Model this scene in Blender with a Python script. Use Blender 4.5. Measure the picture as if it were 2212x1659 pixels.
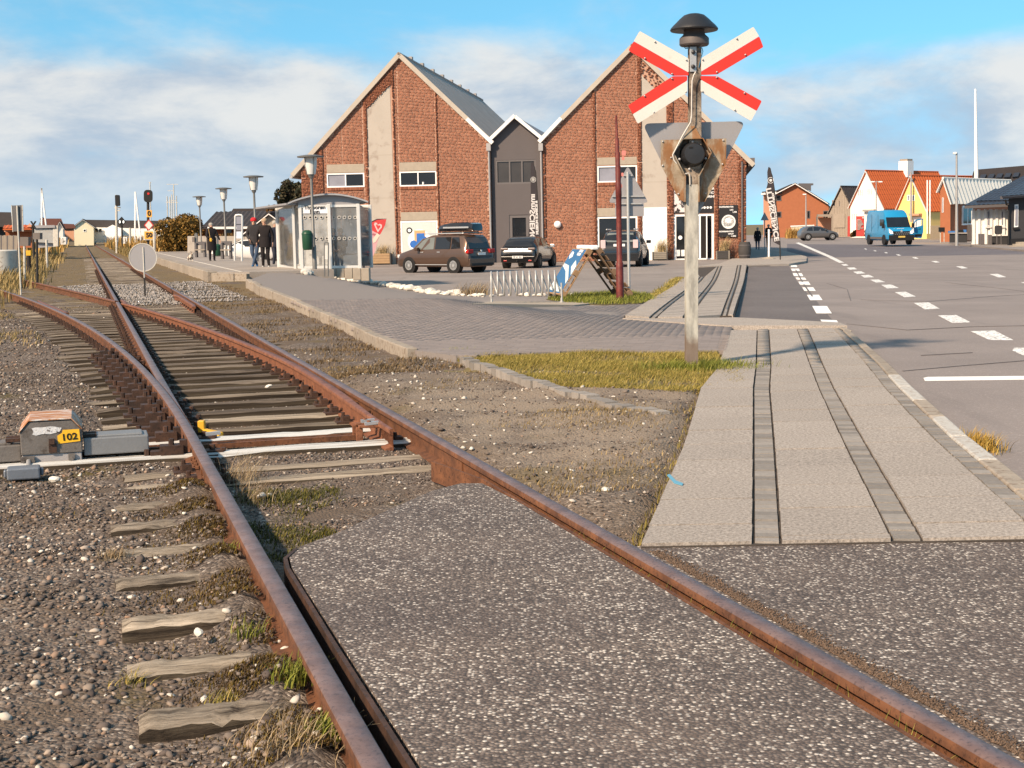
import bpy, math, random
import numpy as np
from mathutils import Vector, Matrix, Euler
for _o in list(bpy.data.objects): bpy.data.objects.remove(_o)
random.seed(7); rng = np.random.default_rng(7)
SC = bpy.context.scene; COL = SC.collection; R = math.radians
# ------------------------------------------------------------------ camera
FPX, IW, IH = 3000.0, 2212.0, 1659.0
CAMH = 1.356; ROLL = 0.019
PITCH = math.atan((829.5 - 493.3) * math.cos(ROLL) / FPX)
_fw = Vector((0, math.cos(PITCH), -math.sin(PITCH))); _up = Vector((0, math.sin(PITCH), math.cos(PITCH))); _rt = Vector((1, 0, 0))
IX = _rt * math.cos(ROLL) - _up * math.sin(ROLL); IY = _up * math.cos(ROLL) + _rt * math.sin(ROLL)
cam = bpy.data.objects.new('camera', bpy.data.cameras.new('camera')); COL.objects.link(cam)
cam.data.sensor_width = 36; cam.data.lens = 36 * FPX / IW; cam.data.clip_start = .1; cam.data.clip_end = 6000
cam.matrix_world = Matrix(((IX.x, IY.x, -_fw.x, 0), (IX.y, IY.y, -_fw.y, 0), (IX.z, IY.z, -_fw.z, CAMH), (0, 0, 0, 1)))
SC.camera = cam
EYE = Vector((0, 0, CAMH))
# ------------------------------------------------------------------ sun, sky, exposure
SUN_AZ, SUN_EL = 41.0, 36.0          # direction the light travels: clockwise from +Y; elevation of the sun
sl = bpy.data.lights.new('sun', 'SUN'); sl.energy = 3.4; sl.angle = R(3.2); sl.color = (1.0, 0.785, 0.575)
sun = bpy.data.objects.new('sun', sl); COL.objects.link(sun)
sd = Vector((math.sin(R(SUN_AZ)) * math.cos(R(SUN_EL)), math.cos(R(SUN_AZ)) * math.cos(R(SUN_EL)), -math.sin(R(SUN_EL))))
sun.rotation_euler = sd.to_track_quat('-Z', 'Y').to_euler(); sun.location = (-30, -20, 40)
SC.view_settings.view_transform = 'Standard'; SC.view_settings.look = 'None'
SC.view_settings.exposure = 1.14; SC.view_settings.gamma = 1.0; SC.view_settings.use_curve_mapping = False
W = bpy.data.worlds.new('World'); SC.world = W; W.use_nodes = True

class NT:
    """small helper for node trees"""
    def __init__(s, tree): s.t = tree; s.t.nodes.clear()
    def n(s, typ, **kw):
        nd = s.t.nodes.new(typ)
        for k, v in kw.items():
            if k.startswith('i_'):
                key = k[2:]; key = int(key) if key.isdigit() else key.replace('_', ' ')
                s.set(nd.inputs[key], v)
            else: setattr(nd, k, v)
        return nd
    def set(s, sock, v):
        if isinstance(v, bpy.types.NodeSocket): s.t.links.new(v, sock)
        elif isinstance(v, (tuple, list)) and len(v) == 3 and sock.type == 'RGBA': sock.default_value = (*v, 1)
        else: sock.default_value = v
    def math(s, op, a, b=0.0, c=0.0, clamp=False):
        nd = s.n('ShaderNodeMath', operation=op, use_clamp=clamp); s.set(nd.inputs[0], a); s.set(nd.inputs[1], b); s.set(nd.inputs[2], c); return nd.outputs[0]
    def mix(s, f, a, b, mode='MIX'):
        nd = s.n('ShaderNodeMix', data_type='RGBA', blend_type=mode); nd.clamp_factor = True
        s.set(nd.inputs[0], f); s.set(nd.inputs[6], a); s.set(nd.inputs[7], b); return nd.outputs[2]
    def rng(s, v, a, b, c=0.0, d=1.0, smooth=False):
        nd = s.n('ShaderNodeMapRange', interpolation_type='SMOOTHSTEP' if smooth else 'LINEAR')
        for i, x in enumerate((v, a, b, c, d)): s.set(nd.inputs[i], x)
        return nd.outputs[0]
    def noise(s, vec, scale, detail=4, rough=.55, dist=0.0):
        nd = s.n('ShaderNodeTexNoise'); s.set(nd.inputs['Vector'], vec); nd.inputs['Scale'].default_value = scale
        nd.inputs['Detail'].default_value = detail; nd.inputs['Roughness'].default_value = rough; nd.inputs['Distortion'].default_value = dist
        return nd.outputs[0]
    def ramp(s, f, stops, interp='LINEAR'):
        nd = s.n('ShaderNodeValToRGB'); s.set(nd.inputs[0], f); cr = nd.color_ramp; cr.interpolation = interp
        while len(cr.elements) < len(stops): cr.elements.new(.5)
        for e, (p, c) in zip(cr.elements, stops): e.position = p; e.color = (*c, 1)
        return nd.outputs[0]
    def vmath(s, op, a, b=(0, 0, 0)):
        nd = s.n('ShaderNodeVectorMath', operation=op); s.set(nd.inputs[0], a); s.set(nd.inputs[1], b); return nd.outputs[0]

w = NT(W.node_tree)
tc = w.n('ShaderNodeTexCoord'); d = tc.outputs['Generated']
sx = w.n('ShaderNodeSeparateXYZ'); w.set(sx.inputs[0], d); X, Y, Z = sx.outputs
# the clear air of the photograph is deep blue right down to the roofs: read the sky a little higher up
zz = w.math('MULTIPLY_ADD', w.math('MAXIMUM', Z, 0.0), 0.85, 0.22)
cv = w.n('ShaderNodeCombineXYZ'); w.set(cv.inputs[0], X); w.set(cv.inputs[1], Y); w.set(cv.inputs[2], zz)
nv = w.vmath('NORMALIZE', cv.outputs[0])
sky = w.n('ShaderNodeTexSky', sky_type='NISHITA'); sky.sun_disc = False; sky.sun_elevation = R(SUN_EL); sky.sun_rotation = R(SUN_AZ + 180)
sky.air_density = 1.0; sky.dust_density = 0.3; sky.ozone_density = 1.6; w.set(sky.inputs[0], nv)
skyc = w.n('ShaderNodeHueSaturation'); skyc.inputs['Hue'].default_value = .470; skyc.inputs['Saturation'].default_value = 1.22; skyc.inputs['Value'].default_value = 1.28
w.set(skyc.inputs['Color'], sky.outputs[0])
cs = w.n('ShaderNodeCombineXYZ'); w.set(cs.inputs[0], X); w.set(cs.inputs[1], Y); w.set(cs.inputs[2], w.math('MULTIPLY', Z, 2.6))
cn = cs.outputs[0]
n1 = w.noise(cn, 3.9, 8, .56, .25); n2 = w.noise(w.vmath('ADD', cn, (3.1, 1.7, .12)), 9.0, 7, .6, .2)
band = w.math('MULTIPLY', w.rng(Z, .145, .085, 0, 1, True), w.rng(Z, -.02, .03, .45, 1, True))
hi = w.math('MULTIPLY', w.rng(Z, .13, .5, 0, .55, True), 1.0)
dens = w.math('ADD', w.math('MULTIPLY', n1, 1.0), w.math('MULTIPLY', w.math('ADD', band, hi), .34))
dens = w.math('ADD', dens, w.math('MULTIPLY', X, -.22))
mask = w.rng(dens, .55, .84, 0, .9, True)
shade = w.rng(w.math('ADD', w.math('MULTIPLY', n2, .62), w.math('MULTIPLY', n1, .45)), .44, .66, 0, 1, True)
cloud = w.mix(shade, (2.75, 3.2, 3.85), (5.0, 4.85, 4.65))
low = w.rng(Z, .0, .075, .55, 0, True)
cloud = w.mix(low, cloud, (2.8, 3.75, 4.6))
fin = w.mix(mask, skyc.outputs[0], cloud)
bg = w.n('ShaderNodeBackground'); w.set(bg.inputs[0], fin); bg.inputs[1].default_value = 0.078
wo = w.n('ShaderNodeOutputWorld'); w.set(wo.inputs[0], bg.outputs[0])
SC.cycles.max_bounces = 6; SC.cycles.transparent_max_bounces = 12
SC.cycles.use_denoising = True

# ------------------------------------------------------------------ pixel rays (photograph measured on a 2212 x 1659 grid) and terrain
def ray(px, py): return _fw * FPX + IX * (px - 1106.0) + IY * (829.5 - py)
def ss(a, b, x):
    t = np.clip((np.asarray(x, float) - a) / (b - a), 0, 1); return t * t * (3 - 2 * t)
TH = R(17.036)
UX, UY = -math.sin(TH), math.cos(TH); NX, NY = math.cos(TH), math.sin(TH)
OX, OY = -0.3592, 3.399                    # left rail head centre, s = 0, t = 0
GAUGE = 1.507
def S_(x, y): return (x - OX) * NX + (y - OY) * NY
def T_(x, y): return (x - OX) * UX + (y - OY) * UY
def XY(s, t): return (OX + s * NX + t * UX, OY + s * NY + t * UY)
def zr(y): return -0.5 * ss(14, 50, y)
def Zp(x, y):
    """height of the paved ground"""
    s, t = S_(x, y), T_(x, y)
    p = 0.13 * ss(12, 42, t); wgt = 1 - ss(5.6, 7.6, s)
    return zr(y) + (p - zr(y)) * wgt
def Zb(s, t):
    """height of the ballast and verge beside the track"""
    b = -0.158 + 0.0 * s
    right = (-0.055 + .03 * ss(1.6, 3.4, s)) * (1 - ss(6, 15, t)) + (-0.14 + .04 * ss(2, 4, s)) * ss(6, 15, t)
    k = ss(1.5, 1.75, s)
    left = .10 * ss(-5, -12, s) * 0
    return b * (1 - k) + right * k
def hit(px, py, zf):
    v = ray(px, py); k = -1.3 / v.z
    for _ in range(40):
        p = EYE + v * k; z = float(zf(p.x, p.y)); k += 0.8 * ((z - CAMH) / v.z - k)
    p = EYE + v * k; return Vector((p.x, p.y, float(zf(p.x, p.y))))
def gnd(px, py): return hit(px, py, Zp)
def gz(px, py, z): return hit(px, py, lambda x, y: z)
def at(px, py, Y): v = ray(px, py); return EYE + v * (Y / v.y)
def on_plane(px, py, P, N): v = ray(px, py); return EYE + v * ((P - EYE).dot(N) / v.dot(N))

# ------------------------------------------------------------------ materials
def new_mat(name):
    m = bpy.data.materials.new(name); m.use_nodes = True; return m, NT(m.node_tree)
def finish(t, col, rough=.8, metal=0.0, bump=None, bstr=.3, bdist=.01, spec=.3, **kw):
    p = t.n('ShaderNodeBsdfPrincipled'); t.set(p.inputs['Base Color'], col); t.set(p.inputs['Roughness'], rough); t.set(p.inputs['Metallic'], metal)
    t.set(p.inputs['Specular IOR Level'], spec)
    for k, v in kw.items(): t.set(p.inputs[k.replace('_', ' ')], v)
    if bump is not None:
        b = t.n('ShaderNodeBump'); b.inputs['Strength'].default_value = bstr; b.inputs['Distance'].default_value = bdist
        t.set(b.inputs['Height'], bump); t.set(p.inputs['Normal'], b.outputs[0])
    o = t.n('ShaderNodeOutputMaterial'); t.set(o.inputs[0], p.outputs[0]); return p
def pos(t): return t.n('ShaderNodeNewGeometry').outputs['Position']
def rand(t):
    a = t.n('ShaderNodeNewGeometry').outputs['Random Per Island']; b = t.n('ShaderNodeObjectInfo').outputs['Random']
    return t.math('FRACT', t.math('MULTIPLY_ADD', b, 3.7, a))
def mat(name, col, rough=.8, metal=0.0, var=.12, vs=4.0, bump=.25, bs=60.0, isl=0.0, col2=None, c2=(.55, .75), spec=.3, **kw):
    """plain material: base colour with soft blotches, optional second colour in patches, per-piece variation"""
    m, t = new_mat(name); p = pos(t)
    n = t.noise(p, vs, 5)
    c = t.mix(n, tuple(x * (1 - var) for x in col), tuple(min(1, x * (1 + var)) for x in col))
    if col2 is not None:
        n3 = t.noise(t.vmath('ADD', p, (7, 3, 1)), vs * 1.7, 6, .62, .4); c = t.mix(t.rng(n3, c2[0], c2[1], 0, 1, True), c, col2)
    if isl:
        r = rand(t); c = t.mix(1.0, c, t.mix(r, (1 - isl,) * 3, (1 + isl,) * 3), 'MULTIPLY')
    finish(t, c, rough, metal, t.noise(p, bs, 4, .6) if bump else None, bump, .01, spec, **kw); return m

# ------------------------------------------------------------------ mesh builders
def link(o, parent=None, world=False):
    COL.objects.link(o)
    if parent is not None:
        o.parent = parent
        if world: o.matrix_parent_inverse = Wm(parent).inverted()
    return o
def Wm(o):
    m = o.matrix_basis.copy() if o.parent is None else Wm(o.parent) @ o.matrix_parent_inverse @ o.matrix_basis
    return m
def props(o, label=None, cat=None, group=None, kind=None):
    for k, v in (('label', label), ('category', cat), ('group', group), ('kind', kind)):
        if v: o[k] = v
    return o
def thing(name, label, cat, loc=(0, 0, 0), rz=0.0, group=None):
    o = bpy.data.objects.new(name, None); o.empty_display_size = .2; COL.objects.link(o); o.location = loc; o.rotation_euler = (0, 0, rz)
    return props(o, label, cat, group)
def copy_tree(o, parent=None):
    c = o.copy(); COL.objects.link(c)
    if parent is not None: c.parent = parent; c.matrix_parent_inverse = o.matrix_parent_inverse.copy()
    for ch in list(o.children): copy_tree(ch, c)
    return c
def fin_mesh(me, mats, smooth=0):
    for m in (mats if isinstance(mats, (list, tuple)) else [mats]): me.materials.append(m)
    if smooth:
        me.polygons.foreach_set('use_smooth', [True] * len(me.polygons)); me.set_sharp_from_angle(angle=R(smooth))
    me.update()
class MB:
    def __init__(s): s.v = []; s.f = []; s.m = []
    def add(s, vs, fs, mi=0):
        k = len(s.v); s.v += [tuple(v) for v in vs]; s.f += [tuple(i + k for i in f) for f in fs]; s.m += [mi] * len(fs); return s
    def box(s, c, d, rot=None, mi=0, taper=1.0):
        hx, hy, hz = d[0] / 2, d[1] / 2, d[2] / 2; vs = []
        for z in (-1, 1):
            k = taper if z > 0 else 1.0
            for x, y in ((-1, -1), (1, -1), (1, 1), (-1, 1)): vs.append(Vector((x * hx * k, y * hy * k, z * hz)))
        if rot is not None:
            M = rot if isinstance(rot, Matrix) else Euler(rot).to_matrix(); vs = [M @ v for v in vs]
        c = Vector(c); return s.add([v + c for v in vs], [(3, 2, 1, 0), (4, 5, 6, 7), (0, 1, 5, 4), (1, 2, 6, 5), (2, 3, 7, 6), (3, 0, 4, 7)], mi)
    def bar(s, a, b, w, h, mi=0, up=(0, 0, 1)):
        a, b = Vector(a), Vector(b); z = (b - a); L = z.length
        if L < 1e-6: return s
        z.normalize(); u = Vector(up); x = u.cross(z)
        if x.length < 1e-4: x = Vector((1, 0, 0)).cross(z)
        x.normalize(); y = z.cross(x); M = Matrix((x, y, z)).transposed()
        return s.box((a + b) / 2, (w, h, L), M, mi)
    def tube(s, pts, r, n=8, mi=0, caps=True):
        pts = [Vector(p) for p in pts]; rs = r if isinstance(r, (list, tuple)) else [r] * len(pts); vs = []; x = None
        for i, p in enumerate(pts):
            d = (pts[min(i + 1, len(pts) - 1)] - pts[max(i - 1, 0)]).normalized()
            if x is None: x = d.orthogonal().normalized()
            x = (x - d * x.dot(d)).normalized(); y = d.cross(x)
            vs += [p + (x * math.cos(2 * math.pi * k / n) + y * math.sin(2 * math.pi * k / n)) * rs[i] for k in range(n)]
        fs = []
        for i in range(len(pts) - 1):
            for k in range(n): a = i * n + k; b = i * n + (k + 1) % n; fs.append((a, b, b + n, a + n))
        if caps: fs += [tuple(range(n - 1, -1, -1)), tuple((len(pts) - 1) * n + k for k in range(n))]
        return s.add(vs, fs, mi)
    def lathe(s, prof, n=16, c=(0, 0, 0), mi=0, M=None):
        vs = []; c = Vector(c)
        for r, z in prof:
            for k in range(n):
                v = Vector((r * math.cos(2 * math.pi * k / n), r * math.sin(2 * math.pi * k / n), z)); vs.append((M @ v if M is not None else v) + c)
        fs = []
        for i in range(len(prof) - 1):
            for k in range(n): a = i * n + k; b = i * n + (k + 1) % n; fs.append((a, b, b + n, a + n))
        fs += [tuple(range(n - 1, -1, -1)), tuple((len(prof) - 1) * n + k for k in range(n))]
        return s.add(vs, fs, mi)
    def prism(s, poly, fr, th, mi=0, z0=0.0):
        """polygon (x, y) in the frame fr, from z0 to z0 - th along the frame's normal"""
        n = len(poly); vs = [fr @ Vector((x, y, z0)) for x, y in poly] + [fr @ Vector((x, y, z0 - th)) for x, y in poly]
        fs = [tuple(range(n)), tuple(range(2 * n - 1, n - 1, -1))] + [(i, i + n, (i + 1) % n + n, (i + 1) % n) for i in range(n)]
        return s.add(vs, fs, mi)
    def slab(s, poly, z, th, mi=0):
        """horizontal polygon, z may be a function of x, y"""
        zf = z if callable(z) else (lambda x, y: z); n = len(poly)
        vs = [(x, y, float(zf(x, y))) for x, y in poly] + [(x, y, float(zf(x, y)) - th) for x, y in poly]
        fs = [tuple(range(n)), tuple(range(2 * n - 1, n - 1, -1))] + [(i, i + n, (i + 1) % n + n, (i + 1) % n) for i in range(n)]
        return s.add(vs, fs, mi)
    def build(s, name, mats, parent=None, smooth=0, world=False, bevel=0.0, kind=None, label=None, cat=None, group=None):
        me = bpy.data.meshes.new(name); me.from_pydata(s.v, [], s.f); fin_mesh(me, mats, smooth)
        if isinstance(mats, (list, tuple)) and len(mats) > 1: me.polygons.foreach_set('material_index', s.m)
        o = bpy.data.objects.new(name, me); link(o, parent, world)
        if bevel:
            b = o.modifiers.new('bevel', 'BEVEL'); b.width = bevel; b.segments = 2; b.limit_method = 'ANGLE'
        return props(o, label, cat, group, kind)
def mesh_np(name, V, F, mats, parent=None, world=False, kind=None, smooth=False, mi=None, label=None, cat=None):
    V = np.asarray(V, np.float32); F = np.asarray(F, np.int32); k = F.shape[1]
    me = bpy.data.meshes.new(name); me.vertices.add(len(V)); me.vertices.foreach_set('co', V.ravel())
    me.loops.add(F.size); me.loops.foreach_set('vertex_index', F.ravel()); me.polygons.add(len(F))
    me.polygons.foreach_set('loop_start', np.arange(0, F.size, k, dtype=np.int32)); me.polygons.foreach_set('loop_total', np.full(len(F), k, np.int32))
    for m in (mats if isinstance(mats, (list, tuple)) else [mats]): me.materials.append(m)
    if mi is not None: me.polygons.foreach_set('material_index', np.asarray(mi, np.int32))
    if smooth: me.polygons.foreach_set('use_smooth', np.ones(len(F), bool))
    me.update(calc_edges=True); me.validate()
    o = bpy.data.objects.new(name, me); link(o, parent, world); return props(o, label, cat, None, kind)
CUBE_V = np.array([(x, y, z) for z in (-.5, .5) for x, y in ((-.5, -.5), (.5, -.5), (.5, .5), (-.5, .5))])
CUBE_F = np.array([(3, 2, 1, 0), (4, 5, 6, 7), (0, 1, 5, 4), (1, 2, 6, 5), (2, 3, 7, 6), (3, 0, 4, 7)])
def cube_mesh(name, m, bev=0.0):
    me = bpy.data.meshes.new(name); me.from_pydata([tuple(v) for v in CUBE_V], [], [tuple(f) for f in CUBE_F]); me.materials.append(m); return me
def pieces(name, stuff, boxes, m, parent, limit=300, world=True, me=None):
    """boxes (cx, cy, cz, dx, dy, dz, rz), the ones that show largest first: single objects up to the limit, the rest one joined part"""
    me = me or cube_mesh(name, m)
    for b in boxes[:limit]:
        o = bpy.data.objects.new(name, me); o.location = b[:3]; o.scale = b[3:6]; o.rotation_euler = (0, 0, b[6]); link(o, parent, world)
    rest = np.array(boxes[limit:])
    if len(rest):
        c, s_ = np.cos(rest[:, 6]), np.sin(rest[:, 6]); V = CUBE_V[None] * rest[:, None, 3:6]
        x = V[..., 0] * c[:, None] - V[..., 1] * s_[:, None] + rest[:, None, 0]; y = V[..., 0] * s_[:, None] + V[..., 1] * c[:, None] + rest[:, None, 1]
        V = np.stack([x, y, V[..., 2] + rest[:, None, 2]], -1).reshape(-1, 3); F = (CUBE_F[None] + 8 * np.arange(len(rest))[:, None, None]).reshape(-1, 4)
        mesh_np(stuff, V, F, m, parent, world, 'stuff')
def frame(o, x, y):
    x = Vector(x).normalized(); z = x.cross(Vector(y)).normalized(); y = z.cross(x); o = Vector(o)
    return Matrix(((x.x, y.x, z.x, o.x), (x.y, y.y, z.y, o.y), (x.z, y.z, z.z, o.z), (0, 0, 0, 1)))
def text(s, size, m, fr, parent, name='lettering', align='CENTER', extrude=.002, sx=1.0, bold=0.0, world=True, mirror=False, spacing=1.0):
    cu = bpy.data.curves.new('t', 'FONT'); cu.body = s; cu.size = size; cu.align_x = align; cu.align_y = 'CENTER'; cu.extrude = extrude; cu.offset = bold; cu.resolution_u = 3; cu.space_character = spacing
    to = bpy.data.objects.new('t', cu); COL.objects.link(to); dg = bpy.context.evaluated_depsgraph_get(); dg.update()
    me = bpy.data.meshes.new_from_object(to.evaluated_get(dg)); bpy.data.objects.remove(to); bpy.data.curves.remove(cu)
    me.materials.clear(); me.materials.append(m); me.name = name
    o = bpy.data.objects.new(name, me); link(o, parent, world); o.matrix_basis = fr @ Matrix.Diagonal((-sx if mirror else sx, 1, 1, 1)); return o
# ------------------------------------------------------------------ setting materials
def ground_mat():
    m, t = new_mat('gravel_and_moss'); p = pos(t)
    fl = t.vmath('MULTIPLY', p, (1, 1, .3))
    v = t.n('ShaderNodeTexVoronoi', feature='F1'); t.set(v.inputs['Vector'], fl); v.inputs['Scale'].default_value = 62
    sc = t.n('ShaderNodeSeparateColor'); t.set(sc.inputs[0], v.outputs['Color'])
    stone = t.ramp(sc.outputs[0], [(0, (.07, .054, .045)), (.35, (.125, .10, .084)), (.62, (.185, .15, .123)), (.85, (.25, .205, .168)), (.96, (.44, .38, .32))], 'CONSTANT')
    soil = t.mix(t.noise(p, 9, 6, .6), (.078, .056, .040), (.165, .124, .092))
    cov = t.rng(t.noise(p, 2.2, 5, .6), .36, .56, 0, 1, True)
    c = t.mix(t.math('MULTIPLY', cov, .8), soil, stone)
    moss = t.mix(t.noise(p, 30, 3), (.04, .035, .008), (.12, .085, .02))
    xs = t.n('ShaderNodeSeparateXYZ'); t.set(xs.inputs[0], p)
    # dry turf takes over farther along the verge
    far = t.rng(xs.outputs[1], 22, 36, 0, .22)
    mm = t.rng(t.math('ADD', t.noise(t.vmath('ADD', p, (5, 9, 0)), 1.1, 6, .62), far), .56, .70, 0, .85, True)
    turf = t.mix(t.noise(p, 14, 5, .65), (.085, .062, .03), (.24, .17, .085))
    moss = t.mix(t.rng(xs.outputs[1], 12, 24, 0, 1), moss, turf)
    c = t.mix(mm, c, moss)
    h = t.math('SUBTRACT', t.noise(p, 60, 3), t.math('MULTIPLY', v.outputs['Distance'], 1.1))
    # pale sand lies between the right rail and the pavement
    ln_ = t.math('MULTIPLY_ADD', xs.outputs[0], .956, t.math('MULTIPLY', xs.outputs[1], .293)); sand = t.math('MULTIPLY', t.rng(ln_, 2.15, 2.75, 0, 1, True), t.rng(xs.outputs[1], 15, 12, 0, 1))
    sc_ = t.mix(t.noise(p, 55, 4, .7), (.155, .118, .085), (.36, .29, .22)); c = t.mix(t.math('MULTIPLY', sand, t.rng(t.noise(t.vmath('ADD', p, (2, 4, 0)), 1.3, 5, .62), .36, .56, .25, .9, True)), c, sc_)
    finish(t, c, .93, 0, h, .6, .014, .2); return m
def crossing_mat():
    m, t = new_mat('crossing_asphalt'); p = pos(t)
    v = t.n('ShaderNodeTexVoronoi', feature='F1'); t.set(v.inputs['Vector'], p); v.inputs['Scale'].default_value = 88
    sc = t.n('ShaderNodeSeparateColor'); t.set(sc.inputs[0], v.outputs['Color'])
    wear = t.noise(p, 1.6, 5, .6)
    val = t.math('ADD', sc.outputs[0], t.rng(wear, .3, .7, -.09, .09))
    st = t.ramp(val, [(0, (.095, .074, .064)), (.28, (.152, .121, .105)), (.55, (.203, .165, .142)), (.76, (.26, .216, .186)), (.872, (.60, .545, .48))], 'CONSTANT')
    st = t.mix(t.rng(v.outputs['Distance'], .42, .66, 0, .8), st, (.06, .049, .044))
    st = t.mix(t.rng(t.noise(p, .8, 4), .45, .7, 0, .5, True), st, (.125, .095, .08))
    lo = t.noise(t.vmath('MULTIPLY', p, (.5, 1.6, 1)), 1.1, 5, .6); st = t.mix(1.0, st, t.mix(t.rng(lo, .3, .7), (.80, .79, .80), (1.16, 1.14, 1.1)), 'MULTIPLY')
    finish(t, st, .85, 0, t.math('SUBTRACT', t.math('MULTIPLY', sc.outputs[1], .4), v.outputs['Distance']), .55, .008, .35); return m
def asphalt_mat(name, a, b, sc=1.0):
    m, t = new_mat(name); p = pos(t)
    fine = t.noise(p, 130 * sc, 3, .7); broad = t.noise(p, .35, 5, .6); c = t.mix(t.rng(fine, .3, .7), a, b)
    v = t.n('ShaderNodeTexVoronoi', feature='F1'); t.set(v.inputs['Vector'], p); v.inputs['Scale'].default_value = 90 * sc
    s3 = t.n('ShaderNodeSeparateColor'); t.set(s3.inputs[0], v.outputs['Color'])
    c = t.mix(t.rng(s3.outputs[0], .9, .91, 0, .35), c, (.42, .38, .35))
    c = t.mix(1.0, c, t.mix(t.rng(broad, .3, .7), (.84, .82, .81), (1.12, 1.1, 1.08)), 'MULTIPLY')
    st = t.noise(t.vmath('MULTIPLY', p, (1.3, .12, 1)), 1.2, 5, .6)
    c = t.mix(t.rng(st, .56, .7, 0, .25, True), c, tuple(x * .6 for x in a))
    finish(t, c, .88, 0, fine, .35, .006, .3); return m
def slab_mat():
    m, t = new_mat('concrete_slab'); p = pos(t)
    c = t.mix(t.rng(t.noise(p, 62, 4, .78), .36, .64), (.185, .160, .139), (.455, .405, .358))
    c = t.mix(1.0, c, t.mix(t.noise(p, 1.2, 5), (.88, .87, .86), (1.1, 1.09, 1.07)), 'MULTIPLY')
    r = rand(t); c = t.mix(1.0, c, t.mix(r, (.955, .95, .945), (1.04, 1.035, 1.03)), 'MULTIPLY')
    finish(t, c, .86, 0, t.noise(p, 140, 3, .7), .4, .006, .3); return m
M_GROUND = ground_mat(); M_CROSS = crossing_mat(); M_SLAB = slab_mat()
M_ROAD = asphalt_mat('road_asphalt', (.192, .166, .156), (.275, .24, .222)); M_LOT = asphalt_mat('parking_asphalt', (.20, .175, .16), (.27, .238, .218), .6)
M_BAY = asphalt_mat('bay_asphalt', (.105, .092, .090), (.155, .137, .132))
M_SETT = mat('granite_sett', (.24, .215, .19), .85, var=.25, vs=30, bump=.5, bs=90, isl=.22)
M_PAVER = mat('paving_block', (.222, .188, .172), .88, var=.12, vs=40, bump=.3, bs=120, isl=.09)
M_KERB = mat('kerb_concrete', (.30, .255, .205), .88, var=.25, vs=9, bump=.5, bs=70, isl=.12, col2=(.15, .105, .07), c2=(.5, .72))
M_SAND = mat('joint_sand', (.060, .048, .039), .95, var=.3, vs=30, bump=.5, bs=100)
M_PAINT = mat('road_paint', (.80, .78, .74), .7, var=.06, vs=12, bump=.3, bs=120, col2=(.19, .17, .16), c2=(.50, .60))
M_PAINT2 = mat('fresh_road_paint', (.82, .80, .76), .7, var=.05, vs=12, bump=.2, bs=120)
M_PLAT = asphalt_mat('platform_surface', (.25, .22, .19), (.33, .29, .255), .5)
M_FIELD = mat('dry_field', (.16, .12, .06), .95, var=.35, vs=.25, bump=.4, bs=3, col2=(.09, .085, .03))

def grid(name, xs, ys, zf, m, kind='structure', tform=None, **kw):
    Xg, Yg = np.meshgrid(np.asarray(xs, float), np.asarray(ys, float)); A, B = Xg.ravel(), Yg.ravel()
    if tform == 'st':
        Zg = zf(A, B); A, B = OX + A * NX + B * UX, OY + A * NY + B * UY
    else: Zg = zf(A, B)
    V = np.stack([A, B, Zg], 1); nx, ny = len(xs), len(ys); i = np.arange((nx - 1) * (ny - 1)); r, c = i // (nx - 1), i % (nx - 1); a = r * nx + c
    return mesh_np(name, V, np.stack([a, a + 1, a + nx + 1, a + nx], 1), m, kind=kind, smooth=True, **kw)
def poly_sheet(name, poly, zf, m, th=.05, kind='structure', cut=2.0, parent=None):
    """flat-ish polygon cut into small cells so that it follows the ground; edges get a skirt"""
    import bmesh
    bm = bmesh.new(); vs = [bm.verts.new((x, y, 0)) for x, y in poly]; bm.faces.new(vs)
    xs = [p[0] for p in poly]; ys = [p[1] for p in poly]
    for ax, lo, hi in ((0, min(xs), max(xs)), (1, min(ys), max(ys))):
        k = lo + cut
        while k < hi:
            co = (k, 0, 0) if ax == 0 else (0, k, 0); no = (1, 0, 0) if ax == 0 else (0, 1, 0)
            bmesh.ops.bisect_plane(bm, geom=bm.verts[:] + bm.edges[:] + bm.faces[:], plane_co=co, plane_no=no); k += cut
    if bm.faces[:] and sum(f.normal.z for f in bm.faces) < 0: bmesh.ops.reverse_faces(bm, faces=bm.faces[:])
    if th:
        ed = [e for e in bm.edges if e.is_boundary]; r = bmesh.ops.extrude_edge_only(bm, edges=ed)
        low = {v for v in r['geom'] if isinstance(v, bmesh.types.BMVert)}
    else: low = set()
    for v in bm.verts: v.co.z = float(zf(v.co.x, v.co.y)) - (th if v in low else 0)
    bm.normal_update(); me = bpy.data.meshes.new(name); bm.to_mesh(me); bm.free(); me.materials.append(m)
    o = bpy.data.objects.new(name, me); link(o, parent, parent is not None); return props(o, kind=kind)
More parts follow.
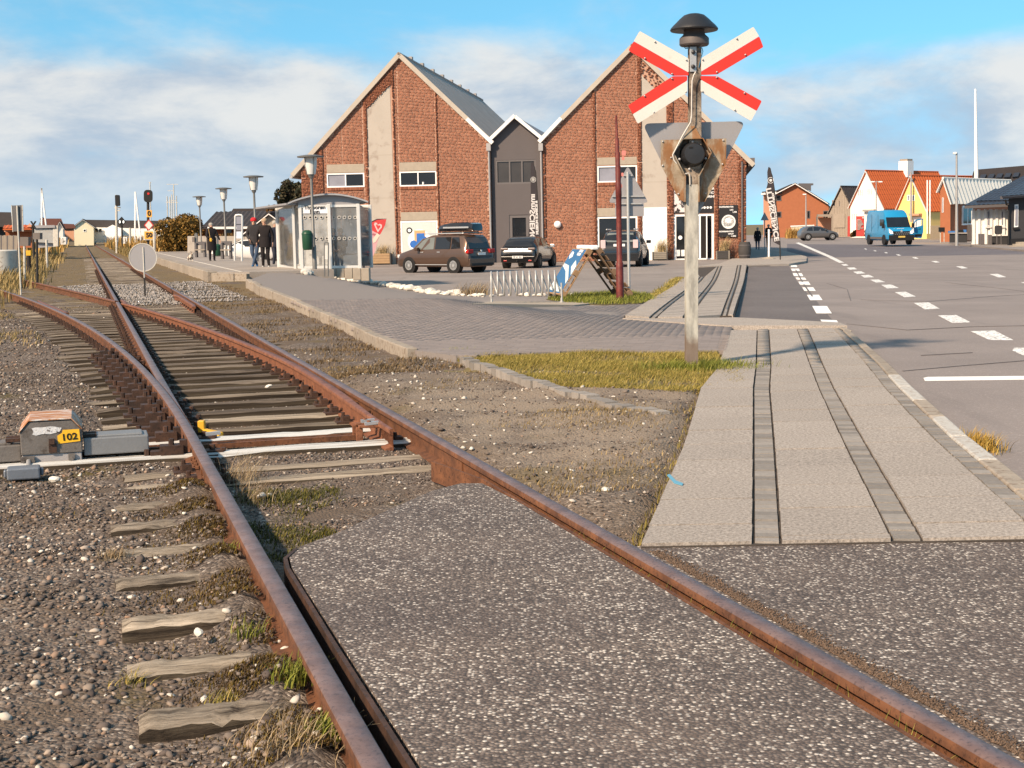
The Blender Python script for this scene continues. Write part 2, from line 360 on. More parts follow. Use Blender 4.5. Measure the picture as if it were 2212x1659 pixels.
# ------------------------------------------------------------------ ground, field, road
def field_z(x, y): return np.where(y > 75, -0.62, -0.8) + 0 * x
grid('field', [-2600, -400, -120, -60, 60, 120, 400, 2600], [-300, -40, 0, 75, 76, 200, 400, 3000], field_z, M_FIELD)
def gz_track(s, t):
    wob = .016 * np.sin(3.1 * s + 1.3 * t) * np.sin(2.3 * t - s) + .012 * np.sin(7 * t + 5 * s)
    x, y = OX + s * NX + t * UX, OY + s * NY + t * UY
    mound = .088 * np.exp(-((s + .11) / .13) ** 2) * (1 - ss(4.6, 6.0, t)) * (.75 + .25 * np.sin(5 * t) * np.sin(2.1 * t + 1))
    z = Zb(s, t) + mound + wob * (1 - ss(-0.2, -.05, s) * (1 - ss(1.55, 1.7, s)) * .6)
    under = ss(4.3, 4.6, s) * ss(11.8, 12.2, t)
    slabside = ss(2.0, 2.3, (x - (.5 + (y - 5.9) * .188)) * 10 + 2)
    z = z - .12 * slabside - .0 * under
    gap = (1 - ss(2.55, 2.75, t)) * ss(.0, .03, s) * (1 - ss(1.5, 1.52, s)); z = z - .04 * gap
    far = ss(3.0, 3.3, s) * ss(12, 14, t); z = np.where(far > 0, np.minimum(z, Zp(x, y) - .12), z)
    z = z - .045 * ss(6.95, 7.3, t) * (1 - ss(22, 27, t)) * (1 - ss(1.6, 2.0, s)) * ss(-.75, -.5, s + .0035 * np.clip(t - 6, 0, 40) ** 2)
    verge = ss(-2.6, -4.5, s) * ss(28, 36, t); z = z + .14 * verge
    return z
ss_ = np.unique(np.concatenate([np.arange(-40, -6, 2.0), np.arange(-6, 9, .14)])); tt_ = np.unique(np.concatenate([np.arange(-6, 30, .16), np.arange(30, 75, .6), np.arange(75, 460, 8)]))
grid('ground', ss_, tt_, gz_track, M_GROUND, tform='st')
Zroad = lambda x, y: zr(y) - .075
poly_sheet('road', [(2.25, 4.2), (3.9, 17.9), (2.6, 19), (7.4, 47), (12.0, 66), (16, 84), (19, 100), (14, 112), (14, 240), (150, 240), (150, 4.2)], Zroad, M_ROAD, .0, cut=4.0)
# ------------------------------------------------------------------ level crossing surface
def st_poly(L): return [XY(s, t) for s, t in L]
LT = [(0.128, -6), (.118, .2), (.112, 2.30), (.13, 2.50), (.20, 2.66), (.40, 2.86), (.75, 3.30), (1.05, 3.68), (1.25, 3.84), (1.36, 3.80), (1.39, 3.3), (1.40, -6)]
poly_sheet('crossing_panel', st_poly(LT)[::-1], lambda x, y: -.022 + .010 * math.sin(1.8 * S_(x, y)) , M_CROSS, .16, cut=.5)
AP = st_poly([(1.565, -6), (1.565, 1.9)]) + [(.50, 5.89), (2.36, 5.83), (2.62, 6.6), (2.9, 6.0), (4.2, 3.6), (5.4, -4)]
poly_sheet('crossing_apron', AP, lambda x, y: -.020 - .02 * ss(2.6, 4, x), M_CROSS, .12, cut=.7)
# ------------------------------------------------------------------ pavement: slabs and setts
pav = thing('pavement', 'grey slab pavement with three strips of granite setts beside the road', 'pavement', (1.6, 9, 0)); pav['kind'] = 'structure'; del pav['category']
# control lines measured on the photograph, x as a function of y
YC = [5.85, 8.7, 11.5, 13.3, 18.2]
LINES = {'L': [.53, 1.08, 1.56, 1.98, 2.87], 'a0': [1.03, 1.53, 2.02, 2.36, 3.24], 'a1': [1.135, 1.645, 2.14, 2.49, 3.38], 'b0': [1.63, 2.09, 2.56, 2.88, 3.76], 'b1': [1.745, 2.205, 2.67, 2.99, 3.89], 'c0': [2.27, 2.66, 3.10, 3.42, 4.23], 'c1': [2.37, 2.76, 3.20, 3.52, 4.31], 'k': [2.50, 2.88, 3.32, 3.63, 4.40]}
def lx(k, y): return float(np.interp(y, YC, LINES[k]))
base = [(lx('L', y) + .01, y) for y in YC] + [(lx('k', y) - .02, y) for y in YC[::-1]]
poly_sheet('joint_sand', base[::-1], lambda x, y: Zp(x, y) - .016, M_SAND, .08, cut=.8, parent=pav)
def slabs(l, r, y0, y1, step, ph, gap=.013, skip=None):
    y = y0 + ph; k = 0; ys = [y0]
    while y < y1: ys.append(y); y += step
    ys.append(y1)
    for a, b in zip(ys[:-1], ys[1:]):
        if b - a < .06: continue
        dz = random.uniform(-.003, .003); tl = random.uniform(-.004, .004)
        P = [(lx(l, a) + gap, a + gap * .6), (lx(r, a) - gap, a + gap * .6), (lx(r, b) - gap, b - gap * .6), (lx(l, b) + gap, b - gap * .6)]
        mb = MB(); mb.slab(P, lambda x, y: Zp(x, y) + dz + tl * (x - P[0][0]), .05); mb.build('slab', M_SLAB, pav, world=True)
slabs('L', 'a0', 5.86, 13.2, .585, .36); slabs('a1', 'b0', 5.86, 18.15, .585, .1); slabs('b1', 'c0', 5.86, 18.15, .585, .30)
slabs('L', 'a0', 13.2, 18.15, .585, .3)
setts = []
for l, r in (('a0', 'a1'), ('b0', 'b1'), ('c0', 'c1')):
    y = 5.87
    while y < 18.1:
        h = random.uniform(.075, .115); yc = y + h / 2; x0, x1 = lx(l, yc), lx(r, yc)
        setts.append(((x0 + x1) / 2, yc, float(Zp((x0 + x1) / 2, yc)) - .030 + random.uniform(-.004, .003), (x1 - x0) - .004, h - .012, .05, -.17)); y += h
setts.sort(key=lambda b: b[1]); pieces('sett', 'far_setts', setts, M_SETT, pav, 240)
kb = []
y = 6.0; k = 0
M_KWHITE = mat('painted_kerb', (.46, .44, .40), .8, var=.15, vs=14, bump=.5, bs=60, col2=(.36, .31, .26), c2=(.5, .6))
while y < 18.0:
    h = .9; yc = y + h / 2; x = (lx('c1', yc) + lx('k', yc)) / 2 + .005; a = -math.atan2(lx('k', y + h) - lx('k', y), h)
    mb = MB(); z = float(Zp(x, yc)); mb.box((0, 0, 0), (lx('k', yc) - lx('c1', yc) - .01, h - .012, .16))
    o = mb.build('kerb_stone', M_KWHITE if k in (2, 3, 5, 6) else M_KERB, pav, bevel=.012); o.location = (x, yc, z - .08); o.rotation_euler = (0, 0, a); o.matrix_parent_inverse = Wm(pav).inverted(); y += h; k += 1
# ------------------------------------------------------------------ second stretch of pavement beside the parking bay
pav2 = thing('pavement', 'far stretch of slab pavement left of the dark parking bay', 'pavement', (5, 30, -.1)); pav2['kind'] = 'structure'; del pav2['category']
def line2(pa, pb): return gnd(*pa), gnd(*pb)
g = {}
for k, pa, pb in (('L', (1348, 687), (1496, 581)), ('a0', (1405, 691), (1513, 600)), ('a1', (1418, 691), (1522, 600)), ('b0', (1477, 690), (1552, 576)), ('b1', (1491, 690), (1560, 576)), ('c0', (1560, 686), (1593, 575)), ('c1', (1570, 686), (1601, 575)), ('k', (1586, 686), (1614, 573))):
    g[k] = line2(pa, pb)
def l2(k, f, dx=0.0): a, b = g[k]; p = a.lerp(b, f); return (p.x + dx, p.y)
LEN2 = (g['b0'][1] - g['b0'][0]).length; NSL = int(LEN2 / .75)
poly_sheet('joint_sand', [l2('L', 0), l2('k', 0), l2('k', 1), l2('L', 1)], lambda x, y: Zp(x, y) + .028, M_SAND, .08, cut=2, parent=pav2)
for l, r in (('L', 'a0'), ('a1', 'b0'), ('b1', 'c0'), ('c1', 'k')):
    for i in range(NSL):
        f0, f1 = i / NSL, (i + .97) / NSL; MB().slab([l2(l, f0, .02), l2(r, f0, -.02), l2(r, f1, -.02), l2(l, f1, .02)], lambda x, y: Zp(x, y) + .045 + .002 * (i % 3), .06).build('slab', M_SLAB, pav2, world=True)
st2 = []
for l, r in (('a0', 'a1'), ('b0', 'b1'), ('c0', 'c1')):
    n = int(LEN2 / .12)
    for i in range(n):
        f = (i + .5) / n; a, b = l2(l, f), l2(r, f); st2.append(((a[0] + b[0]) / 2, (a[1] + b[1]) / 2, float(Zp(*a)) + .012, abs(b[0] - a[0]) * .62, .105, .05, -.2))
st2.sort(key=lambda b: b[1]); pieces('sett', 'far_setts', st2, M_SETT, pav2, 60)
# band of pavers across the end of the bay, and the bay itself
b0, b1, b2, b3 = gnd(1345, 688), gnd(1816, 704), gnd(1800, 694), gnd(1588, 686)
poly_sheet('paver_band', [tuple(gnd(1345, 690)[:2]), tuple(gnd(1575, 706)[:2]), tuple(gnd(1830, 706)[:2]), tuple(gnd(1812, 699)[:2]), tuple(gnd(1588, 688)[:2])], lambda x, y: Zp(x, y) + .018, M_SLAB, .1, cut=1)
bay = [gnd(1590, 686), gnd(1812, 698), gnd(1704, 571), gnd(1616, 573)]
poly_sheet('parking_bay', [tuple(p[:2]) for p in bay], lambda x, y: zr(y) - .066, M_BAY, .05, cut=2)
# ------------------------------------------------------------------ block-paved forecourt
pl_px = [(900, 757), (985, 768), (1250, 757), (1549, 757), (1577, 706), (1345, 690), (1395, 655), (1290, 662), (1060, 655), (1000, 640), (905, 629), (835, 612), (790, 600), (700, 592), (655, 586), (600, 582), (540, 604), (566, 622), (690, 670), (800, 718)]
plaza_poly = [tuple(gnd(*p)[:2]) for p in pl_px]
Zpl = lambda x, y: Zp(x, y)
poly_sheet('forecourt', plaza_poly, lambda x, y: Zp(x, y) - .0018, mat('forecourt_sand', (.205, .18, .165), .92, var=.15, vs=20, bump=.3, bs=90), .12, cut=1.0)
fore = [o for o in bpy.data.objects if o.name == 'forecourt'][0]
def inside(x, y, P):
    c = np.zeros(np.shape(x), bool); n = len(P)
    for i in range(n):
        x0, y0 = P[i]; x1, y1 = P[i - 1]
        k = ((y0 > y) != (y1 > y)) & (x < (x1 - x0) * (y - y0) / (y1 - y0 + 1e-12) + x0); c ^= k
    return c
bl = []; ang = R(-10)
us = np.arange(-16, 12, .212); vs_ = np.arange(8, 32, .108); ca, sa = math.cos(ang), math.sin(ang)
Ug, Vg = np.meshgrid(us, vs_); Ug = Ug + (np.arange(len(vs_)) % 2)[:, None] * .106
Xb, Yb = Ug * ca - Vg * sa, Ug * sa + Vg * ca; Xb, Yb = Xb.ravel(), Yb.ravel(); k = inside(Xb, Yb, plaza_poly) & (Yb < 27); Xb, Yb = Xb[k], Yb[k]; Zb_ = Zp(Xb, Yb) + rng.uniform(-.0012, .0012, len(Xb))
od = np.argsort(Yb); bl = [(Xb[i], Yb[i], Zb_[i] - .0235, .2100, .1062, .05, ang) for i in od]
pieces('paving_block', 'far_paving_blocks', bl, M_PAVER, fore, 300)
# ------------------------------------------------------------------ parking lot, far pavement, platform
lot_px = [(640, 590), (700, 594), (905, 630), (1000, 641), (1060, 656), (1290, 663), (1400, 655), (1480, 600), (1500, 577), (1610, 574), (1700, 571)]
lot = [tuple(gnd(*p)[:2]) for p in lot_px] + [(17.5, 84), (18, 150), XY(7, 120), XY(7, 44)]
poly_sheet('parking_lot', lot, lambda x, y: Zp(x, y) - .010 - .0 * x, M_LOT, .05, cut=3)
fp = [tuple(gnd(*p)[:2]) for p in ((1500, 577), (1705, 571), (1742, 565))] + [(16.2, 76), (18.6, 95), (19, 104), (13, 106), (12.2, 76), (10, 66)]
poly_sheet('far_pavement', fp, lambda x, y: Zp(x, y) + .03, M_SLAB, .1, cut=2)
# raised platform with its kerb blocks
plat = [XY(3.33, 40.8), XY(4.25, 40.0), XY(6.9, 40.2), XY(7.2, 60), XY(6.4, 110), XY(3.35, 110)]
poly_sheet('platform', plat, lambda x, y: .175, M_PLAT, .5, cut=4)
pk = thing('platform_edge', 'weathered concrete edge blocks of the low railway platform', 'platform edge', (*XY(3.3, 45), 0)); pk['kind'] = 'structure'; del pk['category']
M_WHITE_LINE = mat('platform_line', (.55, .50, .43), .8, var=.1)
t = 40.8; i = 0
while t < 75:
    L = 1.6; x, y = XY(3.20, t + L / 2); mb = MB(); mb.box((0, 0, 0), (.32, L - .02, .44)); o = mb.build('edge_block', M_KERB, pk, bevel=.02); o.location = (x, y, -.02); o.rotation_euler = (0, 0, TH); o.matrix_parent_inverse = Wm(pk).inverted(); t += L
a, b = XY(3.12, 40.75), XY(4.15, 39.7); d_ = Vector((b[0] - a[0], b[1] - a[1], 0))
for f0, f1 in ((.06, .66), (.68, 1.0)):
    p, q = Vector((*a, 0)) + d_ * f0, Vector((*a, 0)) + d_ * f1
    MB().bar(p + Vector((0, .08, -.045)), q + Vector((0, .08, -.07)), .16, .40).build('edge_block', M_KERB, pk, world=True, bevel=.015)
MB().slab([XY(4.0, 40.4), XY(4.09, 40.4), XY(4.25, 100), XY(4.16, 100)], .181, .004).build('platform_line', M_WHITE_LINE, pk, world=True)
# kerb stones that carry the forecourt's left edge, falling towards the crossing
kl = [gnd(*p) for p in ((541, 604), (575, 622), (640, 647), (700, 672), (760, 697), (820, 724), (870, 744), (905, 757))]
KE = thing('forecourt_kerb', 'long line of upright concrete kerb stones along the track side', 'kerb', tuple(kl[3])); KE['kind'] = 'structure'; del KE['category']
cl = [0]
for a, b in zip(kl[:-1], kl[1:]): cl.append(cl[-1] + (b - a).length)
def kat(d): return Vector([float(np.interp(d, cl, [p[i] for p in kl])) for i in range(3)])
dcur = 0
while dcur < cl[-1] - .1:
    L = min(random.choice((1.0, .95, .62, 1.0)), cl[-1] - dcur); p, q = kat(dcur), kat(dcur + L - .014); j = Vector((random.uniform(-.015, .015), 0, random.uniform(-.012, .012)))
    off = Vector((-.07, 0, -.145)); MB().bar(p + off + j, q + off + j, .13, .34).build('kerb_stone', M_KERB, KE, world=True, bevel=.014); dcur += L
# low worn setts edging the grass triangle
gl = [gnd(*p) for p in ((1003, 774), (1075, 797), (1150, 822), (1250, 850), (1340, 874), (1440, 893))]
GE = thing('grass_edging', 'low worn granite setts edging the grass triangle', 'edging', tuple(gl[2])); GE['kind'] = 'structure'; del GE['category']
tot = 0; acc = []
for a, b in zip(gl[:-1], gl[1:]):
    n = int((b - a).length / .125)
    for i in range(n): p = a.lerp(b, (i + .5) / n); acc.append((p.x + random.uniform(-.012, .012), p.y, -.058 + random.uniform(-.012, .012) - .03 * ss(1.0, 1.6, p.x), .13, .115, .13, R(-70) + random.uniform(-.06, .06)))
pieces('sett', 'edging_setts', acc, M_SETT, GE)
# ------------------------------------------------------------------ road markings
def mark(name, px, m=M_PAINT, dz=.004): P = [gnd2(*p) for p in px]; MB().slab(P[::-1] if area(P) < 0 else P, lambda x, y: Zroad(x, y) + dz, .003).build(name, m, RM, world=True)
def gnd2(px, py): p = hit(px, py, Zroad); return (p.x, p.y)
def area(P): return sum(P[i - 1][0] * P[i][1] - P[i][0] * P[i - 1][1] for i in range(len(P)))
RM = thing('road_markings', 'white painted lines and dashes on the road', 'road marking', (6, 20, -.1)); RM['kind'] = 'structure'; del RM['category']
c8 = lambda x, y: ((2900 + x / 1.954) / 1.8228, (600 + y / 1.954) / 1.8228)
for q in ([(1802, 1378), (2500, 1700), (2560, 1665), (1985, 1372)], [(1550, 1256), (1660, 1313), (1800, 1308), (1690, 1252)], [(1366, 1160), (1450, 1209), (1562, 1203), (1478, 1155)], [(1220, 1077), (1292, 1115), (1380, 1110), (1302, 1073)], [(1115, 1020), (1160, 1048), (1248, 1043), (1190, 1017)], [(1028, 981), (1075, 1002), (1143, 998), (1090, 978)], [(957, 946), (985, 964), (1058, 960), (1020, 943)], [(898, 919), (927, 935), (990, 931), (960, 915)], [(848, 888), (872, 903), (928, 899), (905, 885)], [(805, 862), (825, 873), (862, 871), (842, 859)]):
    mark('edge_dash', [c8(*p) for p in q])
mark('edge_line', [c8(*p) for p in [(455, 697), (700, 805), (790, 850), (828, 848), (740, 803), (480, 693)]])
for q in ([(1500, 838), (1530, 848), (1566, 846), (1535, 836)], [(1688, 878), (1735, 894), (1780, 891), (1735, 876)], [(1948, 937), (2015, 962), (2075, 960), (2010, 935)], [(1350, 808), (1375, 819), (1402, 817), (1378, 806)], [(1226, 786), (1245, 795), (1268, 793), (1248, 785)], [(1135, 769), (1150, 776), (1166, 775), (1152, 768)], [(1052, 755), (1065, 761), (1079, 760), (1067, 754)], [(980, 741), (992, 747), (1006, 746), (995, 740)], [(2190, 1000), (2300, 1040), (2360, 1036), (2250, 998)]):
    mark('lane_dash', [c8(*p) for p in q])
mark('stop_line', [(1995, 817), (1998, 823), (2300, 819), (2300, 812), (2004, 815)], M_PAINT2)
def markb(q): mark('bay_dash', [c8(*p) for p in q], M_PAINT2, .012)
for q in ([(645, 1292), (668, 1322), (790, 1325), (770, 1297)], [(583, 1186), (614, 1242), (733, 1243), (696, 1187)], [(542, 1100), (566, 1140), (662, 1140), (633, 1099)], [(506, 1042), (522, 1068), (610, 1069), (590, 1041)], [(476, 997), (488, 1020), (570, 1021), (553, 996)], [(454, 965), (466, 981), (538, 982), (526, 966)], [(432, 932), (442, 953), (514, 954), (502, 932)], [(419, 897), (428, 914), (488, 914), (480, 896)], [(413, 869), (420, 883), (468, 884), (462, 869)]): markb(q)
# ------------------------------------------------------------------ railway materials
def rust_mat(name, a, b, rough=.75, stripe=False, spec=.35):
    m, t = new_mat(name); p = pos(t)
    c = t.mix(t.rng(t.noise(p, 7, 6, .62, .4), .34, .66), a, b)
    c = t.mix(t.rng(t.noise(p, 55, 4, .7), .52, .68), c, tuple(x * .55 for x in a))
    r = t.rng(t.noise(p, 13, 4), .3, .7, rough - .1, rough + .08)
    finish(t, c, r, 0, t.noise(p, 170, 4, .65), .28, .004, spec); return m
M_RSIDE = rust_mat('rail_rust_side', (.080, .034, .018), (.185, .076, .034), .85)
M_RTOP = rust_mat('rail_running_top', (.105, .066, .060), (.175, .115, .103), .48, spec=.5)
M_RTOP2 = rust_mat('rail_rusty_top', (.12, .050, .034), (.20, .088, .06), .62)
M_DKIRON = rust_mat('dark_oily_iron', (.032, .019, .014), (.085, .042, .026), .7)
M_BLADE = rust_mat('switch_blade_rust', (.14, .052, .026), (.25, .10, .048), .8)
def wood_mat(name, dark, mid, light, white=0.0):
    m, t = new_mat(name); tc = t.n('ShaderNodeTexCoord'); o = tc.outputs['Object']
    rnd = t.n('ShaderNodeObjectInfo').outputs['Random']; off = t.n('ShaderNodeCombineXYZ'); t.set(off.inputs[0], t.math('MULTIPLY', rnd, 37)); t.set(off.inputs[1], t.math('MULTIPLY', rnd, 11))
    q = t.vmath('MULTIPLY', t.vmath('ADD', o, off.outputs[0]), (1.6, 26, 26)); gr = t.noise(q, 1.0, 6, .7, .25); fine = t.noise(t.vmath('MULTIPLY', q, (2.2, 3.5, 3.5)), 1.0, 4, .7)
    c = t.ramp(gr, [(.30, dark), (.46, mid), (.70, light)]); c = t.mix(t.rng(fine, .55, .75, 0, .8), c, dark)
    c = t.mix(1.0, c, t.mix(rnd, (.72, .70, .68), (1.2, 1.18, 1.14)), 'MULTIPLY')
    if white: c = t.mix(t.rng(t.noise(t.vmath('MULTIPLY', q, (.6, .4, .4)), 1.0, 5, .7), .36, .5, 0, white, True), c, (.55, .55, .53))
    finish(t, c, .9, 0, t.math('ADD', gr, t.math('MULTIPLY', fine, .5)), .8, .012, .2); return m
M_WOOD = wood_mat('weathered_sleeper', (.045, .034, .026), (.23, .19, .145), (.46, .39, .31))
M_WOODD = wood_mat('dark_sleeper', (.028, .021, .017), (.12, .096, .076), (.28, .235, .185))
M_WOODW = wood_mat('white_painted_sleeper', (.05, .04, .033), (.17, .14, .11), (.34, .29, .24), 1.0)
M_WOODS = wood_mat('shaded_stained_sleeper_side', (.016, .012, .009), (.055, .042, .03), (.12, .098, .07))  # sleeper sides: ballast stain, with the shade of the faces painted into the colour
def sA(t): return 0.0 if t < 6 else -(t - 6) ** 2 * max(.0044 - .000044 * (t - 6), .0026)
HP = [(-.030, 0), (.030, 0), (.036, -.007), (.036, -.036), (.010, -.050), (.009, -.126), (.068, -.139), (.068, -.152), (-.068, -.152), (-.068, -.139), (-.009, -.126), (-.010, -.050), (-.036, -.036), (-.036, -.007)]
def rail(name, parent, sf, t0, t1, step=.35, top=M_RTOP, side=M_RSIDE, lim=None, dz=0.0, label=None, bend=None):
    """rail swept along s = sf(t); lim(t) clips the section to [lo, hi] about its own centre line (planed blades)"""
    n = max(2, int((t1 - t0) / step) + 1); ts = np.linspace(t0, t1, n); k = len(HP); mb = MB(); V = []
    for t in ts:
        s = sf(t); lo, hi = lim(t) if lim else (-1, 1)
        for a, z in HP:
            x, y = XY(s + min(max(a, lo), hi), t); V.append((x, y, z + dz))
    F = []; Mi = []
    for i in range(n - 1):
        for j in range(k):
            a = i * k + j; b = i * k + (j + 1) % k; F.append((a, a + k, b + k, b)); Mi.append(0 if j in (0,) or j in (1, 13) else 1)
    F += [tuple(range(k)), tuple((n - 1) * k + j for j in range(k - 1, -1, -1))]; Mi += [1, 1]
    mb.v = V; mb.f = F; mb.m = Mi
    return mb.build(name, [top, side], parent, world=True, smooth=50, label=label)
TRK = thing('railway_track', 'rusty railway track with a turnout branching left and weathered wooden sleepers', 'railway track', (*XY(.75, 6), -.15)); TRK['kind'] = 'structure'; del TRK['category']
rail('stock_rail', TRK, sA, -6, 46, .3, label='left rusty rail that curves away along the siding')
rail('stock_rail', TRK, lambda t: GAUGE, -6, 400, 3.0)
rail('running_rail', TRK, lambda t: 0.0, 26.9, 400, 3.0)
rail('switch_blade', TRK, lambda t: 0.0, 6.6, 26.5, .3, top=M_RTOP, side=M_RSIDE, lim=lambda t: (min(max(-.07 if t > 12 else -.036, sA(t) + .0375), .034) if t < 11.5 else -.07, .07), label='closed switch blade lying against the left rail')
def sC(t): return GAUGE + sA(t) - .16 * (1 - float(ss(6.0, 12.0, t)))
rail('switch_blade', TRK, sC, 5.95, 26.05, .2, top=M_RTOP2, side=M_BLADE, lim=lambda t: (-.07, -.012 + .05 * float(ss(6, 9, t)) if t < 9.5 else .07), label='open rusty switch blade with a cut tip')
rail('wing_rail', TRK, lambda t: .152 - .02 * (t - 26.0), 26.0, 27.6, .2, top=M_RTOP2)
rail('branch_rail', TRK, lambda t: GAUGE + sA(t) + .0, 26.9, 48, .3, top=M_RTOP2)
rail('check_rail', TRK, lambda t: GAUGE - .115 - (.05 * float(ss(28.6, 29.6, t)) + .05 * float(ss(24.6, 23.8, t))), 23.8, 29.6, .4, top=M_RTOP2, side=M_BLADE, dz=-.012)
rail('check_rail', TRK, lambda t: sA(t) + .115 + .05 * float(ss(28, 28.8, t)), 23.2, 28.8, .4, top=M_RTOP2, dz=-.012)
# fishplate joint and packing blocks seen on the rails
for s, t in ((-.014, 5.55), (.014, 5.55), (GAUGE - .014, 4.95)):
    mb = MB(); x, y = XY(s, t); mb.box((x, y, -.085), (.012, .5, .07), (0, 0, TH))
    for q in (-.18, -.06, .06, .18):
        bx, by = XY(s + (.02 if s > .01 else -.02), t + q); mb.lathe([(.014, -.012), (.014, .012)], 6, (bx, by, -.085), M=Matrix.Rotation(R(90), 3, 'Y'))
    mb.build('fishplate', M_RSIDE, TRK, world=True)
# sleepers ---------------------------------------------------------
def sleeper_mesh(seed, m):
    r = random.Random(seed); nx, ny = 14, 4; V = []; F = []
    w0 = r.uniform(.92, 1.0)
    for k, (z, wk) in enumerate(((-.13, 1.0), (0, .94))):
        for i in range(nx + 1):
            x = -.5 + i / nx; e = min(i, nx - i)
            for j in range(ny + 1):
                y = (-.5 + j / ny) * .235 * w0 * wk; zz = z
                if k:
                    zz += r.uniform(-.006, .004) - (.012 if j in (0, ny) else 0) - (.014 if e == 0 else 0) * r.uniform(.4, 1.3); y += r.uniform(-.004, .004)
                    if r.random() < .05: zz -= .014
                V.append((x + (r.uniform(-.004, .003) if e == 0 else 0), y, zz))
    N = (nx + 1) * (ny + 1); row = ny + 1
    for i in range(nx):
        for j in range(ny): a = N + i * row + j; F.append((a, a + row, a + row + 1, a + 1))
    for i in range(nx):
        a = i * row; F.append((a, a + row, a + row + N, a + N)); b = i * row + ny; F.append((b, b + N, b + row + N, b + row))
    for j in range(ny):
        F.append((j, j + N, j + 1 + N, j + 1)); a = nx * row + j; F.append((a, a + 1, a + 1 + N, a + N))
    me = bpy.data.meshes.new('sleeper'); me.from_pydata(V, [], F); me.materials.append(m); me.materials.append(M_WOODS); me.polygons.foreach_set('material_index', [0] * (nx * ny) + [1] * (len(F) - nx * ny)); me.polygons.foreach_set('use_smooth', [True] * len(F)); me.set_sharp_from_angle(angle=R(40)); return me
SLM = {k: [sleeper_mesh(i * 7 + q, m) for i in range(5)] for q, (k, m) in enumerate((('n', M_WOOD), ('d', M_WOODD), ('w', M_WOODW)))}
def chair_mesh(kind):
    mb = MB()
    if kind == 'chair':                                   # screwed base plate, clips and bolts
        mb.box((0, 0, .008), (.34, .15, .018))
        for sx_ in (-1, 1):
            mb.box((sx_ * .085, 0, .035), (.06, .085, .045)); mb.lathe([(.022, .02), (.022, .05), (.014, .05), (.014, .085)], 6, (sx_ * .105, 0, 0)); mb.lathe([(.017, .016), (.017, .04)], 6, (sx_ * .145, .04, 0))
    else:                                                 # heavy slide chair and rail brace on the left of the curved rail
        mb.box((-.10, 0, .010), (.52, .17, .022)); mb.box((-.14, 0, .058), (.15, .12, .075)); mb.box((-.245, 0, .035), (.07, .10, .05)); mb.box((-.06, .0, .075), (.05, .07, .10))
        for x, y, h in ((-.14, .0, .135), (-.30, .02, .07), (.13, .0, .08), (.2, -.03, .06)):
            mb.lathe([(.03, .02), (.03, h - .045), (.019, h - .045), (.019, h)], 6, (x, y, 0))
        mb.box((.12, 0, .03), (.16, .11, .03))
    me = bpy.data.meshes.new('rail_chair'); me.from_pydata(mb.v, [], mb.f); me.materials.append(M_DKIRON); return me
CH, CS = chair_mesh('chair'), chair_mesh('slide')
def sleeper(t, s0, s1, kind='n', z=-.148, rails=(), skew=0.0, slide=()):
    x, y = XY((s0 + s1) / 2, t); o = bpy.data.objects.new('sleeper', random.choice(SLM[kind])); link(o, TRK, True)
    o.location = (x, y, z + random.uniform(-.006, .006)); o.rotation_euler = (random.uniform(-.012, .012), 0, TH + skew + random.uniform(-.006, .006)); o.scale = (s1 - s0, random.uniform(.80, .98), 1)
    for sr in rails:
        c = bpy.data.objects.new('rail_chair', CS if sr in slide else CH); cx, cy = XY(sr, t); link(c, o); c.matrix_parent_inverse = Wm(o).inverted()
        c.location = (cx, cy, -.152 + .004); c.rotation_euler = (0, 0, TH + random.uniform(-.02, .02))
for i, t in enumerate((-.35, .28, .92, 1.48, 2.06, 2.78, 3.36, 3.97, 4.53, 5.14, 5.58)):
    s0 = -.56 + random.uniform(-.03, .03)
    if t < 2.7: sleeper(t, s0, -.14 + random.uniform(-.04, .06) + (.05 if t > 1.3 else 0), 'n', -.116 if i else -.126, (), -.03)
    elif t < 5.0: sleeper(t, s0, -.13 + random.uniform(-.04, .03), 'n', -.128, ())
    else: sleeper(t, s0 + (.1 if t > 5.5 else 0), GAUGE + .5, 'n' if t < 5.6 else 'd', -.136, (0.0,), 0)
sleeper(6.20, -2.2, 1.95, 'w', -.115, (0.0, GAUGE), 0, (0.0,)); sleeper(6.86, -.52, 1.95, 'w', -.118, (0.0, GAUGE), 0, (0.0,))
t = 7.45
while t < 30.5:
    a = sA(t); left = a - .56 + random.uniform(-.05, .05) - (.1 if 13 < t < 16 else 0)
    rl = [a, GAUGE] + ([sC(t)] if abs(sC(t) - 0) > .2 and t < 26 else []) + ([0.0] if a < -.12 else [])
    sleeper(t, left, GAUGE + .56 + random.uniform(-.06, .06), 'd' if (t > 8.5 and random.random() < .78) else 'n', -.142 if t < 17 else -.145, rl, .006 * (t - 7) / 10, (a,) if t < 15 else ())
    t += .585
while t < 95:
    sleeper(t, -.55, GAUGE + .55, 'n' if random.random() < .5 else 'd', -.150 if t < 38 else -.142, (0.0, GAUGE) if t < 60 else ())
    if t < 42: sleeper(t, sA(t) - .5, sA(t) + 1.05, 'd', -.150)
    t += .62
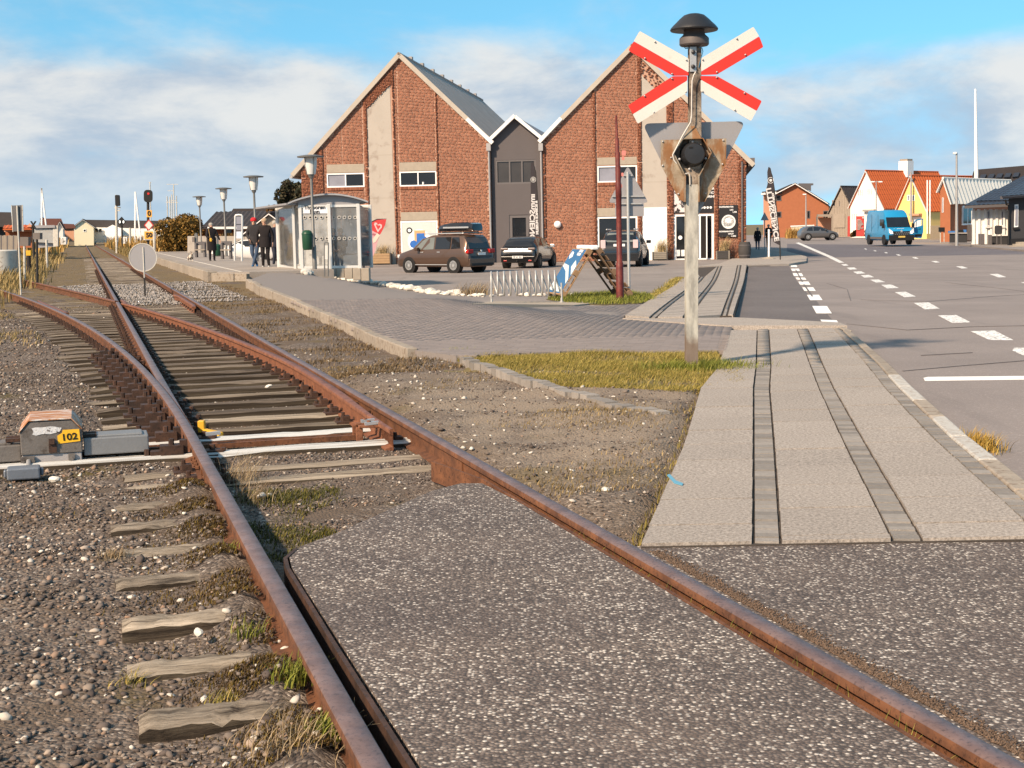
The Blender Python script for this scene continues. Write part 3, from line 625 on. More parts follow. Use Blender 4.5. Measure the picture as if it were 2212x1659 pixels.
# drive and detection rods across the turnout -----------------------
mb = MB()
def P3(s, t, z): x, y = XY(s, t); return (x, y, z)
mb.bar(P3(-.75, 6.50, -.125), P3(1.22, 6.50, -.125), .05, .035); mb.bar(P3(-.75, 6.64, -.13), P3(1.20, 6.64, -.13), .03, .03)
mb.build('drive_rod', M_RSIDE, TRK, world=True)
mb = MB()
for q in (6.36, 6.50):
    c = sC(6.3)
    mb.bar(P3(c - .17, q, -.14), P3(c - .17, q, -.035), .05, .018, up=(UX, UY, 0)); mb.bar(P3(c - .175, q, -.03), P3(c - .03, q, -.035), .05, .018); mb.lathe([(.016, 0), (.016, .03)], 6, P3(c - .10, q, -.02))
mb.build('blade_bracket', M_BLADE, TRK, world=True, bevel=.004)
M_GALV = mat('galvanised_steel', (.42, .42, .42), .5, .55, var=.12, vs=25, bump=.15, bs=80, spec=.5)
mb = MB()
for s, t, z in ((sC(6.3) - .08, 6.36, -.012), (sC(6.3) - .08, 6.50, -.012), (.16, 6.45, -.03)): mb.bar(P3(s - .05, t, z), P3(s + .05, t, z + .004), .035, .022)
mb.build('clamp_pin', M_GALV, TRK, world=True)
M_YEL = mat('yellow_paint', (.66, .36, .03), .5, var=.15, vs=14, bump=.2, bs=70, col2=(.33, .15, .03), c2=(.58, .7))
mb = MB(); mb.bar(P3(.135, 7.12, -.11), P3(.135, 7.12, -.02), .06, .05); mb.bar(P3(.15, 7.10, -.10), P3(.26, 6.95, -.115), .05, .04); mb.build('yellow_lug', M_YEL, TRK, world=True, bevel=.008)
# steel guards bounding the crossing panel
def strip(name, pts, h, th, z, m):
    mb = MB()
    for a, b in zip(pts[:-1], pts[1:]): mb.bar(P3(a[0], a[1], z - h / 2), P3(b[0], b[1], z - h / 2), th, h)
    return mb.build(name, m, TRK, world=True)
strip('flangeway_guard', [(.100, -6), (.094, 0), (.090, 1.2), (.093, 2.28), (.108, 2.46), (.18, 2.62)], .14, .016, -.016, M_DKIRON)
strip('flangeway_guard', [(1.413, -6), (1.413, 3.4), (1.41, 3.95), (1.36, 4.25), (1.29, 4.65)], .12, .014, -.022, M_RSIDE)
# ------------------------------------------------------------------ point machine 102
PMX, PMY = XY(-1.10, 6.2); PM = thing('point_machine', 'small grey point machine box with rusty lid and yellow plate reading 102', 'point machine', (PMX, PMY, -.115), TH)
M_PMG = mat('machine_grey', (.155, .14, .128), .65, .2, var=.3, vs=9, bump=.3, bs=90, col2=(.08, .065, .055), c2=(.5, .68))
M_PML = mat('machine_pale_grey', (.36, .34, .335), .6, .2, var=.12, vs=16, bump=.2, bs=90, col2=(.2, .17, .15), c2=(.6, .72))
m, t = new_mat('machine_lid'); p = t.n('ShaderNodeTexCoord').outputs['Object']; st_ = t.noise(t.vmath('MULTIPLY', p, (2.2, 14, 5)), 2.0, 5, .62, .3)
cc = t.ramp(st_, [(.36, (.56, .25, .05)), (.45, (.30, .11, .04)), (.52, (.40, .17, .06)), (.60, (.58, .56, .53)), (.8, (.66, .65, .62))]); finish(t, cc, .6, 0, t.noise(p, 60, 4), .25, .004, .4); M_LID = m
mb = MB(); hull = [(0, .05), (.385, .05), (.385, .205), (.325, .268), (.06, .268), (0, .205)]
fr = frame((0, 0, 0), (1, 0, 0), (0, 0, 1)); mb.prism(hull, fr, .46, 0); mb.build('housing', M_PMG, PM, bevel=.006)
mb = MB(); mb.prism([(-.006, .20), (.06, .274), (.325, .274), (.391, .20), (.391, .208), (.327, .284), (.058, .284), (-.006, .208)], frame((0, -.008, 0), (1, 0, 0), (0, 0, 1)), .478); mb.build('lid', M_LID, PM, bevel=.004)
mb = MB(); mb.box((.1925, .22, .02), (.375, .42, .06)); mb.build('base', M_PML, PM, bevel=.006)
mb = MB(); mb.prism([(.235, .115), (.375, .125), (.372, .205), (.268, .205), (.262, .185), (.232, .168)], frame((0, -.0045, 0), (1, 0, 0), (0, 0, 1)), .004); pl = mb.build('number_plate', mat('plate_yellow', (.82, .46, .03), .45, var=.06, bump=0), PM)
M_BLK = mat('matt_black', (.012, .012, .012), .6, var=.1, bump=0); M_WHT = mat('clean_white', (.80, .79, .77), .5, var=.05, bump=0)
text('102', .062, M_BLK, frame((.307, -.006, .156), (1, 0, .06), (0, 0, 1)), pl, 'number', bold=.0012, world=False, sx=1.12)
mb = MB(); mb.prism([(.075, .245), (.10, .25), (.14, .247), (.20, .252), (.262, .238), (.25, .215), (.225, .208), (.19, .200), (.14, .204), (.10, .196), (.078, .203), (.085, .225)], frame((0, -.003, -.018), (1, 0, 0), (0, 0, 1)), .002); mb.build('paint_patch', mat('peeling_white', (.62, .62, .62), .7, var=.1, vs=30, bump=.5, bs=60, col2=(.14, .12, .11), c2=(.54, .6)), PM)
mb = MB(); mb.box((.195, -.012, .135), (.035, .03, .035)); mb.box((.20, -.006, .09), (.05, .012, .06)); mb.build('latch', M_DKIRON, PM)
mb = MB(); mb.box((.04, -.005, .018), (.085, .02, .05)); mb.lathe([(.012, -.012), (.012, .012)], 6, (.012, -.015, .015), M=Matrix.Rotation(R(90), 3, 'X')); mb.lathe([(.012, -.012), (.012, .012)], 6, (.075, -.015, .015), M=Matrix.Rotation(R(90), 3, 'X')); mb.build('flange', M_PMG, PM)
mb = MB(); mb.box((.315, -.004, .018), (.04, .014, .055)); mb.lathe([(.013, -.01), (.013, .012)], 10, (.315, -.012, .01), M=Matrix.Rotation(R(90), 3, 'X')); mb.build('lifting_eye', M_PMG, PM)
mb = MB(); mb.tube([(.045, -.01, .012), (.045, -.12, -.035), (.04, -.26, -.045)], .017, 10); lev = mb.build('lever', M_GALV, PM, smooth=40)
mb = MB(); mb.box((.025, -.32, -.01), (.20, .13, .075)); mb.box((-.085, -.32, -.01), (.02, .06, .05)); mb.box((.135, -.32, -.01), (.02, .06, .05)); mb.build('counterweight', mat('blue_grey_steel', (.17, .19, .22), .5, .3, var=.15, vs=14, bump=.2, bs=80), lev, bevel=.01)
mb = MB(); mb.box((.605, .17, .075), (.42, .26, .115)); mb.box((.6, .17, .137), (.36, .19, .02)); mb.build('rod_cover', mat('cover_grey', (.21, .215, .22), .55, .3, var=.12, vs=12, bump=.2, bs=80), PM, bevel=.008)
mb = MB(); mb.box((-.36, .17, .06), (.72, .24, .11)); mb.box((-.36, .17, .12), (.6, .18, .02)); mb.build('cable_box', M_PMG, PM, bevel=.008)
for x in (-.05, .435):
    for y in (.1, .2): MB().box((x, y, .145), (.09, .05, .022)).build('coupling_plate', M_DKIRON, PM)
# ------------------------------------------------------------------ brick building with two gables and a grey link
def brick_mat():
    m, t = new_mat('red_brick'); r = rand(t); p = pos(t)
    c = t.ramp(r, [(0, (.165, .060, .035)), (.08, (.215, .080, .046)), (.35, (.25, .096, .055)), (.62, (.28, .11, .063)), (.88, (.305, .126, .074)), (1, (.34, .15, .09))])
    c = t.mix(1.0, c, t.mix(t.noise(p, .55, 4), (.92, .91, .90), (1.09, 1.09, 1.09)), 'MULTIPLY')
    finish(t, c, .9, 0, t.noise(p, 60, 3), .3, .006, .2); return m
M_BRICK = brick_mat(); M_MORTAR = mat('mortar', (.43, .265, .19), .95, var=.15, vs=3, bump=.3, bs=40)
M_CONC = mat('pale_concrete', (.40, .355, .305), .85, var=.10, vs=.9, bump=.2, bs=30, col2=(.30, .25, .21), c2=(.52, .72))
M_LINT = mat('lintel_concrete', (.34, .29, .23), .9, var=.18, vs=5, bump=.3, bs=30)
M_FIBRE = mat('fibre_cement_roof', (.30, .275, .255), .9, var=.22, vs=.8, bump=.3, bs=8, col2=(.38, .355, .33), c2=(.55, .7))
M_VERGE = mat('verge_board', (.42, .37, .31), .85, var=.15, vs=2, bump=.2, bs=30)
M_WHITET = mat('white_trim', (.74, .72, .69), .6, var=.05, vs=3, bump=.1)
M_GREYP = mat('grey_plaster', (.105, .092, .092), .85, var=.06, vs=1.5, bump=.15, bs=50)
M_GREYF = mat('grey_frame', (.12, .108, .107), .6, var=.06, bump=.1)
M_ZINC = mat('zinc_pipe', (.36, .34, .33), .5, .35, var=.1, vs=5, bump=.1)
M_PVC = mat('white_frame', (.80, .79, .77), .4, var=.03, bump=0)
def glass_mat(name, col=(.012, .013, .015), rough=.04, spec=.5): m, t = new_mat(name); p = pos(t); c = t.mix(t.noise(p, .8, 3), tuple(x * .6 for x in col), tuple(x * 1.7 for x in col)); finish(t, c, rough, 0, None, spec=spec); return m
M_GLASS = glass_mat('dark_window_glass'); M_GLASSB = glass_mat('blind_behind_glass', (.20, .20, .23), .12); M_DARK = mat('dark_interior', (.012, .010, .009), .8, bump=0)
EA = R(-8); EX = Vector((math.cos(EA), math.sin(EA), 0)); EN = Vector((-math.sin(EA), math.cos(EA), 0))
BP0 = gz(820, 571, -.5); _o = on_plane(658, 574, BP0, EN); BORG = Vector((_o.x, _o.y, -.5))
def fl(px, py): d = on_plane(px, py, BP0, EN) - BORG; return (d.dot(EX), d.z)
def flx(px, py=480): return fl(px, py)[0]
def flz(px, py): return fl(px, py)[1]
def frect(x0, y0, x1, y1): a, b = fl(x0, (y0 + y1) / 2), fl(x1, (y0 + y1) / 2); return (a[0], fl((x0 + x1) / 2, y1)[1], b[0], fl((x0 + x1) / 2, y0)[1])
def wall_mesh(name, poly, holes, y, th, m, parent):
    """gable wall (x, z) with real openings, front at depth y"""
    import bmesh
    bm = bmesh.new(); bm.faces.new([bm.verts.new((x, y, z)) for x, z in poly])
    for x0, z0, x1, z1 in holes:
        for co, no in (((x0, 0, 0), (1, 0, 0)), ((x1, 0, 0), (1, 0, 0)), ((0, 0, z0), (0, 0, 1)), ((0, 0, z1), (0, 0, 1))):
            bmesh.ops.bisect_plane(bm, geom=bm.verts[:] + bm.edges[:] + bm.faces[:], plane_co=co, plane_no=no)
    dl = []
    for f in bm.faces:
        c = f.calc_center_median()
        if any(x0 < c.x < x1 and z0 < c.z < z1 for x0, z0, x1, z1 in holes): dl.append(f)
    bmesh.ops.delete(bm, geom=dl, context='FACES')
    ed = [e for e in bm.edges if e.is_boundary]; r = bmesh.ops.extrude_edge_only(bm, edges=ed)
    for v in r['geom']:
        if isinstance(v, bmesh.types.BMVert): v.co.y += th
    bmesh.ops.recalc_face_normals(bm, faces=bm.faces[:])
    me = bpy.data.meshes.new(name); bm.to_mesh(me); bm.free(); me.materials.append(m); o = bpy.data.objects.new(name, me); link(o, parent); return o
def bricks(poly, holes, piers, parent, zmin=-.25, course=.0800, y0=0.0, limit=300):
    out = []; P = [(x, z) for x, z in poly]; xs = [p[0] for p in P]; z = zmin; row = 0
    A = []
    while z < max(p[1] for p in P):
        x = min(xs) - .1 - random.uniform(0, .7); k = row * 2 + random.randrange(3)
        while x < max(xs):
            L = .228 if k % 3 < 2 else .108; A.append((x, z, L)); x += L + .014; k += 1
        z += course; row += 1
    cuts = sorted({round(v, 4) for p in piers for v in p} | {round(v, 4) for h in holes for v in (h[0], h[2])}); B_ = []
    for x, z, L in A:                                     # cut bricks at piers and reveals
        e = [x] + [c for c in cuts if x + .02 < c < x + L - .02] + [x + L]
        for i, (p, q) in enumerate(zip(e[:-1], e[1:])):
            p2, q2 = p + (.002 if i else 0), q - (.002 if i < len(e) - 2 else 0)
            if q2 - p2 > .03: B_.append((p2, z, q2 - p2))
    A = np.array(B_); X0, X1, Z0, Z1 = A[:, 0], A[:, 0] + A[:, 2], A[:, 1], A[:, 1] + .056
    k = np.ones(len(A), bool)
    for cx, cz in ((X0, Z0), (X1, Z0), (X1, Z1), (X0, Z1)): k &= inside(cx, cz, P)
    for a, b, c, d in holes: k &= ~((X1 > a + .012) & (X0 < c - .012) & (Z1 > b) & (Z0 < d))
    A = A[k]; yo = np.zeros(len(A)); xm = A[:, 0] + A[:, 2] / 2
    for a, b in piers: yo = np.where((xm > a) & (xm < b), -.075, yo)
    j = rng.uniform(-.003, .003, len(A))
    L = [(A[i, 0] + A[i, 2] / 2, y0 + yo[i] / 2 + j[i] + .036, A[i, 1] + .028, A[i, 2], .072 - yo[i], .056, 0) for i in range(len(A))]
    order = rng.permutation(len(L)); L = [L[i] for i in order]
    pieces('brick', 'brick_courses', L, M_BRICK, parent, limit, world=False)
def window(parent, r, n=2, y=.05, fm=None, glass=None, fw=.07, name='window', sash=.05, bars=()):
    x0, z0, x1, z1 = r; fm = fm or M_PVC; mb = MB(); d = .09
    mb.box(((x0 + x1) / 2, y, z0 + fw / 2), (x1 - x0, d, fw)); mb.box(((x0 + x1) / 2, y, z1 - fw / 2), (x1 - x0, d, fw))
    for x in (x0 + fw / 2, x1 - fw / 2): mb.box((x, y, (z0 + z1) / 2), (fw, d, z1 - z0 - 2 * fw))
    xs = [x0 + fw + (x1 - x0 - 2 * fw) * i / n for i in range(n + 1)]
    for x in xs[1:-1]: mb.box((x, y, (z0 + z1) / 2), (fw * .9, d, z1 - z0 - 2 * fw))
    o = mb.build(name, fm, parent)
    for i, (a, b) in enumerate(zip(xs[:-1], xs[1:])):
        g = (glass[i % len(glass)] if isinstance(glass, (list, tuple)) else glass) or M_GLASS
        q = MB(); q.box(((a + b) / 2, y + .025, (z0 + z1) / 2), (b - a - fw * .9 * (n > 1) * .5, .012, z1 - z0 - 2 * fw)); q.build('pane', g, o)
    return o
BLD = thing('brick_building', 'red brick building with two tall gables joined by a dark grey link', 'building', BORG, EA)
# gable outlines (local x, z)
aL, aA, aR = fl(659, 362), fl(863, 122), fl(1058, 306); bL, bA, bR = fl(1172, 303), fl(1366, 104), fl(1612, 345)
G1 = [(0, -.45), (aR[0], -.45), aR, aA, (0, aL[1])]; G2 = [(bL[0], -.45), (bR[0], -.45), (bR[0], bR[1]), bA, bL]
W1, W2, W3 = frect(706, 374, 787, 404.5), frect(863, 370, 943, 402), frect(1290.5, 358, 1376, 393.5)
L1, L2, L3 = frect(706, 355, 787, 373), frect(863, 350, 943, 369), frect(1290, 340, 1376, 356)
PW, PL_ = frect(866, 477, 946, 571), frect(866, 458, 945, 476)
DW = frect(745, 482, 790, 571); DL_ = frect(744, 462, 790, 481)
LW, LL = frect(1291, 468, 1377, 563), frect(1290, 449, 1377, 467)
SD = frect(1456, 462, 1542, 563); SS_ = frect(1456, 398, 1542, 461)
def poly_px(L): return [fl(*p) for p in L]
S1 = poly_px([(803, 572), (857, 571), (842, 182), (792, 237)]); S2 = poly_px([(1388, 566), (1442, 564), (1439, 218), (1386, 162)])
def poly_hole(P): xs = [p[0] for p in P]; return xs
h1 = [W1, W2, L1, L2, PW, PL_, DW, DL_]; h2 = [W3, L3, LW, LL, SD, SS_]
def strip_bricks_filter(P):
    x0, x1 = min(p[0] for p in P), max(p[0] for p in P); return x0, x1
for gname, G, holes, S, piers in (('left', G1, h1, S1, [(0, flx(702)), (flx(788, 300), flx(853, 300)), (flx(943, 420), flx(948, 420))]), ('right', G2, h2, S2, [(bL[0], flx(1180)), (flx(1282, 400), flx(1288, 400)), (flx(1377, 300), flx(1456, 450)), (flx(1543), flx(1552)), (flx(1594), bR[0])])):
    wl = wall_mesh('wall', G, [h for h in holes], .010, .3, M_MORTAR, BLD)
    x0, x1 = strip_bricks_filter(S); zt = [p[1] for p in S]
    hs = list(holes) + [(x0, -1, x1, min(zt[2], zt[3]))]
    n = 40                                                     # stepped head of the concrete panel
    for i in range(n):
        xa, xb = x0 + (x1 - x0) * i / n, x0 + (x1 - x0) * (i + 1) / n; f = (i + .5) / n; top = zt[3] + (zt[2] - zt[3]) * f
        hs.append((xa, -1, xb, top))
    bricks(G, hs, piers, wl)
    mb = MB(); mb.prism(S, frame((0, -.008, 0), (1, 0, 0), (0, 0, 1)), .04); sp = mb.build('concrete_panel', M_CONC, BLD, bevel=.01)
    if gname == 'right':
        q = MB(); z1_ = flz(1415, 448); q.box(((x0 + x1) / 2, -.012, (z1_ - .3) / 2), (x1 - x0 - .04, .01, z1_ + .3)); q.build('white_paint', M_WHT, sp)
    for zc in ((flz(820, 335), flz(820, 428)) if gname == 'left' else (flz(1410, 393),)):
        q = MB(); q.box(((x0 + x1) / 2, -.010, zc), (x1 - x0 - .02, .006, .016)); q.build('panel_joint', M_LINT, sp)
for r in (L1, L2, L3, PL_, DL_, LL):
    MB().box(((r[0] + r[2]) / 2, .045, (r[1] + r[3]) / 2), (r[2] - r[0], .12, r[3] - r[1])).build('lintel', M_LINT, BLD, bevel=.012)
window(BLD, W1, 2, glass=(M_GLASSB, M_GLASS)); wo = window(BLD, W2, 2); window(BLD, W3, 2, glass=(M_GLASSB, M_GLASS))
MB().lathe([(.05, 0), (.06, .14)], 10, (W2[0] + 1.32, .03, W2[1] + .08)).build('cup', M_WHT, wo)
for r in (W1, W2, W3):                                         # soldier-course sills
    L = [(r[0] + .06 + i * .075, .0, r[1] - .09, .062, .10, .16, 0) for i in range(int((r[2] - r[0] - .05) / .075))]
    sb = MB().box(((r[0] + r[2]) / 2, .05, r[1] - .09), (r[2] - r[0], .06, .15)).build('sill', M_MORTAR, BLD); pieces('sill_brick', 'x', L, M_BRICK, sb, 300, world=False)
window(BLD, DW, 1, fw=.12, y=.06); window(BLD, LW, 2, fw=.09, y=.06)
# shop door, black fascia with cow drawing, wall sign
dr = window(BLD, SD, 3, fw=.12, y=.08, glass=(M_GLASS, M_DARK, M_DARK), name='shop_door')
x0, z0, x1, z1 = SD; q = MB(); q.box((x1 - .38, -.06, (z0 + z1) / 2), (.06, .35, z1 - z0 - .2)); q.build('open_leaf', M_PVC, dr)
for i, (dx, dz, w_, h_) in enumerate(((.33, 1.15, .22, .22), (.22, .42, .2, .34), (.48, .42, .2, .34))):
    mb = MB()
    if i == 0: mb.lathe([(.11, 0), (.11, .006)], 14, (x0 + dx, .075, z0 + .1 + dz), M=Matrix.Rotation(R(90), 3, 'X'))
    else: mb.box((x0 + dx, .072, z0 + dz), (w_, .006, h_))
    mb.build('door_notice', M_WHT, dr)
mb = MB(); mb.lathe([(.30, 0), (.30, .04)], 20, (x0 + 1.42, .22, z0 + .62), M=Matrix.Rotation(R(90), 3, 'X')); mb.build('round_sign', M_BLK, dr)
mb = MB(); mb.lathe([(.26, 0), (.26, .01)], 20, (x0 + 1.42, .175, z0 + .62), M=Matrix.Rotation(R(90), 3, 'X')); mb.build('sign_emblem', mat('pale_print', (.3, .27, .25), .6, bump=0, col2=(.03, .03, .03), vs=9, c2=(.45, .55)), dr)
M_PLATE = mat('black_board', (.022, .020, .021), .42, var=.2, vs=2, bump=0); x0, z0, x1, z1 = SS_
fs = MB().box(((x0 + x1) / 2, .02, (z0 + z1) / 2), (x1 - x0, .06, z1 - z0 - .02)).build('fascia_sign', M_PLATE, BLD)
mb = MB(); mb.box((x0 + .42, -.014, z0 + .75), (.84, .012, 1.35)); mb.build('cow_print', mat('cow_print', (.62, .55, .53), .6, var=.05, vs=2, bump=0, col2=(.02, .017, .017), c2=(.545, .56)), fs)
fr0 = frame((x0 + 1.72, -.012, z0), (1, 0, 0), (0, 0, 1))
for i, (s_, dz) in enumerate((('OM', 1.62), ('VAFLER', 1.30), ('SOFT ICE', 1.08), ('ICE DRINKS', .88))): text(s_, .17 if i else .24, M_WHT, fr0 @ Matrix.Translation((.14, dz, 0)), fs, 'sign_lettering', world=False, bold=.004)
for i in range(5): MB().lathe([(.065, 0), (.065, .008)], 12, (x0 + 1.30 + i * .165, -.012, z0 + .3), M=Matrix.Rotation(R(90), 3, 'X')).build('sign_dot', M_WHT, fs)
r = frect(1553.5, 443, 1594, 512.5); cx, cz = (r[0] + r[2]) / 2, (r[1] + r[3]) / 2
ws = MB().box((cx, -.085, cz), (r[2] - r[0], .04, r[3] - r[1])).build('wall_sign', M_PLATE, BLD, bevel=.02)
mb = MB()
for ra in (.37, .33):
    mb.lathe([(ra, 0), (ra, .004), (ra - .025, .004), (ra - .025, 0)], 32, (cx, -.107, cz - .03), M=Matrix.Rotation(R(90), 3, 'X'))
mb.build('sign_ring', M_WHT, ws)
mb = MB(); mb.lathe([(.13, 0), (.10, .012), (.02, .016)], 9, (cx, -.107, cz + .03), M=Matrix.Rotation(R(90), 3, 'X'))
for k in range(6): a = k * 1.047 + .3; mb.lathe([(.055, 0), (.03, .01)], 7, (cx + .13 * math.cos(a), -.107, cz + .03 + .10 * math.sin(a)), M=Matrix.Rotation(R(90), 3, 'X'))
mb.build('sign_emblem', M_WHT, ws)
for s_, dx, dz, sz in (('EKSPERIMENTER', -.12, .76, .105), ('LEG', .16, .60, .11), ('LÆR', .33, .48, .11), ('EKSPERIMENTERE', -.12, -.55, .10), ('OPLEV', .12, -.68, .10), ('LÆRE', .27, -.80, .10), ('MUSEUM', 0, -.30, .075)):
    text(s_, sz, M_WHT, frame((cx + dx, -.108, cz + dz), (1, 0, 0), (0, 0, 1)), ws, 'sign_lettering', world=False, bold=.003)
# poster window left of the car
r = PW; window(BLD, r, 1, fw=.09, y=.05, glass=M_GLASSB)
pb = MB().box(((r[0] + r[2]) / 2, .02, (r[1] + r[3]) / 2), (r[2] - r[0] - .2, .02, r[3] - r[1] - .2)).build('window_poster', mat('pale_poster', (.52, .55, .52), .5, var=.12, vs=1.3, bump=.4, bs=4), BLD)
M_BLUE = mat('print_blue', (.03, .13, .42), .5, var=.3, vs=6, bump=0); M_ORNG = mat('print_tan', (.55, .33, .16), .6, bump=0)
def disc(x, z, ra, m, y=.006, nm='print', n=20): return MB().lathe([(ra, 0), (ra, .003)], n, (x, y, z), M=Matrix.Rotation(R(90), 3, 'X')).build(nm, m, pb)
disc(r[0] + 1.05, r[3] - 1.12, .66, M_WHT, .008); disc(r[0] + .5, r[3] - .52, .17, M_BLK, .004); disc(r[0] + .5, r[3] - .52, .10, M_WHT, .001, n=7)
MB().box((r[0] + 1.08, .006, r[3] - .9), (.62, .004, .75)).build('print', M_ORNG, pb); MB().box((r[0] + 1.12, .002, r[3] - .98), (.44, .004, .58)).build('print', M_BLUE, pb); disc(r[0] + .72, r[3] - 1.28, .22, M_BLUE, .001, n=8); disc(r[0] + 1.3, r[3] - 1.02, .18, M_BLUE, -.001, n=9)
# roofs ------------------------------------------------------------
DEP = 28.5
def roof_plane(name, x0, z0, x1, z1, y0, y1, m, parent, th=.09, wave=.0):
    a, b = Vector((x0, 0, z0)), Vector((x1, 0, z1)); d = (b - a); L = d.length; d.normalize(); nrm = Vector((-d.z, 0, d.x))
    if nrm.z < 0: nrm = -nrm
    mb = MB(); n = max(1, int((y1 - y0) / .35)) if wave else 1
    for i in range(n):
        ya, yb = y0 + (y1 - y0) * i / n, y0 + (y1 - y0) * (i + 1) / n; up = nrm * (wave * (i % 2))
        v = [a + nrm * .0 + up, b + up, b + nrm * th + up, a + nrm * th + up]
        mb.add([p + Vector((0, yy, 0)) for yy in (ya, yb) for p in v], [(0, 1, 2, 3), (7, 6, 5, 4), (0, 4, 5, 1), (1, 5, 6, 2), (2, 6, 7, 3), (3, 7, 4, 0)])
    return mb.build(name, m, parent)
def verge(x0, z0, x1, z1, m=M_VERGE, w=.24, parent=None, y=-.10, lift=.06):
    d = Vector((x1 - x0, 0, z1 - z0)).normalized(); n = Vector((-d.z, 0, d.x)); n = n if n.z > 0 else -n; o = n * lift
    return MB().bar(Vector((x0, y, z0)) + o, Vector((x1, y, z1)) + o, w, .20, up=(0, 1, 0)).build('verge_board', m, parent or BLD)
def bar_on(x0, z0, x1, z1): pass
# back walls so the roofs have a body
for G in (G1, G2):
    P = [(x, z) for x, z in G]; mb = MB(); mb.prism(P, frame((0, DEP, 0), (1, 0, 0), (0, 0, 1)), .3); mb.build('wall', M_MORTAR, BLD)
for x, zt in ((0, aL[1]), (aR[0], aR[1]), (bL[0], bL[1]), (bR[0], bR[1])):
    MB().box((x + (.15 if x in (0, bL[0]) else -.15), DEP / 2 + .16, (zt - .45) / 2), (.29, DEP - .4, zt + .45)).build('wall', M_BRICK if x == bR[0] else M_MORTAR, BLD)
ex_ = .35
for A, Lp, Rp, lo, ro in ((aA, (0, aL[1]), aR, .45, .12), (bA, bL, bR, .12, .35)):
    sl_ = (A[1] - Lp[1]) / (A[0] - Lp[0]); sr_ = (A[1] - Rp[1]) / (Rp[0] - A[0])
    roof_plane('roof', Lp[0] - lo, Lp[1] - lo * sl_, A[0], A[1], -.16, DEP + .2, M_FIBRE, BLD); roof_plane('roof', Rp[0] + ro, Rp[1] - ro * sr_, A[0], A[1], -.16, DEP + .2, M_FIBRE, BLD)
    verge(Lp[0] - lo, Lp[1] - lo * sl_, A[0] + .1, A[1] + .1 * sl_); verge(A[0], A[1], Rp[0] + ro, Rp[1] - ro * sr_)
    MB().tube([(A[0], -.2, A[1] + .13), (A[0], DEP + .2, A[1] + .13)], .09, 8).build('ridge_cap', M_FIBRE, BLD)
    mb = MB()
    for y in np.arange(3, DEP, 3.2): MB().box((A[0], y, A[1] + .25), (.2, .35, .16)).build('ridge_vent', M_FIBRE, BLD)
MB().tube([(-.52, -.25, aL[1] - .5), (-.52, DEP, aL[1] - .5)], .09, 8).build('gutter', M_ZINC, BLD)
# grey link ---------------------------------------------------------
gl_, gA, gr_ = fl(1059, 306), fl(1112, 254), fl(1171, 303)
GW, GD = frect(1070, 345, 1157, 397), frect(1100, 464, 1142, 571)
GG = [(gl_[0] + .02, -.45), (gr_[0] - .02, -.45), (gr_[0] - .02, gr_[1]), gA, (gl_[0] + .02, gl_[1])]
wall_mesh('grey_wall', GG, [GW, GD], .16, .3, M_GREYP, BLD)
window(BLD, GW, 3, y=.22, fm=M_GREYF, glass=glass_mat('grey_window_glass', (.045, .04, .037), .08), fw=.09)
window(BLD, GD, 1, y=.24, fm=M_GREYF, fw=.16, name='grey_door')
M_LINKR = mat('link_roof', (.23, .23, .25), .6, var=.1, vs=1, bump=.1)
roof_plane('link_roof', gl_[0] - .2, gl_[1] - .2, gA[0], gA[1], .02, 14, M_LINKR, BLD); roof_plane('link_roof', gr_[0] + .2, gr_[1] - .2, gA[0], gA[1], .02, 14, M_LINKR, BLD)
verge(gl_[0] - .05, gl_[1] - .02, gA[0] + .06, gA[1] + .06, M_WHITET, .18, y=-.14); verge(gA[0], gA[1], gr_[0] + .05, gr_[1] - .02, M_WHITET, .18, y=-.14)
k1 = (aA[1] - aR[1]) / (aR[0] - aA[0]); verge(aR[0] - 1.25, aR[1] + 1.25 * k1, aR[0] + .14, aR[1] - .14 * k1, M_WHITET, .20, y=-.15); verge(bL[0] - .14, bL[1] - .14, bL[0] + 1.1, bL[1] + 1.1, M_WHITET, .20, y=-.15)
for px in (1056.5, 1169):
    x = flx(px, 320); zt = flz(px, 312); q = MB(); q.box((x, -.16, zt - .15), (.24, .2, .4)); hp = q.build('rain_hopper', M_ZINC, BLD); MB().tube([(x, -.14, zt - .3), (x + .02, -.14, -.3)], .055, 10).build('downpipe', M_ZINC, BLD, smooth=40)
x = flx(1603, 420); MB().tube([(x, -.12, bR[1] - .1), (x, -.12, -.3)], .05, 8).build('downpipe', M_GREYF, BLD, smooth=40)
MB().box((bR[0] + .28, DEP / 2, bR[1] - .12), (.34, DEP, .42)).build('eaves_box', M_GREYF, BLD)
mb = MB(); lx_, lz_ = fl(1205, 485); mb.lathe([(.03, -.02), (.19, -.05), (.20, -.12), (.15, -.2), (.04, -.24)], 16, (lx_, 0, lz_), M=Matrix.Rotation(R(90), 3, 'X') @ Matrix.Scale(-1, 3, Vector((0, 0, 1)))); mb.build('wall_lamp', M_WHT, BLD, smooth=60)
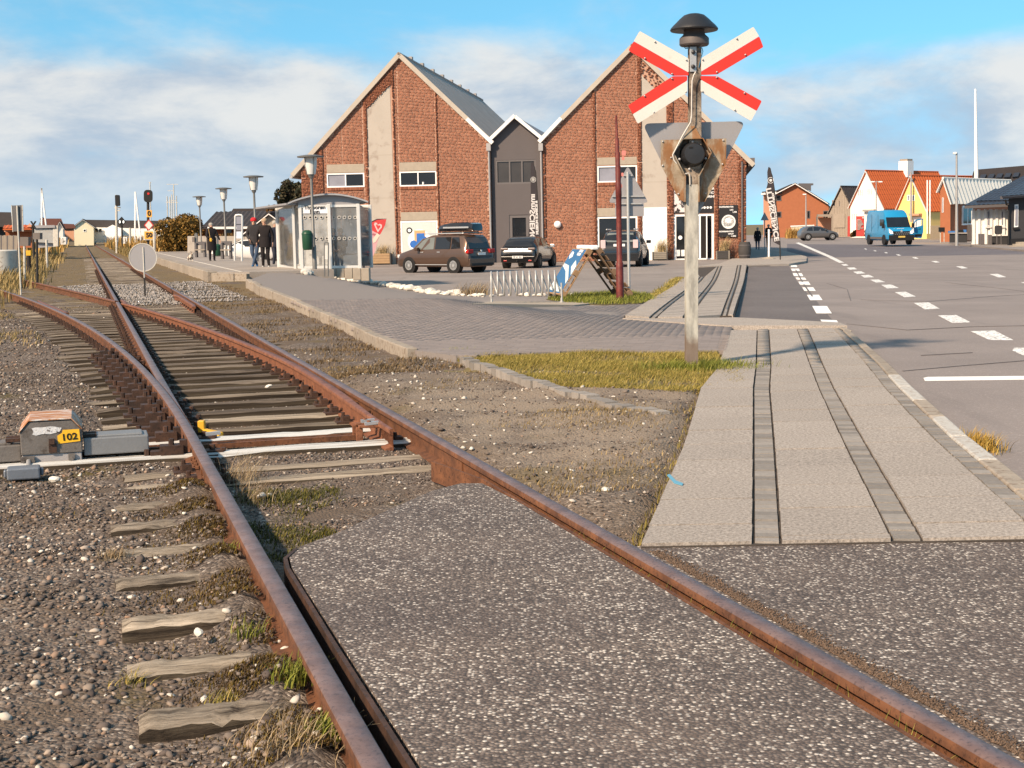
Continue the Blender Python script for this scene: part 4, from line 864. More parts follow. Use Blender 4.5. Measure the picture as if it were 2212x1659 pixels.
# planters, barrel -------------------------------------------------
M_PLANK = mat('planter_wood', (.34, .22, .12), .85, var=.2, vs=6, bump=.4, bs=30); M_PLANKD = mat('planter_dark', (.055, .05, .048), .8, var=.2, vs=5, bump=.3); M_PLANKG = mat('planter_grey_wood', (.22, .19, .155), .85, var=.2, vs=6, bump=.4, bs=30)
M_STRAW = mat('straw_grass', (.42, .31, .16), .9, var=.2, vs=8, bump=0, isl=.35); M_GRN = mat('green_grass', (.10, .12, .03), .85, var=.3, vs=8, bump=0, isl=.4)
def blades(name, pts, h, w, m, parent=None, lean=.35, kind='stuff', seg=3, world=False, wind=(0.25, 0)):
    """grass: each blade a tapered bent strip. pts (n, 3)"""
    pts = np.asarray(pts, float); n = len(pts); a = rng.uniform(0, 2 * np.pi, n); hh = h * rng.uniform(.55, 1.25, n); b = rng.uniform(.2, 1, n) * lean
    dx, dy = np.cos(a) * b + wind[0] * lean, np.sin(a) * b + wind[1]; px_, py_ = -np.sin(a), np.cos(a); V = []
    for k in range(seg + 1):
        f = k / seg; ww = w * (1 - f) ** .7 / 2 if k < seg else w * .05; bx, by, bz = dx * f * f * hh, dy * f * f * hh, hh * f * (1 - .28 * b * f)
        for sgn in (-1, 1): V.append(np.stack([pts[:, 0] + bx + sgn * px_ * ww, pts[:, 1] + by + sgn * py_ * ww, pts[:, 2] + bz], 1))
    V = np.stack(V, 1).reshape(-1, 3); q = []
    for k in range(seg): q.append([2 * k, 2 * k + 1, 2 * k + 3, 2 * k + 2])
    F = (np.array(q)[None] + (2 * (seg + 1)) * np.arange(n)[:, None, None]).reshape(-1, 4); return mesh_np(name, V, F, m, parent, world, kind)
def planter(px, py, w, h, m, label, trim=M_PLANKD, hgt=.8, col=M_STRAW):
    x = flx(px, py); p = BORG + EX * x - EN * .55; t = thing('planter', label, 'planter', (p.x, p.y, -.5 + .0), EA)
    for i in range(4): MB().box((0, -.27, .06 + (i + .5) * (h - .06) / 4), (w - .06, .03, (h - .06) / 4 - .012)).build('plank', m, t)
    MB().box((0, .02, h / 2), (w - .08, .5, h - .02)).build('box', trim, t)
    for sx_ in (-1, 1): MB().box((sx_ * (w / 2 - .03), -.27, h / 2), (.07, .06, h)).build('corner_post', trim, t)
    pts = np.stack([rng.normal(.05, w * .18, 160), rng.normal(0, .1, 160), np.full(160, h - .05)], 1); blades('grass_tuft', pts, hgt, .025, col, t, .9, None); return t
planter(830, 570, 1.15, .62, M_PLANK, 'tan wooden planter box with dry grass at the foot of the left gable', hgt=.6)
planter(1427, 562, .82, .46, M_PLANKG, 'grey plank planter with pale feather grass beside the white painted panel')
planter(1561, 560, .72, .46, M_PLANKD, 'dark planter with drooping grass below the black wall sign', M_PLANKG)
p = BORG + EX * flx(1586, 558) - EN * .5
t = thing('oak_barrel', 'dark wooden barrel at the right corner of the brick building', 'barrel', (p.x + .55, p.y, -.5)); MB().lathe([(.28, 0), (.34, .3), (.35, .45), (.33, .7), (.28, .9), (.25, .9), (.24, .84)], 14).build('staves', M_PLANKD, t, smooth=30)
for z in (.15, .7): MB().lathe([(.325 if z < .5 else .335, z), (.335 if z < .5 else .345, z + .06)], 14).build('hoop', M_GREYF, t)
# ------------------------------------------------------------------ helpers for things measured in a fronto-parallel plane
def rpoly(P, r, n=4):
    """round the corners of a pixel polygon"""
    out = []
    for i, p in enumerate(P):
        p = Vector(p); a = Vector(P[i - 1]); b = Vector(P[(i + 1) % len(P)]); u = (a - p); v = (b - p); k = min(r, u.length * .45, v.length * .45)
        q0, q1 = p + u.normalized() * k, p + v.normalized() * k
        for j in range(n + 1): f = j / n; out.append(tuple(q0.lerp(p, f).lerp(p.lerp(q1, f), f)))
    return out
def plate(name, P, Yd, th, m, parent, bevel=0.0, smooth=0, label=None):
    F = [at(*p, Yd) for p in P]; n = len(F); V = F + [p + (Vector((0, th, 0)) if th < .8 else Vector((p.x, p.y, 0)).normalized() * th) for p in F]
    mb = MB(); mb.add(V, [tuple(range(n - 1, -1, -1)), tuple(range(n, 2 * n))] + [(i, (i + 1) % n, (i + 1) % n + n, i + n) for i in range(n)])
    A = sum(P[i - 1][0] * P[i][1] - P[i][0] * P[i - 1][1] for i in range(n))
    if A < 0: mb.f = [tuple(reversed(f)) for f in mb.f]
    return mb.build(name, m, parent, world=True, bevel=bevel, smooth=smooth, label=label)
def screw(P, Yd, r, m, parent, name='bolt', h=.012):
    p = at(*P, Yd); return MB().lathe([(r, 0), (r * .8, h), (r * .3, h * 1.2)], 8, p, M=Matrix.Rotation(R(90), 3, 'X')).build(name, m, parent, world=True)
def zfrom(Yd, px, py): return at(px, py, Yd)
# ------------------------------------------------------------------ level crossing sign
M_SREF = mat('sign_white', (.60, .575, .53), .55, var=.05, vs=4, bump=.1, bs=60, col2=(.50, .46, .39), c2=(.6, .8))
M_SRED = mat('sign_red', (.56, .035, .025), .45, var=.08, vs=4, bump=.05)
M_SGREY = mat('sign_back_grey', (.30, .29, .295), .5, .25, var=.06, vs=3, bump=.1, bs=80)
M_RPLATE = None
m, t = new_mat('rusty_galvanised_plate'); p = pos(t); xs = t.n('ShaderNodeSeparateXYZ'); t.set(xs.inputs[0], p)
n1_ = t.noise(p, 9, 7, .66, .5); n2_ = t.noise(t.vmath('MULTIPLY', p, (2.2, 1, .7)), 3.0, 5, .6)
c = t.mix(t.rng(n1_, .38, .62), (.22, .17, .115), (.37, .32, .25)); c = t.mix(t.rng(n2_, .47, .60, 0, .92, True), c, t.mix(n1_, (.14, .06, .022), (.32, .15, .055)))
finish(t, c, .75, .1, t.noise(p, 90, 4), .3, .004, .4); M_RPLATE = m
m, t = new_mat('grey_zinc_post'); p = pos(t); xs = t.n('ShaderNodeSeparateXYZ'); t.set(xs.inputs[0], p)
c = t.mix(t.rng(t.noise(t.vmath('MULTIPLY', p, (18, 18, 5)), 1.0, 6, .65), .36, .62), (.27, .26, .23), (.48, .46, .40))
foot = t.rng(t.math('ADD', xs.outputs[2], t.math('MULTIPLY', t.noise(p, 8, 4), .28)), .52, .36, 0, .85, True); c = t.mix(foot, c, (.15, .10, .072))
finish(t, c, .7, .15, t.noise(p, 70, 4), .25, .004, .4); M_POST = m
M_RPOST = rust_mat('rusty_post', (.06, .04, .03), (.33, .27, .21), .8)
M_BELL = mat('black_bell', (.016, .016, .018), .45, var=.2, vs=6, bump=.1, bs=40, spec=.5); M_BELLG = mat('bell_base_grey', (.11, .095, .09), .6, .2, var=.2, vs=8, bump=.2, bs=60)
M_CABLE = mat('pale_cable', (.55, .52, .47), .5, var=.08, bump=0); M_BCABLE = mat('blue_cable', (.03, .16, .28), .5, bump=0)
SB = gz(1492, 797, -.03); YS = SB.y; mpp = YS / FPX
c6 = lambda x, y: (1316.7 + .17361 * x, .17361 * y); c7 = lambda x, y: (1344.1 + .13641 * x, 246.9 + .13641 * y)
XS = thing('crossing_sign', 'level crossing signpost with red and white cross, black bell and rusty backed lamp', 'crossing sign', SB)
# post: H section, zinc below and rusty above
def ibeam(name, xa, xb, ya, yb, m, depth=.11, fl_=.012):
    mb = MB(); p0, p1 = at((xa + xb) / 2, yb, YS), at((xa + xb) / 2, ya, YS); w = (xb - xa) * mpp
    d = Vector((0, 1, 0)); 
    mb.bar(p0 - d * depth / 2, p1 - d * depth / 2, w, fl_, up=(1, 0, 0)) if False else None
    q = MB(); zmid = (p0 + p1) / 2; L = (p1 - p0).length; tilt = Matrix.Rotation(math.atan2(p1.x - p0.x, p1.z - p0.z), 3, 'Y')
    for dy, dx, sx_, sy_ in ((-depth / 2, 0, w, fl_), (depth / 2, 0, w, fl_), (0, 0, .010, depth - fl_)): q.box(zmid + tilt @ Vector((dx, dy, 0)), (sx_, sy_, L), tilt)
    return q.build(name, m, XS, world=True, bevel=.002)
ibeam('post', 1480.5, 1506.5, 399, 800, M_POST); ibeam('upper_post', 1487.5, 1513.5, 104, 402, M_RPOST, .09)
D6 = lambda L: [c6(*q) for q in L]; D7 = lambda L: [c7(*q) for q in L]
Yp = YS - .062
for nm, wpoly, rpoly_, bolts in (
    ('upper left', [(375, 385), (300, 512), (985, 902), (985, 730)], [(300, 514), (237, 622), (262, 648), (790, 943), (985, 940), (985, 904)], [(565, 520), (955, 745), (440, 725), (778, 920)]),
    ('upper right', [(1790, 332), (1140, 725), (1140, 888), (1862, 450)], [(1863, 452), (1140, 890), (1140, 934), (1338, 926), (1915, 585)], [(1583, 482), (1158, 742), (1690, 682), (1335, 897)]),
    ('lower left', [(289, 1422), (352, 1540), (968, 1150), (968, 1003)], [(230, 1312), (288, 1420), (968, 1001), (968, 946), (785, 948)], [(552, 1398), (952, 1145), (436, 1195), (776, 978)]),
    ('lower right', [(1135, 992), (1135, 1142), (1760, 1505), (1830, 1382)], [(1135, 990), (1832, 1380), (1895, 1258), (1340, 948), (1135, 944)], [(1558, 1368), (1155, 1138), (1678, 1158), (1333, 963)])):
    a = plate('cross_arm', rpoly(D6(wpoly), 3), Yp, .005, M_SREF, XS, label=f'{nm} white and red arm of the cross'); plate('red_stripe', rpoly(D6(rpoly_), 3), Yp - .0004 if nm in ('lower left',) else Yp, .005, M_SRED, a)
    for b in bolts: screw(c6(*b), Yp - .002, .009, M_GALV, a)
plate('strap_plate', D6([(1000, 580), (1082, 580), (1082, 893), (1000, 893)]), YS - .066, .01, M_GALV, XS, .002)
for q in ((1043, 648), (1040, 828)): screw(c6(*q), YS - .068, .021, M_BELL, XS, 'stud', .02)
# bell
bc = at(*c6(1053, 575), YS); k6 = .17361 * mpp
def prof(L): return [(r * k6, (575 - y) * k6) for r, y in L]
bp = MB().lathe(prof([(60, 640), (70, 575), (165, 572), (180, 555), (180, 490), (175, 478), (135, 440), (125, 410), (125, 360), (20, 350)]), 28, bc).build('bell_base', M_BELLG, XS, world=True, smooth=35)
MB().lathe([(.186 / 1.35, .058), (.1385, .060), (.1385, .064), (.1375, .066)], 28, bc).build('bell_seam', M_BELL, bp, world=True)
MB().lathe(prof([(20, 372), (240, 395), (285, 392), (292, 378), (285, 362), (262, 335), (225, 300), (180, 255), (125, 208), (70, 190), (20, 185), (2, 184)]), 36, bc).build('bell_dome', M_BELL, XS, world=True, smooth=40)
# grey backs of the warning plates, rusty lamp board, lamp
plate('triangle_plate', rpoly(D7([(318, 145), (1955, 108), (1122, 1760)]), 18, 6), YS + .075, .004, M_SGREY, XS)
pl_ = plate('lamp_board', D7([(612, 405), (1640, 384), (1630, 790), (1300, 1385), (1212, 1390), (1200, 985), (990, 985), (985, 1388), (905, 1350), (612, 805)]), YS + .012, .006, M_RPLATE, XS)
for q in ((640, 432), (640, 812), (888, 1262), (1598, 412), (1588, 790), (1322, 1255), (775, 686), (1452, 668)): screw(c7(*q), YS + .012, .010, M_GALV, pl_)
edge = D7([(1640, 384), (1630, 790), (1300, 1385)]); hexa = [(960, 392), (1265, 384), (1400, 612), (1200, 985), (1205, 1390), (1175, 1390), (1150, 1010), (1010, 1010), (1000, 1390), (990, 1390), (985, 985), (805, 622)]
mb = MB(); E_ = [at(*q, YS - .01) for q in edge]
for a, b in zip(E_[:-1], E_[1:]): mb.bar(a, b, .006, .05, up=(0, 1, 0))
mb.build('board_lip', M_RPLATE, pl_, world=True)
HX = D7([(960, 392), (1265, 384), (1400, 612), (1203, 985), (1205, 1388)]); HX2 = D7([(960, 392), (805, 622), (990, 985), (988, 1388)]); mb = MB()
for L in (HX, HX2):
    Q = [at(*q, YS - .045) for q in L]
    for a, b in zip(Q[:-1], Q[1:]): mb.bar(a, b, .008, .11, up=(0, 1, 0))
mb.build('housing_rim', M_RPLATE, XS, world=True)
plate('housing_back', D7([(965, 398), (1260, 390), (1390, 612), (1195, 985), (990, 985), (812, 622)]), YS + .008, .003, M_RPOST, XS)
V3 = [at(*c7(*q), YS - .10) for q in ((1110, 120), (958, 392), (1258, 386))]; V4 = [at(*c7(*q), YS - .005) for q in ((1112, 118), (958, 392), (1258, 386))]
V3[0] = at(*c7(1112, 118), YS - .035)
MB().add(V3 + V4, [(0, 1, 2), (5, 4, 3), (0, 3, 4, 1), (1, 4, 5, 2), (2, 5, 3, 0)]).build('hood', M_RPLATE, XS, world=True)
lc = at(*c7(1112, 640), YS); k7 = .13641 * mpp; RX = Matrix.Rotation(R(90), 3, 'X')
lp = MB().lathe([(205 * k7, .0), (205 * k7, .03), (190 * k7, .05), (165 * k7, .14), (150 * k7, .155), (2 * k7, .16)], 32, lc, M=RX).build('lamp_back', M_BELL, XS, world=True, smooth=35)
plate('lamp_slot', D7([(1060, 515), (1120, 513), (1120, 535), (1060, 537)]), YS - .162, .01, M_DARK, lp)
for q in ((905, 712), (1320, 702), (1062, 870), (1110, 432)): screw(c7(*q), YS - .05, .014, M_GALV, XS, 'stud', .02)
def cable(name, pts, r, m, dy): MB().tube([at(*q, YS + dy) for q in pts], r, 6).build(name, m, XS, world=True, smooth=60)
cable('cable', [c6(1072, 895), c6(1048, 935), c6(1028, 1000), c6(1022, 1200), c6(1020, 1470), c7(1095, 20), c7(1085, 120), c7(960, 330), c7(870, 505), c7(800, 640), c7(815, 720), c7(860, 780)], .0065, M_CABLE, -.112)
cable('cable', [c7(990, 945), c7(1050, 930), c7(1068, 960), c7(1072, 1118)], .007, M_CABLE, -.07)
cable('cable', [c6(930, 585), c6(945, 605), c6(1000, 598)], .004, M_BCABLE, -.03); cable('cable', [c6(1110, 588), c6(1150, 595), c6(1162, 640), c6(1140, 720), c6(1110, 840)], .004, M_BCABLE, -.06)
# ------------------------------------------------------------------ other posts and signs along the track
def post_px(px0, py0, px1, py1, r, m, parent, Yd, name='pole', n=8): return MB().tube([at(px0, py0, Yd), at(px1, py1, Yd)], r, n).build(name, m, parent, world=True, smooth=50)
M_PALEPOLE = mat('pale_pole', (.52, .49, .43), .7, .1, var=.2, vs=6, bump=.2, bs=40, col2=(.3, .25, .2), c2=(.55, .7)); M_DARKP = mat('dark_pole', (.03, .027, .025), .7, var=.2, vs=8, bump=.1)
b = gz(313, 640, -.15); T = thing('round_sign', 'grey back of a round sign on a thin short pole between the rails', 'round sign', b); Yd = b.y
post_px(313.5, 641, 312, 600, .022, M_DARKP, T, Yd - .02, 'pole_foot'); post_px(312, 601, 309, 534, .017, M_PALEPOLE, T, Yd - .02)
cc = at(309, 556, Yd); mb = MB().lathe([(.37 * .9, 0), (.37 * .9, .012)], 32, cc, M=RX); dsc = mb.build('disc', M_SGREY, T, world=True); mb = MB().lathe([(.333, -.006), (.352, -.006), (.352, .02), (.333, .02), (.333, -.006)], 32, cc, M=RX); mb.build('rim', M_PALEPOLE, T, world=True)
b = gz(45, 637, -.15); T = thing('square_sign', 'dark back of a tall signboard on a pale leaning post at the far left', 'signboard', b); Yd = b.y
post_px(45.5, 640, 37, 444, .024, M_PALEPOLE, T, Yd - .04); sb = plate('board', rpoly([(25, 444), (47, 443), (49, 499), (28, 500)], 2), Yd, .02, mat('weathered_dark_board', (.11, .11, .115), .7, var=.2, vs=5, bump=.2, bs=30), T)
plate('board_rim', [(24, 443), (25.4, 443), (28.4, 501), (27, 501)], Yd - .01, .03, M_PALEPOLE, sb); plate('board_rim', [(47, 442.5), (48.6, 442.5), (50.4, 500), (48.8, 500)], Yd - .01, .03, M_PALEPOLE, sb)
def farpost(px, ptop, pbot, Yd, r, m, label, cat, name='post', extra=None, group=None):
    b = at(px, pbot, Yd); b.z = min(b.z, -.1); T = thing(name, label, cat, b, 0, group); MB().tube([b, at(px - .3, ptop, Yd)], r, 8).build('pole', m, T, world=True, smooth=50)
    if extra: extra(T, Yd)
    return T
def bx(T, Yd, x0, y0, x1, y1, m, nm='box', th=.25): return plate(nm, [(x0, y0), (x1, y0), (x1, y1), (x0, y1)], Yd - .05, th, m, T)
M_BOXG = mat('box_grey_brown', (.16, .135, .12), .7, var=.1, bump=.1)
farpost(80, 512, 606, 42, .04, M_DARKP, 'grey brown equipment box on a thin post beside the track', 'equipment box', 'equipment_post', lambda T, Y_: bx(T, Y_, 71, 503, 86, 517, M_BOXG))
farpost(53, 530, 600, 47, .04, M_PALEPOLE, 'large brown grey cabinet on a pale post at the far left', 'cabinet', 'equipment_post', lambda T, Y_: bx(T, Y_, 43, 512, 61, 531, M_BOXG))
farpost(101, 518, 560, 66, .06, M_PALEPOLE, 'short pale marker post in the dry grass left of the track', 'marker post', 'marker_post')
T = farpost(62, 541, 583, 55, .09, mat('black_bollard', (.03, .022, .02), .6, bump=0), 'black bollard with a yellow top band in the dry grass', 'bollard', 'bollard', None); bx(T, 54.95, 56, 541, 66, 552, M_YEL, 'top_band', .2)
# signals --------------------------------------------------------
Yd = 118
def pale_box(px0, py0, px1, py1, Yd, label): b = at((px0 + px1) / 2, py1, Yd); T = thing('relay_box', label, 'relay box', b); bx(T, Yd, px0, py0, px1, py1, M_WHT, 'box', .4); bx(T, Yd, px0 + 1, py0 + 1.5, px1 - 1, py1 - 1, M_SREF, 'door', .02); return T
T = farpost(251.5, 421, 531, Yd, .10, M_PALEPOLE, 'slim railway signal with a small dark head standing left of the white boom', 'railway signal', 'railway_signal'); plate('signal_head', rpoly([(248, 421), (257, 421), (258, 445), (249, 445)], 3), Yd - .2, .3, M_BLK, T); bx(T, Yd, 247, 447, 260, 450, M_PALEPOLE, 'bracket', .1); bx(T, Yd, 249, 453, 259, 456, M_PALEPOLE, 'bracket', .1); bx(T, Yd, 249, 512, 254, 523, M_WHT, 'box')
T = farpost(263.5, 474, 532, Yd - 6, .07, M_DARKP, 'dark diamond signal showing two white lights', 'railway signal', 'diamond_signal'); plate('diamond', [(262.5, 468), (272, 479), (262, 490), (252, 479)], Yd - 6.1, .08, M_BLK, T)
M_LAMPW = new_mat('lit_white_lamp'); _m, _t = M_LAMPW; _e = _t.n('ShaderNodeEmission'); _e.inputs[0].default_value = (1, .93, .82, 1); _e.inputs[1].default_value = 1.2; _o = _t.n('ShaderNodeOutputMaterial'); _t.set(_o.inputs[0], _e.outputs[0]); M_LAMPW = _m
M_LAMPR = new_mat('lit_red_lamp'); _m, _t = M_LAMPR; _e = _t.n('ShaderNodeEmission'); _e.inputs[0].default_value = (1, .06, .05, 1); _e.inputs[1].default_value = .5; _o = _t.n('ShaderNodeOutputMaterial'); _t.set(_o.inputs[0], _e.outputs[0]); M_LAMPR = _m
for x in (258.5, 266.5): plate('signal_lamp', rpoly([(x - 1.3, 476.5), (x + 1.3, 476.5), (x + 1.3, 482), (x - 1.3, 482)], 1.2), Yd - 6.2, .05, M_LAMPW, T)
pale_box(265, 512, 274, 526, Yd - 4, 'white relay box under the dark diamond signal'); pale_box(296, 511, 304, 527, Yd - 8, 'white relay box at the foot of the raised white boom'); pale_box(131, 512, 142, 528, 105, 'white relay box left of the track by the grey shed')
Ys2 = 92
T = farpost(320, 436, 545, Ys2, .09, M_DARKP, 'main railway signal with an oval black board and orange 0 and 50 plates', 'railway signal', 'main_signal')
plate('backboard', rpoly([(310.5, 410), (329, 410), (329, 437), (310.5, 437)], 9, 6), Ys2 - .25, .1, M_BLK, T); plate('signal_lamp', rpoly([(318, 416), (322.5, 416), (322.5, 420.5), (318, 420.5)], 2), Ys2 - .28, .04, M_LAMPR, T)
M_ORP = mat('plate_orange', (.72, .36, .06), .5, var=.08, bump=0)
for nm, (x0, y0, x1, y1), s_, sz, ct in (('0', (316.5, 454, 328, 469), '0', .42, 322.2), ('50', (312, 500, 332, 516.5), '50', .40, 322)):
    q = bx(T, Ys2 - .2, x0, y0, x1, y1, M_ORP, 'number_plate', .04)
    if s_ == '50': plate('plate_border', [(310, 498), (334, 498), (334, 518.5), (310, 518.5)], Ys2 - .22, .02, M_SREF, T)
    text(s_, sz * 1.05, M_BLK, frame(at(ct, (y0 + y1) / 2, Ys2 - .27), (1, 0, 0), (0, 0, 1)), q, 'number', bold=.018)
q = plate('diamond_board', [(321.5, 474), (332, 486.5), (321.5, 499), (311, 486.5)], Ys2 - .18, .04, M_SRED, T); plate('diamond_face', [(321.5, 477), (329.5, 486.5), (321.5, 496), (313.5, 486.5)], Ys2 - .20, .01, M_SREF, q)
farpost(333.5, 500, 555, Ys2 - 3, .08, M_PALEPOLE, 'pale signal ladder post with a small white label beside the 50 plate', 'post', 'label_post', lambda T, Y_: bx(T, Y_, 330, 504, 337, 517, M_GLASSB, 'label', .05))
farpost(281, 492, 528, 125, .10, M_PALEPOLE, 'short white post left of the raised boom', 'marker post', 'marker_post')
# raised crossing booms
def boom(xa, ya, xb, yb, xc, Yd, label):
    b = at((xb + xc) / 2, yb, Yd); T = thing('barrier_boom', label, 'barrier boom', b); 
    for x in (xb, xc): MB().bar(at(x, yb, Yd), at(xa, ya, Yd), .14, .10).build('boom_arm', M_WHT, T, world=True)
    bx(T, Yd, xb - 3, yb - 2, xc + 3, yb + 8, M_PALEPOLE, 'pivot'); return T
boom(90, 406, 90, 492, 100, 118, 'pair of raised white barrier booms left of the track'); boom(292, 414, 291.5, 516, 304, 112, 'pair of raised white barrier booms right of the track')
# far crossing cross seen from behind
T = farpost(71.5, 486, 530, 86, .08, M_DARKP, 'small dark crossing cross behind the equipment boxes', 'crossing sign', 'far_crossing_sign'); MB().bar(at(67, 478, 86), at(77, 494, 86), .2, .05).build('cross_arm', M_DARKP, T, world=True); MB().bar(at(77, 478, 86), at(67, 494, 86), .2, .05).build('cross_arm', M_DARKP, T, world=True)
# ships' masts
def mast(x, yt, yb, Yd, label, bars):
    b = at(x, yb, Yd); b.z = -.6; T = thing('ship_mast', label, 'mast', b); MB().tube([b, at(x, yt, Yd)], .11, 6).build('mast', M_PALEPOLE, T, world=True)
    for x0, x1, y in bars: MB().bar(at(x0, y, Yd), at(x1, y + .3, Yd), .09, .09).build('spar', M_PALEPOLE, T, world=True)
    return T
mast(375, 399, 480, 260, 'tall thin ship mast with crossed radar spars', [(360, 385, 398), (362, 376, 412), (358, 385, 437), (364, 380, 433)]); mast(367, 425, 480, 258, 'short thin ship mast left of the tall one', [(360, 372, 436)]); mast(324, 393, 470, 250, 'single bare pole rising behind the main signal', [(321, 327, 394)])
for x in (361, 371, 381): mast(x, 420 + (x % 7), 480, 262, f'faint thin ship stay pole {"left" if x < 365 else "amid" if x < 375 else "right"} of the harbour masts', [])
# ------------------------------------------------------------------ platform lamps
M_GLOBE = mat('lamp_glass', (.62, .60, .56), .3, var=.05, bump=0); M_LPOLE = mat('lamp_pole', (.17, .165, .155), .5, .3, var=.15, vs=5, bump=.1)
def lamp(px, pt, Yd, label, hb=.13, lean=.004, fat=1.0):
    tp = at(px, pt, Yd); b = Vector((tp.x + (tp.z - hb) * lean, Yd, hb)); T = thing('street_lamp', label, 'street lamp', b, 0, 'flat topped lamps along the platform'); H_ = tp.z - hb
    d = (tp - b) / H_
    MB().tube([b, b + d * .8, b + d * .82, b + d * (H_ - .62)], [.075 * fat, .075 * fat, .05 * fat, .045 * fat], 10).build('pole', M_LPOLE, T, world=True, smooth=50)
    q = b + d * (H_ - .62); MB().lathe([(.07, -.08), (.10, 0), (.10, .03)], 12, q).build('collar', M_LPOLE, T, world=True)
    g = MB().lathe([(.14, .03), (.19, .30), (.20, .56)], 12, q).build('lantern', M_GLOBE, T, world=True, smooth=40)
    for k in range(4): a = k * 1.571 + .6; MB().tube([q + Vector((.15 * math.cos(a), .15 * math.sin(a), .03)), q + Vector((.21 * math.cos(a), .21 * math.sin(a), .57))], .012, 5).build('lantern_rod', M_LPOLE, T, world=True)
    MB().lathe([(.42, .56), (.43, .60), (.2, .64), (.02, .65)], 20, q).build('flat_hood', M_LPOLE, T, world=True, smooth=30); return T
lamp(670.5, 336, 44.5, 'flat topped lamp post standing in front of the glass shelter', fat=.95); lamp(547, 380, 59, 'flat topped lamp post behind the man in the red hat'); lamp(482.5, 406, 74, 'flat topped lamp post carrying a green litter bin'); lamp(430, 424, 91, 'farthest and smallest flat topped lamp post beside the bush')
# ------------------------------------------------------------------ glass shelter
M_ALU = mat('pale_aluminium', (.62, .61, .58), .45, .3, var=.06, vs=5, bump=.05)
def clear_glass(name, tint=(.80, .82, .83), haze=.10):
    m, t = new_mat(name); tr = t.n('ShaderNodeBsdfTransparent'); tr.inputs[0].default_value = (*tint, 1); gl = t.n('ShaderNodeBsdfGlossy'); gl.inputs['Roughness'].default_value = .06
    df = t.n('ShaderNodeBsdfDiffuse'); df.inputs[0].default_value = (.80, .79, .76, 1); lw = t.n('ShaderNodeLayerWeight'); lw.inputs[0].default_value = .18
    a = t.n('ShaderNodeMixShader'); t.set(a.inputs[0], t.math('MULTIPLY', t.noise(pos(t), 2.2, 4), haze * 2)); t.set(a.inputs[1], tr.outputs[0]); t.set(a.inputs[2], df.outputs[0])
    b = t.n('ShaderNodeMixShader'); t.set(b.inputs[0], t.math('MULTIPLY', lw.outputs['Fresnel'], .9)); t.set(b.inputs[1], a.outputs[0]); t.set(b.inputs[2], gl.outputs[0]); o = t.n('ShaderNodeOutputMaterial'); t.set(o.inputs[0], b.outputs[0]); return m
M_CLEAR = clear_glass('shelter_glass', (.90, .91, .92), .09); M_FROST = clear_glass('pale_shelter_glass', (.74, .74, .73), .30)  # second glass: duller tint with more white diffuse mixed in
YA, YB = 45.2, 48.4; zf_ = .12
A0, B0 = at(653, 585, YA), at(778, 584, YA); A0.z = B0.z = zf_; L0 = at(603, 581, YB); L0.z = zf_; dV = L0 - A0; B1 = B0 + Vector((.15, 2.2, 0)); L1_ = L0.copy()
top = at(715, 441, YA).z; SH = thing('bus_shelter', 'glass platform shelter with curved roof and name board reading Thyborøn havn', 'shelter', A0)
def post(p, h=top, w=.11): MB().box((p.x, p.y, (zf_ + h) / 2), (w, w, h - zf_)).build('post', M_ALU, SH, world=True, bevel=.01)
Mid = at(715, 585, YA)
for p in (A0, B0, Vector((Mid.x, YA, 0)), L0, B1): post(p)
post(Vector((A0.x - .30, A0.y + .5, 0)), w=.09); post(L0 + Vector((.22, -.3, 0)), w=.09)
def pane(p, q, z0, z1, m=M_CLEAR, nm='glass_pane'): MB().bar(Vector((p.x, p.y, (z0 + z1) / 2)), Vector((q.x, q.y, (z0 + z1) / 2)), .012, z1 - z0).build(nm, m, SH, world=True)
pane(A0, Mid, zf_ + .12, top - .1, M_FROST); pane(Mid, B0, zf_ + .12, top - .1); pane(L0, Vector((A0.x - .3, A0.y + .5, 0)), zf_ + .12, top - .1); pane(B0, B1, zf_ + .12, top - .1)
back0, back1 = L0 + Vector((.4, .2, 0)), B1
mb = MB(); n = 34                                                # ribbed rear wall
for i in range(n):
    a, b = back0.lerp(back1, i / n), back0.lerp(back1, (i + 1) / n); k = .05 if (i // 2) % 2 else 0; mb.add([(a.x, a.y + k, zf_ + .1), (b.x, b.y + k, zf_ + .1), (b.x, b.y + k, top), (a.x, a.y + k, top)], [(0, 1, 2, 3)])
mb.build('ribbed_wall', mat('pale_ribbed_panel', (.78, .77, .74), .5, bump=0), SH, world=True)
for z in (zf_ + .1, top - .06):
    for a, b in ((A0, B0), (A0, L0), (back0, back1)): MB().bar(Vector((a.x, a.y, z)), Vector((b.x, b.y, z)), .07, .08).build('rail_bar', M_ALU, SH, world=True)
mb = MB(); n = 12; xr0, xr1 = A0.x - .35, B0.x + .35             # curved roof, its vault facing the camera
for i in range(n + 1):
    f = i / n; z = top + .02 + .27 * (1 - (2 * f - 1) ** 2); x = xr0 + (xr1 - xr0) * f
    mb.v += [(x, YA - .25, z), (x - .9, YB + .5, z - .02 - .05 * (1 - f)), (x, YA - .25, z + .05), (x - .9, YB + .5, z + .03)]
for i in range(n):
    a = 4 * i; mb.f += [(a, a + 1, a + 5, a + 4), (a + 2, a + 6, a + 7, a + 3), (a, a + 4, a + 6, a + 2), (a + 1, a + 3, a + 7, a + 5)]; mb.m += [0] * 4
mb.build('curved_roof', mat('shelter_roof', (.33, .33, .34), .4, .2, var=.1, vs=3, bump=.05), SH, world=True, smooth=30)
mb = MB(); P = [(xr0 + (xr1 - xr0) * i / n, top + .02 + .26 * (1 - (2 * i / n - 1) ** 2)) for i in range(n + 1)]; mb.prism([(A0.x, top - .02), (B0.x, top - .02)] + [p for p in P[::-1]][1:-1], frame((0, YA - .02, 0), (1, 0, 0), (0, 0, 1)), .02); mb.build('roof_end', M_SGREY, SH, world=True)
